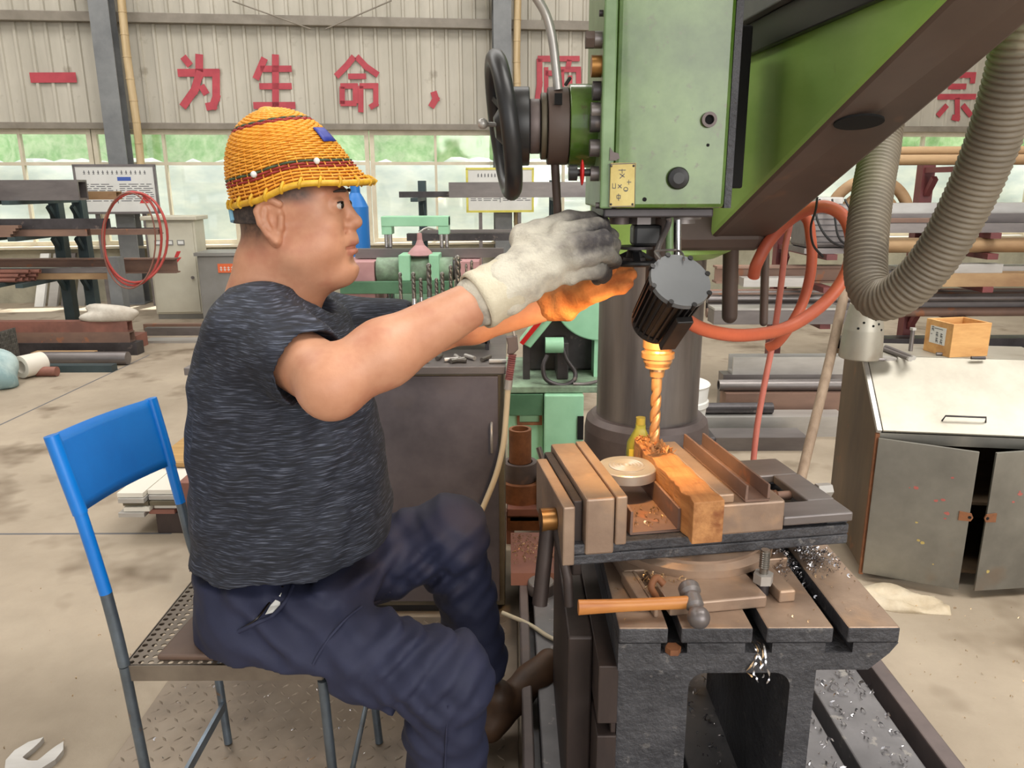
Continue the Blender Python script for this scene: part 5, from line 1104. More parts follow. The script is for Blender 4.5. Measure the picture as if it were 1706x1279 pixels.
# leaning stick
a_ = PZ(1335, 800, 0.0); a_ = Vector((1.0, 2.45, 0)); b_ = PY(1418, 440, 2.75); a_ = PY(1336, 790, 2.40)
d_ = (a_-b_).normalized(); a_ = a_+d_*((a_.z-.01)/-d_.z)
single(MB().tube(spline([a_+Vector((0, 0, .0)), a_.lerp(b_, .35), a_.lerp(b_, .7)+Vector((.005, 0, 0)), b_], 6), .017, 12), 'wooden_stick', 'stick', 'long weathered wooden stick leaning against the desk cabinet', 'stick')
# rag on the floor
rg = MB(); rr_ = random.Random(11); c_ = PZ(1490, 1003, 0); nx_ = 14; vs = []
for j in range(8):
    for i in range(nx_):
        u = i/(nx_-1); v = j/7-.5; wv = .075*(1-.55*abs(u-.4)); x = c_.x-.13+.26*u; y = c_.y+v*wv*2+.03-.07*u; vs.append((x, y, max(.003, .012+.012*math.sin(u*9+v*6)+.008*math.sin(v*14))))
k_ = len(vs); vs2 = vs+[(x, y, .0) for x, y, z in vs]; fs = []
for j in range(7):
    for i in range(nx_-1): q_ = j*nx_+i; fs.append((q_, q_+1, q_+nx_+1, q_+nx_)); fs.append((k_+q_, k_+q_+nx_, k_+q_+nx_+1, k_+q_+1))
for j in range(7):
    for i in (0, nx_-1): q_ = j*nx_+i; fs.append((q_, q_+nx_, k_+q_+nx_, k_+q_))
for i in range(nx_-1):
    for j in (0, 7): q_ = j*nx_+i; fs.append((q_, q_+1, k_+q_+1, k_+q_))
rg.add(vs2, fs, True); single(rg, 'cloth_rag', 'rag', 'crumpled cream cloth rag on the floor before the desk cabinet', 'rag')
# ================================================================== hoses on the right
def pxpath(L_): return spline([PY(x, y, Y) for x, y, Y in L_], 12)
path = spline([Vector((.70, 1.10, 1.93)), Vector((.82, 1.14, 1.95)), Vector((.93, 1.22, 1.82))]+[PY(x, y, Y) for x, y, Y in ((1760, -60, 1.28), (1712, 40, 1.30), (1690, 130, 1.33), (1655, 240, 1.38), (1612, 340, 1.43), (1560, 430, 1.48), (1505, 488, 1.53), (1465, 500, 1.58), (1444, 465, 1.63), (1446, 390, 1.70), (1457, 310, 1.78), (1470, 235, 1.86), (1466, 190, 1.86))]+[Vector((.66, 1.74, 1.52))], 12)
# resample evenly, ribbed radius
L_ = [0]
for i in range(1, len(path)): L_.append(L_[-1]+(path[i]-path[i-1]).length)
NR = 185; N4 = NR*4; pts = []; j = 0
for i in range(N4+1):
    d_ = L_[-1]*i/N4
    while j < len(L_)-2 and L_[j+1] < d_: j += 1
    f_ = (d_-L_[j])/max(1e-9, L_[j+1]-L_[j]); pts.append(path[j].lerp(path[j+1], f_))
single(MB().tube(pts, .04, 22, True, lambda i: (.0445, .0430, .0395, .0430)[i % 4]), 'ribbed_conduit', 'conduit', 'thick grey ribbed conduit hanging in a loop from the drill arm', 'conduit')
single(MB().tube(pxpath([(1256, 462, 2.02), (1262, 440, 2.0), (1285, 400, 2.0), (1325, 362, 1.98), (1372, 346, 1.95), (1408, 365, 1.93), (1420, 410, 1.92), (1408, 462, 1.90), (1370, 510, 1.88), (1310, 548, 1.84), (1240, 560, 1.78), (1180, 552, 1.72), (1140, 530, 1.66), (1118, 490, 1.60), (1112, 420, 1.54), (1110, 370, 1.52)]), .0155, 14), 'orange_hose', 'hose_orange', 'thick orange hose looping behind the work lamp', 'hose')
single(MB().tube(spline([Vector((.63, 2.0, 1.24))]+[PY(x, y, Y) for x, y, Y in ((1338, 360, 2.03), (1352, 400, 2.02), (1352, 450, 2.02), (1340, 500, 2.02), (1320, 540, 2.02), (1296, 572, 2.04), (1280, 580, 2.06))], 12), .0135, 12), 'orange_hose', 'hose_orange', 'shorter orange hose hanging inside the large orange loop', 'hose')
single(MB().tube(spline([Vector((.60, 2.05, 1.20))]+[PY(x, y, Y) for x, y, Y in ((1312, 358, 2.06), (1308, 420, 2.06), (1300, 490, 2.08), (1288, 570, 2.08), (1272, 650, 2.08), (1260, 720, 2.08), (1252, 800, 2.08), (1246, 880, 2.10), (1240, 935, 2.12))], 12), .0085, 12), 'rose_hose', 'hose_rose', 'thin rose hose dropping straight to the drill base', 'hose')
single(MB().tube(pxpath([(1363, 330, 1.90), (1360, 352, 1.90), (1352, 380, 1.92), (1356, 410, 1.94), (1372, 430, 1.95)]), .003, 8), 'tie_wire', 'black', 'thin black wire tying the orange hose to the arm', 'wire')
# ================================================================== chair
sz = .45; sx0, sx1, sy0, sy1 = -.714, -.352, 1.237, 1.600
t = chair = thing('metal_chair', 'steel tube chair with blue sheet backrest and perforated seat', 'chair', ((sx0+sx1)/2, (sy0+sy1)/2, .008))
nT = 20; mb = MB(); th = .002
def tile(x0, x1, y0, y1, hole):
    cx_, cy_ = (x0+x1)/2, (y0+y1)/2; r = (x1-x0)*.30
    sq = [(x1, cy_), (x1, y1), (cx_, y1), (x0, y1), (x0, cy_), (x0, y0), (cx_, y0), (x1, y0)]
    ho = [(cx_+r*math.cos(math.pi*k/4), cy_+r*math.sin(math.pi*k/4)) for k in range(8)]
    V = [(x, y, sz) for x, y in sq]+[(x, y, sz) for x, y in ho]+[(x, y, sz-th) for x, y in ho]
    mb.add(V, [(k, (k+1) % 8, 8+(k+1) % 8, 8+k) for k in range(8)]+[(8+k, 8+(k+1) % 8, 16+(k+1) % 8, 16+k) for k in range(8)])
for i in range(nT):
    for j in range(nT): tile(sx0+(sx1-sx0)*i/nT, sx0+(sx1-sx0)*(i+1)/nT, sy0+(sy1-sy0)*j/nT, sy0+(sy1-sy0)*(j+1)/nT, True)
mb.build('perforated_seat', 'seat_perf', t, fix=False)
fr = MB()
for p0, p1 in (((sx0, sy0, sz-.016), (sx1, sy0, sz-.016)), ((sx0, sy1, sz-.016), (sx1, sy1, sz-.016)), ((sx0, sy0, sz-.016), (sx0, sy1, sz-.016)), ((sx1, sy0, sz-.016), (sx1, sy1, sz-.016))): fr.beam(p0, p1, .004, .032)
fr.build('seat_frame', 'seat_perf', t)
q = [PZ(250, 1100, sz), PZ(524, 1104, sz), PZ(640, 985, sz), PZ(352, 975, sz)]
q = [Vector((sx0+.055, sy0+.012, sz+.0005)), Vector((sx1-.004, sy0+.008, sz+.0005)), Vector((sx1-.004, sy1-.01, sz+.0005)), Vector((sx0+.085, sy1-.01, sz+.0005))]
MB().prism(q, (0, 0, .012)).build('seat_board', 'seat_board', t, bevel=.004)
FL = .0082
def leg(p0, p1, r=.0095): MB().tube([p0, p1], r, 12).build('leg', 'tube_grey', t)
leg((sx0, sy0, sz-.002), (sx0+.018, sy0+.005, FL)); leg((sx1, sy0, sz-.033), (sx1+.012, sy0+.0, FL)); leg((sx0, sy1, sz-.002), (sx0+.03, sy1-.03, FL)); leg((sx1, sy1, sz-.033), (sx1+.03, sy1-.03, FL))
MB().beam((sx0+.016, sy0+.01, .09), (sx0+.028, sy1-.03, .11), .008, .022).build('stretcher', 'tube_grey', t); MB().tube([(sx1+.01, sy0+.005, .08), (sx1+.02, sy1-.02, .18)], .006, 10).build('stretcher', 'tube_grey', t)
nearU = [Vector((sx0, sy0, sz))]+[PY(x, y, sy0) for x, y in ((192, 1050), (175, 985), (150, 905), (133, 852))]; farU = [Vector((sx0, sy1, sz))]+[PY(x, y, sy1) for x, y in ((318, 905), (300, 835), (283, 772))]
nT_, fT_ = [PY(x, y, sy0) for x, y in ((133, 852), (110, 790), (85, 722))], [PY(x, y, sy1) for x, y in ((283, 772), (267, 715), (251, 661))]
for a in (nearU, farU):
    MB().tube(spline(a[:3], 6), .0105, 14).build('upright', 'tube_grey', t); MB().tube(spline(a[2:], 6), .0110, 14).build('upright', 'blue', t)
bk = MB(); nu, nv = 14, 8; G = []
for j in range(nv+1):
    v = j/nv; a = nT_[0].lerp(nT_[1], v*2) if v < .5 else nT_[1].lerp(nT_[2], v*2-1); b = fT_[0].lerp(fT_[1], v*2) if v < .5 else fT_[1].lerp(fT_[2], v*2-1)
    G.append([a.lerp(b, i/nu)+Vector((-.012*math.sin(math.pi*i/nu), 0, 0)) for i in range(nu+1)])
vs = [p+Vector((.0015, 0, 0)) for R in G for p in R]; k_ = len(vs); vs += [p-Vector((.0015, 0, 0)) for R in G for p in R]; w_ = nu+1; fs = []
for j in range(nv):
    for i in range(nu): q_ = j*w_+i; fs += [(q_, q_+1, q_+w_+1, q_+w_), (k_+q_, k_+q_+w_, k_+q_+w_+1, k_+q_+1)]
for i in range(nu):
    for j in (0, nv): q_ = j*w_+i; fs.append((q_, q_+1, k_+q_+1, k_+q_))
bo = MB().add(vs, fs, True).build('backrest', 'blue', t)
for a in (nT_, fT_): MB().tube(spline(a, 6), .0125, 16).build('rolled_edge', 'blue', bo)
# tread plate under chair
t = thing('tread_plate', 'worn steel tread plate on the floor under the chair', 'steel plate', (-.45, 1.6, 0))
MB().box(-.935, .012, 1.02, 2.125, 0, .006).build('plate', 'tread', t, bevel=.001)
lz = MB(); pch = .034
for i in range(28):
    for j in range(32):
        x = -.925+pch*i+.012; y = 1.03+pch*j+.012
        if x > 0 or y > 2.11: continue
        s = 1 if (i+j) % 2 else -1; dx, dy = .0125*.7071, .0125*.7071*s; ex_, ey_ = -dy*.26, dx*.26
        lz.add([(x-dx, y-dy, .006), (x+ex_, y+ey_, .006), (x+dx, y+dy, .006), (x-ex_, y-ey_, .006), (x-dx*.5, y-dy*.5, .0082), (x+dx*.5, y+dy*.5, .0082)], [(0, 1, 4), (1, 5, 4), (1, 2, 5), (2, 3, 5), (3, 4, 5), (3, 0, 4)], False)
o = lz.build('raised_treads', 'tread', t); o['kind'] = 'stuff'
# stack of flat bars on a dark block, behind the chair
yy = 2.62; xL = PZ(216, 840, .1).x; 
p = PY(295, 885, yy+.05); bx = PZ(262, 886, 0)
single(MB().box(bx.x, bx.x+.26, bx.y, bx.y+.45, 0, .085), 'packing_block', 'cast_side', 'dark block carrying the stacked flat bars behind the chair', 'block', bevel=.004)
wd = .098; y0 = bx.y-.02
for c_ in range(2):
    for r_ in range(5):
        x = bx.x-.115+c_*(wd+.004)+.006*((r_*3) % 4-1); z = .0855+r_*.0192
        if c_ == 0: y_ = y0-.02
        else: y_ = y0+.0
        single(MB().box(x, x+wd, y_+.01*((r_+c_) % 3), y_+.9, z, z+.018), 'flat_bar', ('steel_light', 'ring_white', 'olive_steel', 'steel_light', 'ring_white')[r_] if c_ == 0 or r_ != 0 else 'rust_red', 'pale flat bar in the stack behind the blue chair', 'flat bar', 'flat bars stacked behind the chair', bevel=.001)
single(MB().box(bx.x+.095, bx.x+.20, y0+.03, y0+.95, .0855, .205), 'timber_beam', 'rust_red', 'reddish timber beam beside the stacked flat bars', 'timber', bevel=.003)
single(MB().box(bx.x-.11, bx.x+.09, y0+.25, y0+1.0, .1855-.0, .205), 'plank', 'plank', 'pale plank lying on top of the stacked flat bars', 'plank', bevel=.002)
# ================================================================== person
def sdf_mesh(axes, prims):
    """axes: three 1-D arrays; prims: list of (fn, bbox_lo, bbox_hi, k, op). Smooth union/subtraction then surface nets."""
    xs, ys, zs = [np.asarray(a, dtype=np.float32) for a in axes]
    Fd = np.full((len(xs), len(ys), len(zs)), .08, dtype=np.float32)
    for fn, lo, hi, k, op in prims:
        pad = .03+k
        i0, i1 = np.searchsorted(xs, lo[0]-pad), np.searchsorted(xs, hi[0]+pad); j0, j1 = np.searchsorted(ys, lo[1]-pad), np.searchsorted(ys, hi[1]+pad); k0, k1 = np.searchsorted(zs, lo[2]-pad), np.searchsorted(zs, hi[2]+pad)
        if i1 <= i0 or j1 <= j0 or k1 <= k0: continue
        Xg, Yg, Zg = np.meshgrid(xs[i0:i1], ys[j0:j1], zs[k0:k1], indexing='ij', sparse=True)
        d = fn(Xg, Yg, Zg).astype(np.float32); S = Fd[i0:i1, j0:j1, k0:k1]
        if op == 'u':
            h = np.clip(.5+.5*(S-d)/k, 0, 1) if k > 0 else (S > d).astype(np.float32); r = S*(1-h)+d*h-(k*h*(1-h) if k > 0 else 0)
        elif op == 's':
            h = np.clip(.5-.5*(S+d)/k, 0, 1); r = S*(1-h)+(-d)*h+k*h*(1-h)
        elif op == 'i': r = np.maximum(S, d)
        elif op == 'd': r = S+d          # displacement
        Fd[i0:i1, j0:j1, k0:k1] = r
    neg = Fd < 0; nx, ny, nz = Fd.shape
    c = np.zeros((nx-1, ny-1, nz-1), np.int8)
    for a in (0, 1):
        for b in (0, 1):
            for e in (0, 1): c += neg[a:nx-1+a, b:ny-1+b, e:nz-1+e]
    act = (c > 0) & (c < 8); idx = -np.ones(act.shape, np.int64); I, J, K_ = np.nonzero(act); idx[I, J, K_] = np.arange(len(I))
    acc = np.zeros((len(I), 3)); cnt = np.zeros(len(I)); ax = (xs, ys, zs)
    corners = [(a, b, e) for a in (0, 1) for b in (0, 1) for e in (0, 1)]
    for p in corners:
        for dim in range(3):
            if p[dim]: continue
            q = list(p); q[dim] = 1
            A = Fd[I+p[0], J+p[1], K_+p[2]]; B = Fd[I+q[0], J+q[1], K_+q[2]]; m = (A < 0) != (B < 0)
            tt = np.where(m, A/np.where(m, A-B, 1), 0)
            for dd in range(3):
                base = ax[dd][(I, J, K_)[dd]+p[dd]].astype(np.float64)
                if dd == dim: base = base+tt*(ax[dd][(I, J, K_)[dd]+1]-ax[dd][(I, J, K_)[dd]])
                acc[:, dd] += np.where(m, base, 0)
            cnt += m
    V = acc/cnt[:, None]; Fc = []
    for dim in range(3):
        sl0 = [slice(None)]*3; sl1 = [slice(None)]*3; sl0[dim] = slice(0, -1); sl1[dim] = slice(1, None)
        A = neg[tuple(sl0)]; B = neg[tuple(sl1)]; o1, o2 = [d for d in range(3) if d != dim]
        P = np.array(np.nonzero(A != B)); ok = (P[o1] > 0) & (P[o2] > 0) & (P[o1] < Fd.shape[o1]-1) & (P[o2] < Fd.shape[o2]-1); P = P[:, ok]; flip = A[tuple(P)]
        def cell(d1, d2):
            Q = P.copy(); Q[o1] -= d1; Q[o2] -= d2; return idx[tuple(Q)]
        quad = np.stack([cell(0, 0), cell(1, 0), cell(1, 1), cell(0, 1)], 1)
        fl = flip if dim != 1 else ~flip
        quad[~fl] = quad[~fl][:, ::-1]
        Fc.append(quad[(quad >= 0).all(1)])
    Fc = np.concatenate(Fc); return V, Fc[:, ::-1]
def ell(c, r, rot=None):
    c = np.array(c); r = np.array(r); R_ = np.array(Matrix.Rotation(rot[0], 3, rot[1])) if rot else None; m = max(r)
    def fn(x, y, z):
        x, y, z = x-c[0], y-c[1], z-c[2]
        if R_ is not None: x, y, z = R_[0][0]*x+R_[1][0]*y+R_[2][0]*z, R_[0][1]*x+R_[1][1]*y+R_[2][1]*z, R_[0][2]*x+R_[1][2]*y+R_[2][2]*z
        k0 = np.sqrt((x/r[0])**2+(y/r[1])**2+(z/r[2])**2); k1 = np.sqrt((x/r[0]**2)**2+(y/r[1]**2)**2+(z/r[2]**2)**2)
        return k0*(k0-1)/np.maximum(k1, 1e-5)
    return fn, c-m, c+m
def cone(a, b, ra, rb, flat=None):
    a = np.array(a); b = np.array(b); ab = b-a; L2 = ab@ab; m = max(ra, rb)
    def fn(x, y, z):
        tt = np.clip(((x-a[0])*ab[0]+(y-a[1])*ab[1]+(z-a[2])*ab[2])/L2, 0, 1)
        return np.sqrt((x-a[0]-ab[0]*tt)**2+(y-a[1]-ab[1]*tt)**2+(z-a[2]-ab[2]*tt)**2)-(ra+(rb-ra)*tt)
    return fn, np.minimum(a, b)-m, np.maximum(a, b)+m
def U(p, k=.01, op='u'): return (p[0], p[1], p[2], k, op)
def rng(*segs):   # piecewise spacing: (start, end, step)...
    out = []
    for a, b, s in segs: out += list(np.arange(a, b, s))
    return np.array(out)
def mesh_obj(name, V, Fc, ms, parent, smooth_it=0):
    me = bpy.data.meshes.new(name); Mi = MW[parent].inverted(); tr = np.array(Mi); V2 = V@tr[:3, :3].T+tr[:3, 3]
    me.from_pydata(V2.tolist(), [], Fc.tolist())
    for m in (ms if isinstance(ms, list) else [ms]): me.materials.append(M[m])
    me.polygons.foreach_set('use_smooth', [True]*len(me.polygons)); me.update()
    o = bpy.data.objects.new(name, me); COL.objects.link(o); o.parent = parent; MW[o] = MW[parent]
    if smooth_it: s = o.modifiers.new('smooth', 'SMOOTH'); s.iterations = smooth_it; s.factor = .5
    return o
person = thing('person', 'seated worker in dark t-shirt and woven yellow helmet reaching to the drill head', 'person', (-.5, 1.42, .4625))
v3 = lambda p: np.array([p.x, p.y, p.z])
HO = np.array([-.398, 1.41, PY(465, 368, 1.335).z])      # head origin: ear canal height, middle of the head
hp = lambda x, y, z: HO+np.array([x, y, z])
B_ = []
# skull, face
B_ += [U(ell(hp(-.002, 0, .045), (.092, .076, .088))), U(ell(hp(.058, 0, -.008), (.046, .062, .080)), .03), U(ell(hp(.040, 0, -.055), (.062, .060, .055)), .03)]
for s in (-1, 1):
    B_ += [U(cone(hp(.086, s*.008, -.082), hp(.018, s*.054, -.056), .019, .022), .03), U(ell(hp(.062, s*.036, -.040), (.036, .028, .034)), .02), U(ell(hp(.072, s*.040, -.008), (.026, .022, .018)), .015),
           U(cone(hp(.096, s*.010, .044), hp(.074, s*.046, .046), .010, .008), .014), U(ell(hp(.030, s*.048, -.052), (.045, .024, .042)), .02)]
B_ += [U(ell(hp(.094, 0, -.086), (.019, .022, .017)), .02), U(ell(hp(.044, 0, -.098), (.058, .046, .026)), .03)]
for s in (-1, 1): B_ += [U(ell(hp(.108, s*.031, .030), (.016, .018, .012)), .012, 's'), U(ell(hp(.0885, s*.031, .027), (.0140, .018, .0145)), .004), U(cone(hp(.101, s*.022, .0345), hp(.094, s*.042, .033), .0036, .0032), .004)]
# nose, lips
B_ += [U(cone(hp(.098, 0, .034), hp(.117, 0, .000), .008, .0095), .010), U(ell(hp(.117, 0, -.005), (.013, .013, .011)), .008)]
for s in (-1, 1): B_ += [U(ell(hp(.107, s*.0125, -.009), (.012, .009, .009)), .005), U(ell(hp(.112, s*.007, -.0165), (.004, .0035, .003)), .003, 's')]
B_ += [U(ell(hp(.103, 0, -.033), (.018, .030, .016)), .012), U(cone(hp(.1115, -.008, -.0405), hp(.1115, .008, -.0405), .0070, .0070), .006), U(cone(hp(.1095, -.008, -.0555), hp(.1095, .008, -.0555), .0080, .0080), .006)]
for s in (-1, 1): B_ += [U(cone(hp(.1115, s*.008, -.0405), hp(.0985, s*.026, -.0455), .0070, .0045), .006), U(cone(hp(.1095, s*.008, -.0555), hp(.0975, s*.025, -.0515), .0080, .0045), .006)]
B_ += [U(cone(hp(.118, -.008, -.0478), hp(.118, .008, -.0478), .0034, .0034), .003, 's'), U(ell(hp(.1145, 0, -.0715), (.008, .026, .007)), .012, 's')]
for s in (-1, 1): B_ += [U(cone(hp(.118, s*.008, -.0478), hp(.1005, s*.030, -.0480), .0034, .0026), .003, 's'), U(cone(hp(.102, s*.022, -.018), hp(.090, s*.038, -.050), .0025, .002), .008, 's')]
# ears
for s in (-1, 1):
    e = [(.008, .030), (-.006, .038), (-.022, .034), (-.030, .018), (-.026, -.002), (-.014, -.020), (-.002, -.032)]
    for i in range(len(e)-1): B_.append(U(cone(hp(e[i][0], s*(.082+.004*(i in (2, 3))), e[i][1]), hp(e[i+1][0], s*.086, e[i+1][1]), .0060, .0060), .003))
    B_ += [U(ell(hp(-.004, s*.080, -.030), (.010, .005, .012)), .006), U(ell(hp(-.008, s*.076, .004), (.020, .007, .030)), .008), U(ell(hp(-.005, s*.086, .004), (.013, .010, .020)), .004, 's'), U(cone(hp(.008, s*.079, .008), hp(.006, s*.079, -.010), .005, .005), .005)]
    e2 = [(-.016, .022), (-.018, .004), (-.010, -.012)]
    for i in range(2): B_.append(U(cone(hp(e2[i][0], s*.083, e2[i][1]), hp(e2[i+1][0], s*.083, e2[i+1][1]), .0035, .0035), .004))
# neck
B_ += [U(cone(hp(-.022, 0, -.03), hp(-.060, 0, -.165), .062, .070), .03), U(cone(hp(.02, 0, -.10), hp(-.02, 0, -.18), .045, .055), .03), U(ell(hp(-.070, 0, -.075), (.026, .048, .030)), .02)]
# shoulders (under the shirt) and arms
ShN = v3(PY(432, 560, 1.285)); ElN = v3(PY(556, 634, 1.125)); WrN = v3(PY(838, 478, 1.245))
ShF = v3(PY(515, 545, 1.56)); ElF = v3(PY(725, 548, 1.60)); WrF = v3(PY(940, 500, 1.53))
chest = hp(-.07, 0, -.30)
B_ += [U(cone(hp(-.055, 0, -.15), chest, .062, .09), .03), U(cone(hp(-.055, 0, -.20), ShN, .05, .05), .03), U(cone(hp(-.055, 0, -.20), ShF, .05, .05), .03)]
fm = ElN+(WrN-ElN)*.28
B_ += [U(cone(ShN, ElN, .054, .050), .03), U(cone(ElN, fm, .048, .052), .02), U(cone(fm, WrN, .0505, .031), .02), U(ell(ElN+np.array([-.005, -.006, -.012]), (.045, .045, .044)), .02)]
fm = ElF+(WrF-ElF)*.3
B_ += [U(cone(ShF, ElF, .054, .046), .03), U(cone(ElF, fm, .045, .046), .02), U(cone(fm, WrF, .046, .031), .02)]
xs = rng((-.62, -.50, .008), (-.50, -.25, .0026), (-.25, .16, .007)); ys = rng((1.04, 1.315, .007), (1.315, 1.50, .0026), (1.50, 1.70, .008)); zs = rng((.86, 1.10, .007), (1.10, 1.34, .0026), (1.34, 1.40, .006))
V, Fc = sdf_mesh((xs, ys, zs), B_)
body = mesh_obj('body', V, Fc, 'skin', person, 2)
def tone(o, V, r, g):
    at = o.data.color_attributes.new('tone', 'FLOAT_COLOR', 'POINT'); c = np.zeros((len(V), 4), np.float32); c[:, 3] = 1; c[:, 0] = np.clip(r, 0, 1); c[:, 1] = np.clip(g, 0, 1); at.data.foreach_set('color', c.ravel())
ss = lambda a, b, q: np.clip((q-a)/(b-a), 0, 1)**2*(3-2*np.clip((q-a)/(b-a), 0, 1))
lx, ly, lz_ = V[:, 0]-HO[0], np.abs(V[:, 1]-HO[1]), V[:, 2]-HO[2]
ear_ = ss(.078, .081, ly)
hm = ss(-.070, .000, lz_)*ss(-.010, -.036, lx)+ss(.022, .046, lz_)*ss(.074, .040, lx)
lipm = ss(.0165, .010, np.abs(lz_+.049))*ss(.098, .106, lx)*ss(.030, .022, ly)
tone(body, V, hm*(1-ear_)*.85, lipm*.55)
# short hair: shell around the skull under the helmet
Hh = [U(ell(hp(-.002, 0, .045), (.0945, .0785, .0905))), U(ell(hp(-.040, 0, -.005), (.058, .071, .062)), .02)]
def hair_cut(x, y, z):
    lx = x-HO[0]; lz = z-HO[2]; lo = np.where(lx < -.03, -.004, np.where(lx < .02, .052, .060+(lx-.02)*.2)); return np.maximum(lo-lz+0*y, lx-.082+0*y)
Hh.append((hair_cut, HO-.3, HO+.3, 0, 'i'))
V, Fc = sdf_mesh((rng((-.52, -.28, .0035)), rng((1.30, 1.52, .0035)), rng((1.15, 1.40, .0035))), Hh); mesh_obj('hair', V, Fc, 'hair', person, 2)
for s in (-1, 1):
    e = MB().sphere(Vector(hp(.0925, s*.031, .0262)), .0130, 18, 12, (1, 1.2, .70)); eo = e.build('eye', 'eye_white', person)
    q = Vector(hp(.1030, s*.0345, .0266)); MB().sphere(q, .0064, 14, 10, (.55, 1, 1)).build('iris', 'eye_dark', eo)
    bw = MB().tube([Vector(hp(.1065-.0006*i*i, s*(.014+.006*i), .0505+.0012*i-.0003*i*i)) for i in range(6)], .0032, 8, True, lambda i: (.002, .0032, .0034, .003, .0024, .0012)[i]); bw.build('eyebrow', 'hair', person)
    ld = MB().tube([Vector(hp(.1035-.0011*(i-1.5)**2*.8, s*(.020+.0065*i), .0315+.0004*i-.0006*(i-2)**2)) for i in range(5)], .0015, 8); ld.build('eyelid_line', 'hair', person)
# ---- shirt
def torso(rows, op=None):
    """rows: (py, px back, px front, half width Y, y centre) read on the middle plane"""
    Z_, C_, A_, Bw, Yc = [], [], [], [], []
    for py, x0, x1, hw, yc in rows:
        a, b = PY(x0, py, 1.41), PY(x1, py, 1.41); Z_.append((a.z+b.z)/2); C_.append((a.x+b.x)/2); A_.append((b.x-a.x)/2); Bw.append(hw); Yc.append(yc)
    o = np.argsort(Z_); Z_, C_, A_, Bw, Yc = [np.array(q)[o] for q in (Z_, C_, A_, Bw, Yc)]
    def fn(x, y, z):
        c = np.interp(z, Z_, C_); a = np.interp(z, Z_, A_); b = np.interp(z, Z_, Bw); yc = np.interp(z, Z_, Yc)
        r = (np.abs((x-c)/a)**2.3+np.abs((y-yc)/b)**2.3)**(1/2.3); d = (r-1)*np.minimum(a, b)
        return np.maximum(d, np.maximum(Z_[0]-z, z-Z_[-1])+0*d)
    return fn, np.array([min(C_-A_), 1.15, Z_[0]]), np.array([max(C_+A_), 1.70, Z_[-1]])
rows = [(482, 398, 505, .075, 1.41), (500, 376, 545, .125, 1.41), (525, 356, 570, .160, 1.415), (560, 343, 590, .180, 1.415), (620, 332, 608, .186, 1.41), (700, 327, 626, .186, 1.41), (780, 329, 642, .190, 1.41), (850, 332, 650, .192, 1.41), (910, 332, 646, .190, 1.41), (950, 332, 628, .186, 1.41), (985, 334, 590, .18, 1.41)]
tor = torso(rows)
slN = ShN+(ElN-ShN)*.62; slF = ShF+(ElF-ShF)*.72
def folds(x, y, z):
    k = np.sin(z*48+x*9+np.sin(y*23+x*17)*1.3)*.0022+np.sin(z*95-x*30+y*22)*.0011+np.sin(x*60+z*25+np.sin(z*40)*1.2)*.0012
    k = k+.004*np.exp(-((z-(.60+.10*(x+.3)))/.035)**2)*np.sin(x*26+z*55)
    ax = (x-ShN[0])*.62+(z-ShN[2])*-.35
    return k+np.where((y < 1.27), .0035*np.sin(ax*120+y*40), 0)
Sh = [U(tor), U(cone(ShN+np.array([-.01, .03, .01]), ShN, .075, .076), .05), U(cone(ShN, slN, .076, .071), .03), U(cone(ShF+np.array([-.03, -.03, .0]), ShF, .072, .072), .05), U(cone(ShF, slF, .070, .062), .03), (folds, np.array([-.75, 1.0, .4]), np.array([.1, 1.8, 1.25]), 0, 'd')]
hz1_ = PY(340, 978, 1.235).z; hz2_ = PY(640, 930, 1.30).z; hx1_ = PY(340, 978, 1.235).x; hx2_ = PY(640, 930, 1.30).x
Sh.append(((lambda x, y, z: (hz1_+(x-hx1_)*(hz2_-hz1_)/(hx2_-hx1_)+.004*np.sin(x*40)-z)+0*y), np.array([-.8, 1.0, .4]), np.array([.1, 1.8, .72]), 0, 'i'))
# openings: neck and sleeve ends
nk = cone(hp(-.045, 0, -.115), hp(-.030, 0, -.02), .072, .085); Sh.append(U(nk, .006, 's'))
nf = cone(hp(.02, 0, -.155), hp(.06, 0, -.10), .045, .06); Sh.append(U(nf, .01, 's'))
for A0, A1, B0, rr_ in ((ShN, slN, ElN, .060), (ShF, slF, ElF, .054)):
    u = (B0-A0)/np.linalg.norm(B0-A0); Sh.append(U(cone(slN+u*.02 if A0 is ShN else slF+u*.02, (slN if A0 is ShN else slF)+u*.16, rr_, rr_+.03), .004, 's'))
    c0 = (slN if A0 is ShN else slF)+u*.045
    def cut(x, y, z, c0=c0, u=u): return ((x-c0[0])*u[0]+(y-c0[1])*u[1]+(z-c0[2])*u[2])
    def capcut(x, y, z, c0=c0, u=u):
        near = np.sqrt((x-c0[0])**2+(y-c0[1])**2+(z-c0[2])**2)
        return np.where(near < .14, -((x-c0[0])*u[0]+(y-c0[1])*u[1]+(z-c0[2])*u[2]), .05)
    Sh.append((capcut, c0-.14, c0+.14, .004, 's'))
V, Fc = sdf_mesh((rng((-.70, .02, .0055)), rng((1.02, 1.74, .0055)), rng((.48, 1.20, .0055))), Sh)
tsh = mesh_obj('t_shirt', V, Fc, 'shirt', person, 3)
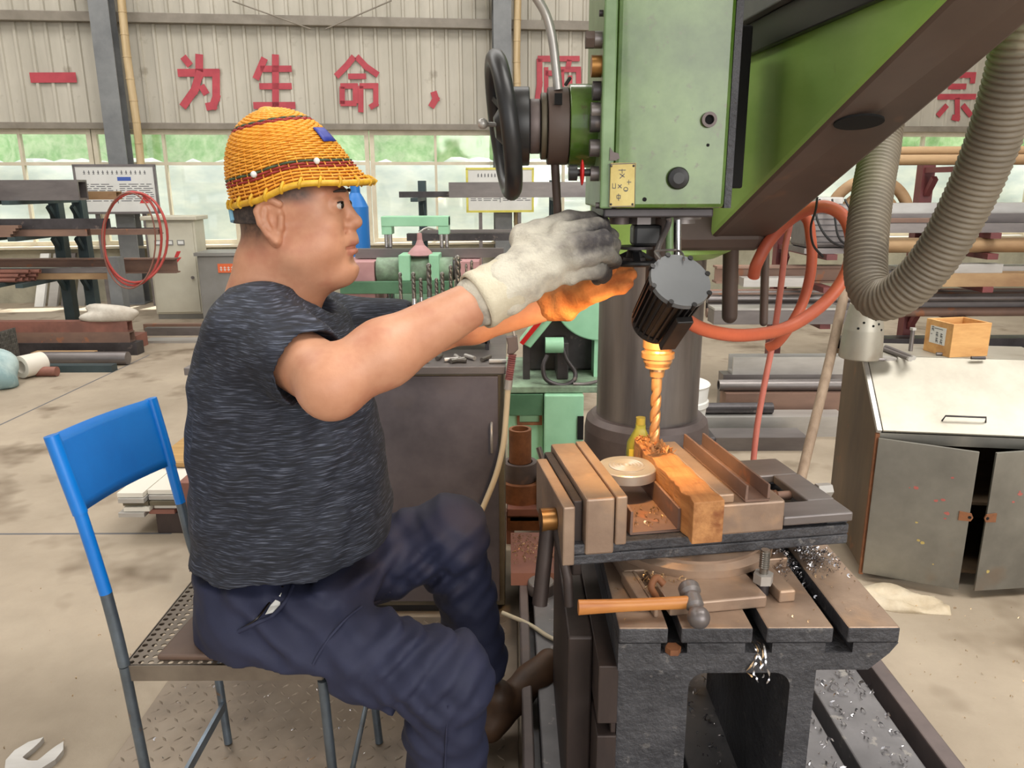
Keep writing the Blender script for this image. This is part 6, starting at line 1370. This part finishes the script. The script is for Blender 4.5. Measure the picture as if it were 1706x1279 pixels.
# ---- trousers
HpN = v3(PY(425, 1035, 1.30)); KnN = v3(PY(738, 1128, 1.215)); AnN = np.array([-.13, 1.26, .10])
HpF = v3(PY(500, 985, 1.50)); KnF = v3(PY(748, 887, 1.50)); AnF = v3(PY(800, 1100, 1.575))
def tf(x, y, z):
    k = .0030*np.sin(x*55+z*30+np.sin(z*25+y*30)*1.5)+.0026*np.sin(x*28-z*85+y*20+np.sin(x*31)*1.2)+.0014*np.sin(x*120+z*70+np.sin(z*60)*1.6)
    dn = np.sqrt((x-KnN[0]+.05)**2+(z-KnN[2]+.05)**2+(y-KnN[1])**2); k = k+.008*np.exp(-(dn/.08)**2)*np.sin((x+z)*130+y*30)
    df = np.sqrt((x-KnF[0]+.03)**2+(z-KnF[2]+.08)**2); k = k+.008*np.exp(-(df/.10)**2)*np.sin((x-z)*110+np.sin(y*50))
    dh = np.sqrt((x+.40)**2+(z-.56)**2); k = k+.008*np.exp(-(dh/.11)**2)*np.sin((x*.8+z)*95+y*15)
    return k
pel = [(925, 333, 640, .165, 1.41), (960, 334, 640, .178, 1.41), (1010, 338, 600, .185, 1.41), (1060, 352, 560, .185, 1.41), (1100, 392, 540, .165, 1.41)]
Tr = [U(torso(pel)), U(cone(HpN, KnN, .094, .078), .04), U(cone(KnN, AnN, .076, .078), .02), U(ell(KnN+np.array([.018, 0, -.004]), (.062, .068, .068)), .03),
      U(cone(HpF, KnF, .096, .080), .05), U(cone(KnF, AnF, .074, .062), .02), U(ell(KnF+np.array([.012, 0, .0]), (.064, .066, .066)), .03), U(ell((HpN+HpF)/2+np.array([.0, 0, 0]), (.12, .14, .085)), .05),
      (tf, np.array([-.75, 1.0, 0]), np.array([.15, 1.8, .8]), 0, 'd')]
def seatcut(x, y, z): return (.4630-z)+0*x+0*y
def seatcut2(x, y, z): return np.where((x < -.33), .4628-z, -.05)+0*y
Tr.append((seatcut2, np.array([-.80, 1.0, .2]), np.array([-.33, 1.8, .7]), 0, 'i'))
V, Fc = sdf_mesh((rng((-.70, .12, .006)), rng((1.05, 1.72, .006)), rng((.05, .80, .006))), Tr)
tro = mesh_obj('trousers', V, Fc, 'navy', person, 2)
bvh_v = [Vector(q) for q in V]
from mathutils.bvhtree import BVHTree
bvh = BVHTree.FromPolygons(bvh_v, Fc.tolist())
def onbody(px, py, out=.002):
    d = ray(px, py).normalized(); h = bvh.ray_cast(Vector((0, 0, CH)), d); return h[0]-d*out if h[0] is not None else PY(px, py, 1.2)
MB().prism([onbody(x, y, .004) for x, y in ((440, 1022), (448, 1008), (466, 988), (465, 1006), (456, 1018))], (0, .006, 0)).build('pocket_paper', 'white', tro)
def seam(pts, nm, m, r): MB().tube(spline([onbody(x, y, .0005) for x, y in pts], 6), r, 6).build(nm, m, tro)
seam([(400, 1046), (425, 1030), (446, 1004), (470, 975)], 'pocket_slit', 'eye_dark', .0022)
seam([(396, 1050), (430, 1034), (452, 1024), (474, 1000), (486, 975)], 'pocket_welt', 'navy', .004)
seam([(600, 1010), (575, 1030), (548, 1060), (528, 1090), (520, 1105)], 'thigh_seam', 'navy', .003)
seam([(648, 985), (630, 1000), (600, 1010)], 'fly_seam', 'navy', .003)
seam([(745, 1175), (742, 1210), (740, 1250), (738, 1300)], 'shin_seam', 'navy', .0022)

pk = [PY(x, y, 1.192+.0*i) for i, (x, y) in enumerate(((440, 1020), (452, 1002), (466, 985)))]
# ---- shoes
def shoe(heel, toe, w_, nm):
    d = toe-heel; L = np.linalg.norm(d); u = d/L; q = lambda k, r, up_: heel+d*k+np.array([0, 0, up_])
    S_ = [U(cone(q(.10, 0, .035), q(.45, 0, .032), .036, .036)), U(cone(q(.45, 0, .032), q(.86, 0, .026), .038, .030), .02), U(cone(q(.18, 0, .05), q(.2, 0, .095), .036, .038), .02), U(ell(q(.68, 0, .025), (.05, .045, .028)), .02)]
    def sole(x, y, z): 
        t_ = ((x-heel[0])*u[0]+(y-heel[1])*u[1]+(z-heel[2])*u[2]); return (heel[2]+u[2]*t_+.0)-z
    S_.append((sole, heel-.4, heel+.4, 0, 'i'))
    lo = np.minimum(heel, toe)-.08; hi = np.maximum(heel, toe)+.1; hi[2] += .08
    V, Fc = sdf_mesh((rng((lo[0], hi[0], .005)), rng((lo[1], hi[1], .005)), rng((lo[2], hi[2], .005))), S_); return mesh_obj(nm, V, Fc, 'leather', person, 2)
shoe(np.array([-.075, 1.545, .0085]), np.array([.115, 1.72, .135]), 1, 'shoe'); shoe(np.array([-.20, 1.23, .0085]), np.array([.055, 1.30, .0085]), 1, 'shoe')
# ---- right glove
gw = WrN; kn = [v3(PY(x, y, Y)) for x, y, Y in ((940, 388, 1.285), (952, 408, 1.262), (956, 432, 1.262), (950, 455, 1.275))]
pip = [v3(PY(x, y, Y)) for x, y, Y in ((992, 376, 1.300), (1008, 398, 1.272), (1008, 424, 1.272), (998, 449, 1.285))]
tip = [v3(PY(x, y, Y)) for x, y, Y in ((1016, 392, 1.345), (1024, 412, 1.330), (1022, 434, 1.330), (1008, 458, 1.335))]
tp2 = [v3(PY(x, y, Y)) for x, y, Y in ((1000, 398, 1.372), (1006, 418, 1.362), (1004, 438, 1.362), (994, 462, 1.362))]
G_ = [U(cone(gw+(WrN-ElN)*-.13, gw, .043, .042)), U(cone(gw, v3(PY(900, 440, 1.275)), .043, .047), .02)]
pc = v3(PY(893, 440, 1.285))
for i in range(4):
    G_ += [U(cone(pc+(kn[i]-pc)*.1, kn[i], .034, .0185), .008), U(cone(kn[i], pip[i], .0172, .0152), .003), U(cone(pip[i], tip[i], .0150, .0138), .002), U(cone(tip[i], tp2[i], .0140, .012), .004)]
th = [v3(PY(880, 400, 1.31)), v3(PY(940, 372, 1.335)), v3(PY(985, 368, 1.355)), v3(PY(1006, 374, 1.375))]
G_ += [U(cone(pc, th[0], .035, .030), .02), U(cone(th[0], th[1], .028, .020), .012), U(cone(th[1], th[2], .019, .016), .008), U(cone(th[2], th[3], .0155, .013), .006)]
def gf(x, y, z): return .0013*np.sin(x*160+z*60+np.sin(y*90)*1.4)+.0012*np.sin(z*170-x*70)+.0012*np.sin(x*70+z*120+y*40)
G_.append((gf, np.array([-.3, 1.0, .9]), np.array([.4, 1.6, 1.5]), 0, 'd'))
V, Fc = sdf_mesh((rng((-.10, .23, .0032)), rng((1.14, 1.46, .0032)), rng((1.03, 1.32, .0032))), G_)
# keep only the hand side of the cuff
u = (WrN-ElN)/np.linalg.norm(WrN-ElN)
glo = mesh_obj('work_glove', V, Fc, 'glove_white', person, 1)
kd = (V-WrN)@u; zc_ = (V[:, 2]-WrN[2])-kd*.35; tone(glo, V, ss(.05, .17, kd)*(.75+.3*np.sin(zc_*90)), ss(.12, .20, kd)*.55); glo['label'] = 'white cotton work glove darkened at the fingers'
cu = MB(); c0 = WrN-u*.052; pts = []
for i in range(9): pts.append(Vector(c0+u*(.0085*i)))
cf = cu.tube(pts, .05, 28, False, lambda i: (.0475, .0495, .0485, .0470, .0480, .0465, .0455, .0460, .0440)[i]).build('glove_cuff', 'glove_cuff', glo, fix=False)
so_ = cf.modifiers.new('thick', 'SOLIDIFY'); so_.thickness = .004
# ---- left glove, seen below the right one
kF = [v3(PY(x, y, Y)) for x, y, Y in ((1000, 462, 1.48), (1000, 474, 1.47), (996, 484, 1.46), (990, 492, 1.46))]; tF = [v3(PY(x, y, Y)) for x, y, Y in ((1046, 448, 1.47), (1052, 459, 1.455), (1048, 473, 1.45), (1036, 482, 1.45))]
pF = v3(PY(968, 486, 1.50)); G2 = [U(cone(WrF-(WrF-ElF)*.12, WrF, .036, .036)), U(cone(WrF, pF, .036, .034), .02)]
for i in range(4): G2 += [U(cone(pF, kF[i], .026, .015), .012), U(cone(kF[i], tF[i], .0140, .0110), .005)]
tq = [v3(PY(985, 460, 1.44)), v3(PY(1020, 444, 1.43))]; G2 += [U(cone(pF, tq[0], .026, .016), .012), U(cone(tq[0], tq[1], .015, .012), .006), (gf, np.array([-.3, 1.0, .9]), np.array([.4, 1.7, 1.5]), 0, 'd')]
V, Fc = sdf_mesh((rng((-.02, .26, .0036)), rng((1.38, 1.62, .0036)), rng((1.0, 1.22, .0036))), G2); g2 = mesh_obj('work_glove', V, Fc, 'glove_lamplit', person, 1); g2['label'] = 'work glove on the far hand, coloured as if under orange lamplight'
# ---- woven helmet
hat_rot = Matrix.Rotation(math.radians(-10), 4, 'Y'); hb = PY(492, 317, 1.41); HM = Matrix.Translation((hb.x, hb.y, hb.z-.004)) @ hat_rot
ha_, hbw, Hh_ = .106, .098, .146
def hat_pt(th_, s, off=0.):      # s 0..1 rim to crown
    z = Hh_*math.sin(s*math.pi/2)**1.0; rr_ = max(0., 1-(z/Hh_)**2.3)**(1/2.0)
    ex_ = (1-s)**7; br = .003+.030*max(0., math.cos(th_))**2.2
    x = (ha_*rr_+ex_*br+off)*math.cos(th_); y = (hbw*rr_+ex_*(.006+.010*max(0, math.cos(th_)))+off)*math.sin(th_); zz = z-.004*ex_+.013*(1-s)**3*math.sin(math.pi*min(1, max(0, (math.cos(th_)+.35)/1.35)))**1.5
    xx = x-.012*(z/Hh_)
    return HM @ Vector((xx, y, zz))
hat = MB(); n1, n2 = 22, 64
vs = [hat_pt(2*math.pi*j/n2, i/n1*.985, -.003) for i in range(n1+1) for j in range(n2)]
hat.add(vs, [(i*n2+j, i*n2+(j+1) % n2, (i+1)*n2+(j+1) % n2, (i+1)*n2+j) for i in range(n1) for j in range(n2)], True); hat.add([vs[n1*n2+j] for j in range(n2)], [tuple(range(n2))])
helmet = hat.build('woven_helmet', 'hat_liner', person, fix=False); helmet['label'] = 'yellow woven rattan safety helmet with coloured bands'
wv = MB(); rows_ = 48
def sect(s, k, stakes):  # strand row
    seg = stakes*4; return [hat_pt(2*math.pi*j/seg, s, .0005+.0019*math.cos(math.pi*(j/4.0*1.0+k))) for j in range(seg+1)]
for k in range(rows_):
    s = .012+.955*(k/(rows_-1))**.92; st = 44 if s < .72 else 28 if s < .88 else 16
    col = 0
    if k in (5, 6): col = 1
    if k == 7: col = 2
    if k in (27, 28): col = 1
    if k == 29: col = 2
    wv.cm = col; wv.tube(sect(s, k, st), .0019, 6, False)
wv.cm = 0
for j in range(44):
    th_ = 2*math.pi*j/44; wv.tube([hat_pt(th_, .02+.9*i/14, -.0006) for i in range(15)], .0014, 5, False)
wo_ = wv.build('woven_strands', ['hat_straw', 'hat_red', 'hat_green'], helmet, fix=False); wo_['kind'] = 'stuff'
rm = MB().tube([hat_pt(2*math.pi*j/72, 0, .002) for j in range(73)], .0055, 10, False).build('rim_roll', 'hat_rim', helmet, fix=False)
for j in range(24):
    th_ = 2*math.pi*(j+.3)/24; a = hat_pt(th_, .0, .002); b = hat_pt(th_+.06, .045, .004)
    MB().tube([a+Vector((0, 0, -.006)), a+(a-HM.translation).normalized()*.006, a.lerp(b, .6)+(a-HM.translation).normalized()*.004, b], .0028, 6).build('rim_lashing', 'hat_rim', rm, fix=False)
for th_, s in ((-1.85, .17), (-.85, .17), (1.2, .20), (2.0, .20)):
    q = hat_pt(th_, s, .003); MB().sphere(q, .0055, 12, 8).build('rivet', 'white', helmet)
th0 = -.52; em = MB(); g_ = [[hat_pt(th0+.10*i, .33+.045*j, .0045) for i in range(5)] for j in range(4)]
em.add([p for r_ in g_ for p in r_], [(j*5+i, j*5+i+1, (j+1)*5+i+1, (j+1)*5+i) for j in range(3) for i in range(4)], True); eo = em.build('emblem', 'hat_blue', helmet, fix=False); so_ = eo.modifiers.new('thick', 'SOLIDIFY'); so_.thickness = .002; so_.offset = 1
cr = hat_pt(0, .97, .0); MB().sphere(HM @ Vector((-.012, 0, Hh_*.985)), .016, 16, 8, (1, 1, .45)).build('crown_knot', 'hat_straw', helmet)
MB().tube([hat_pt(2.75, .02, -.012), Vector(hp(-.093, -.03, .03)), Vector(hp(-.085, -.045, -.0))], .006, 8).build('chin_strap', 'strap_blue', helmet)
# ================================================================== chips and shavings
def curls(name, m, label, n, region, seed, s0=.004, s1=.012, parent=None):
    r = random.Random(seed); mb = MB()
    for i in range(n):
        p = region(r)
        if p is None: continue
        s = r.uniform(s0, s1); a = r.uniform(0, 6.28); tl = r.uniform(.2, 1.2); w_ = s*.28; d = Vector((math.cos(a), math.sin(a), 0)); nn = Vector((-d.y, d.x, 0))
        k = r.randint(3, 6); pr = []
        for j in range(k+1):
            ph = j*r.uniform(.7, 1.2); pr.append(p+d*(s*.5*j/k)+nn*(s*.35*math.sin(ph))+Vector((0, 0, .0004+s*.28*(1-math.cos(ph)))))
        vs = [q-nn*w_/2 for q in pr]+[q+nn*w_/2+Vector((0, 0, w_*.3)) for q in pr]
        mb.add(vs, [(j, j+1, k+1+j+1, k+1+j) for j in range(k)], False)
    return mb
def put(mb, name, m, label):
    o = mb.build(name, m, None, fix=False); props(o, label, 'metal chips', None, 'stuff'); return o
def reg_box(x0, x1, y0, y1, z, f=None):
    def g(r):
        x, y = r.uniform(x0, x1), r.uniform(y0, y1); return Vector((x, y, z if f is None else z+f(x, y)*r.random()))
    return g
pc_ = PZ(1370, 940, TZ)
def heap(r):
    a = r.gauss(0, .055); b = r.gauss(0, .030); h = max(0, .026*(1-(a/.11)**2-(b/.06)**2)); x, y = pc_.x-.075+a, pc_.y+.015+b
    if x > tx1-.008 or x < s2[1]+.01 or y > ty1-.02: return None
    if s3[0]-.004 < x < s3[1]+.004: return Vector((x, y, TZ-.02+.6*h*r.random()))
    return Vector((x, y, TZ+h*r.random()))
put(curls('c', 'chips', '', 1500, heap, 1, .004, .011), 'steel_chips', 'chips', 'heap of bright steel chips on the box table under the vise')
def ontab(r):
    x, y = r.uniform(tx0+.01, tx1-.01), r.uniform(ty0+.01, ty1-.2)
    for a, b in (s1, s2, s3):
        if a-.008 < x < b+.008: return None
    q = MW[vise].inverted() @ Vector((x, y, TZ))
    if -.17 < q.x < .17 and -.26 < q.y < .2: return None
    return Vector((x, y, TZ))
put(curls('c', '', '', 150, ontab, 2, .003, .008), 'table_chips', 'chips_gold', 'scattered golden chips on the box table')
def onbase(r):
    x0, x1 = r.choice(((.56, .69), (.73, .858), (.56, .69), (.73, .858), (.375, .52))); return Vector((r.uniform(x0, x1), r.uniform(1.0, 1.70), BZ))
put(curls('c', '', '', 420, onbase, 3, .006, .024), 'base_chips', 'chips', 'silvery chips scattered on the slotted drill base')
def onfl(r):
    x, y = r.uniform(.96, 1.9), r.uniform(1.2, 2.25); return Vector((x, y, 0))
put(curls('c', '', '', 260, onfl, 4, .003, .010), 'floor_chips', 'chips_gold', 'fine chips scattered on the floor right of the drill base')
def onfl2(r): return Vector((r.uniform(-1.6, -.95), r.uniform(1.3, 2.4), 0))
put(curls('c', '', '', 60, onfl2, 5, .003, .010), 'floor_chips', 'chips_gold', 'few chips scattered on the floor left of the tread plate')
def onpl(r): return Vector((r.uniform(-.9, -.02), r.uniform(1.45, 2.1), .0083))
put(curls('c', '', '', 110, onpl, 6, .004, .012), 'plate_chips', 'chips', 'chips scattered on the tread plate under the chair')
def onrp(r):
    x, y = r.uniform(PZ(850, 975, BZ).x+.005, PZ(940, 975, BZ).x-.01), r.uniform(PZ(900, 970, BZ).y+.03, PZ(900, 910, BZ).y-.01); return Vector((x, y, BZ+.044))
put(curls('c', '', '', 260, onrp, 7, .004, .012), 'rust_plate_chips', 'chips_gold', 'golden chips strewn over the rusty plate beside the drill base')
def inv(r):
    q = Vector((r.uniform(-.14, -.065), r.uniform(-.11, -.02), .094)); return MW[vise] @ q
put(curls('c', '', '', 26, inv, 8, .006, .014), 'channel_chips', 'chips_gold', 'few golden chips in the channel between the vise jaws')
def onsw(r): return MW[vise] @ Vector((r.uniform(-.15, -.06), r.uniform(-.20, -.15), .0225))
put(curls('c', '', '', 60, onsw, 9, .004, .010), 'vise_chips', 'chips_gold', 'golden chips on the vise base before the fixed jaw')
# long ribbon shavings hanging from the middle slot
for i in range(5):
    r = random.Random(40+i); x = s2[0]+.004+.0045*i; pts = [Vector((x, ty0+.03, TZ-.043)), Vector((x, ty0+.008, TZ-.036)), Vector((x+.001, ty0-.003, TZ-.036-.004*i))]
    for j in range(r.randint(4, 9)):
        pts.append(pts[-1]+Vector((r.uniform(-.006, .007), r.uniform(-.004, .001), -r.uniform(.003, .009))))
    P_ = spline(pts, 4); mb = MB(); vs = []
    for k, q in enumerate(P_):
        a_ = k*.35+i; d_ = Vector((math.cos(a_), .4*math.sin(a_), .3))*.0016; vs += [q-d_, q+d_]
    mb.add(vs, [(2*k, 2*k+1, 2*k+3, 2*k+2) for k in range(len(P_)-1)], True)
    single(mb, 'ribbon_shaving', 'chips_gold' if i % 2 else 'chips', 'curly ribbon shaving hanging from the middle T-slot', 'shaving', 'ribbon shavings on the table edge')
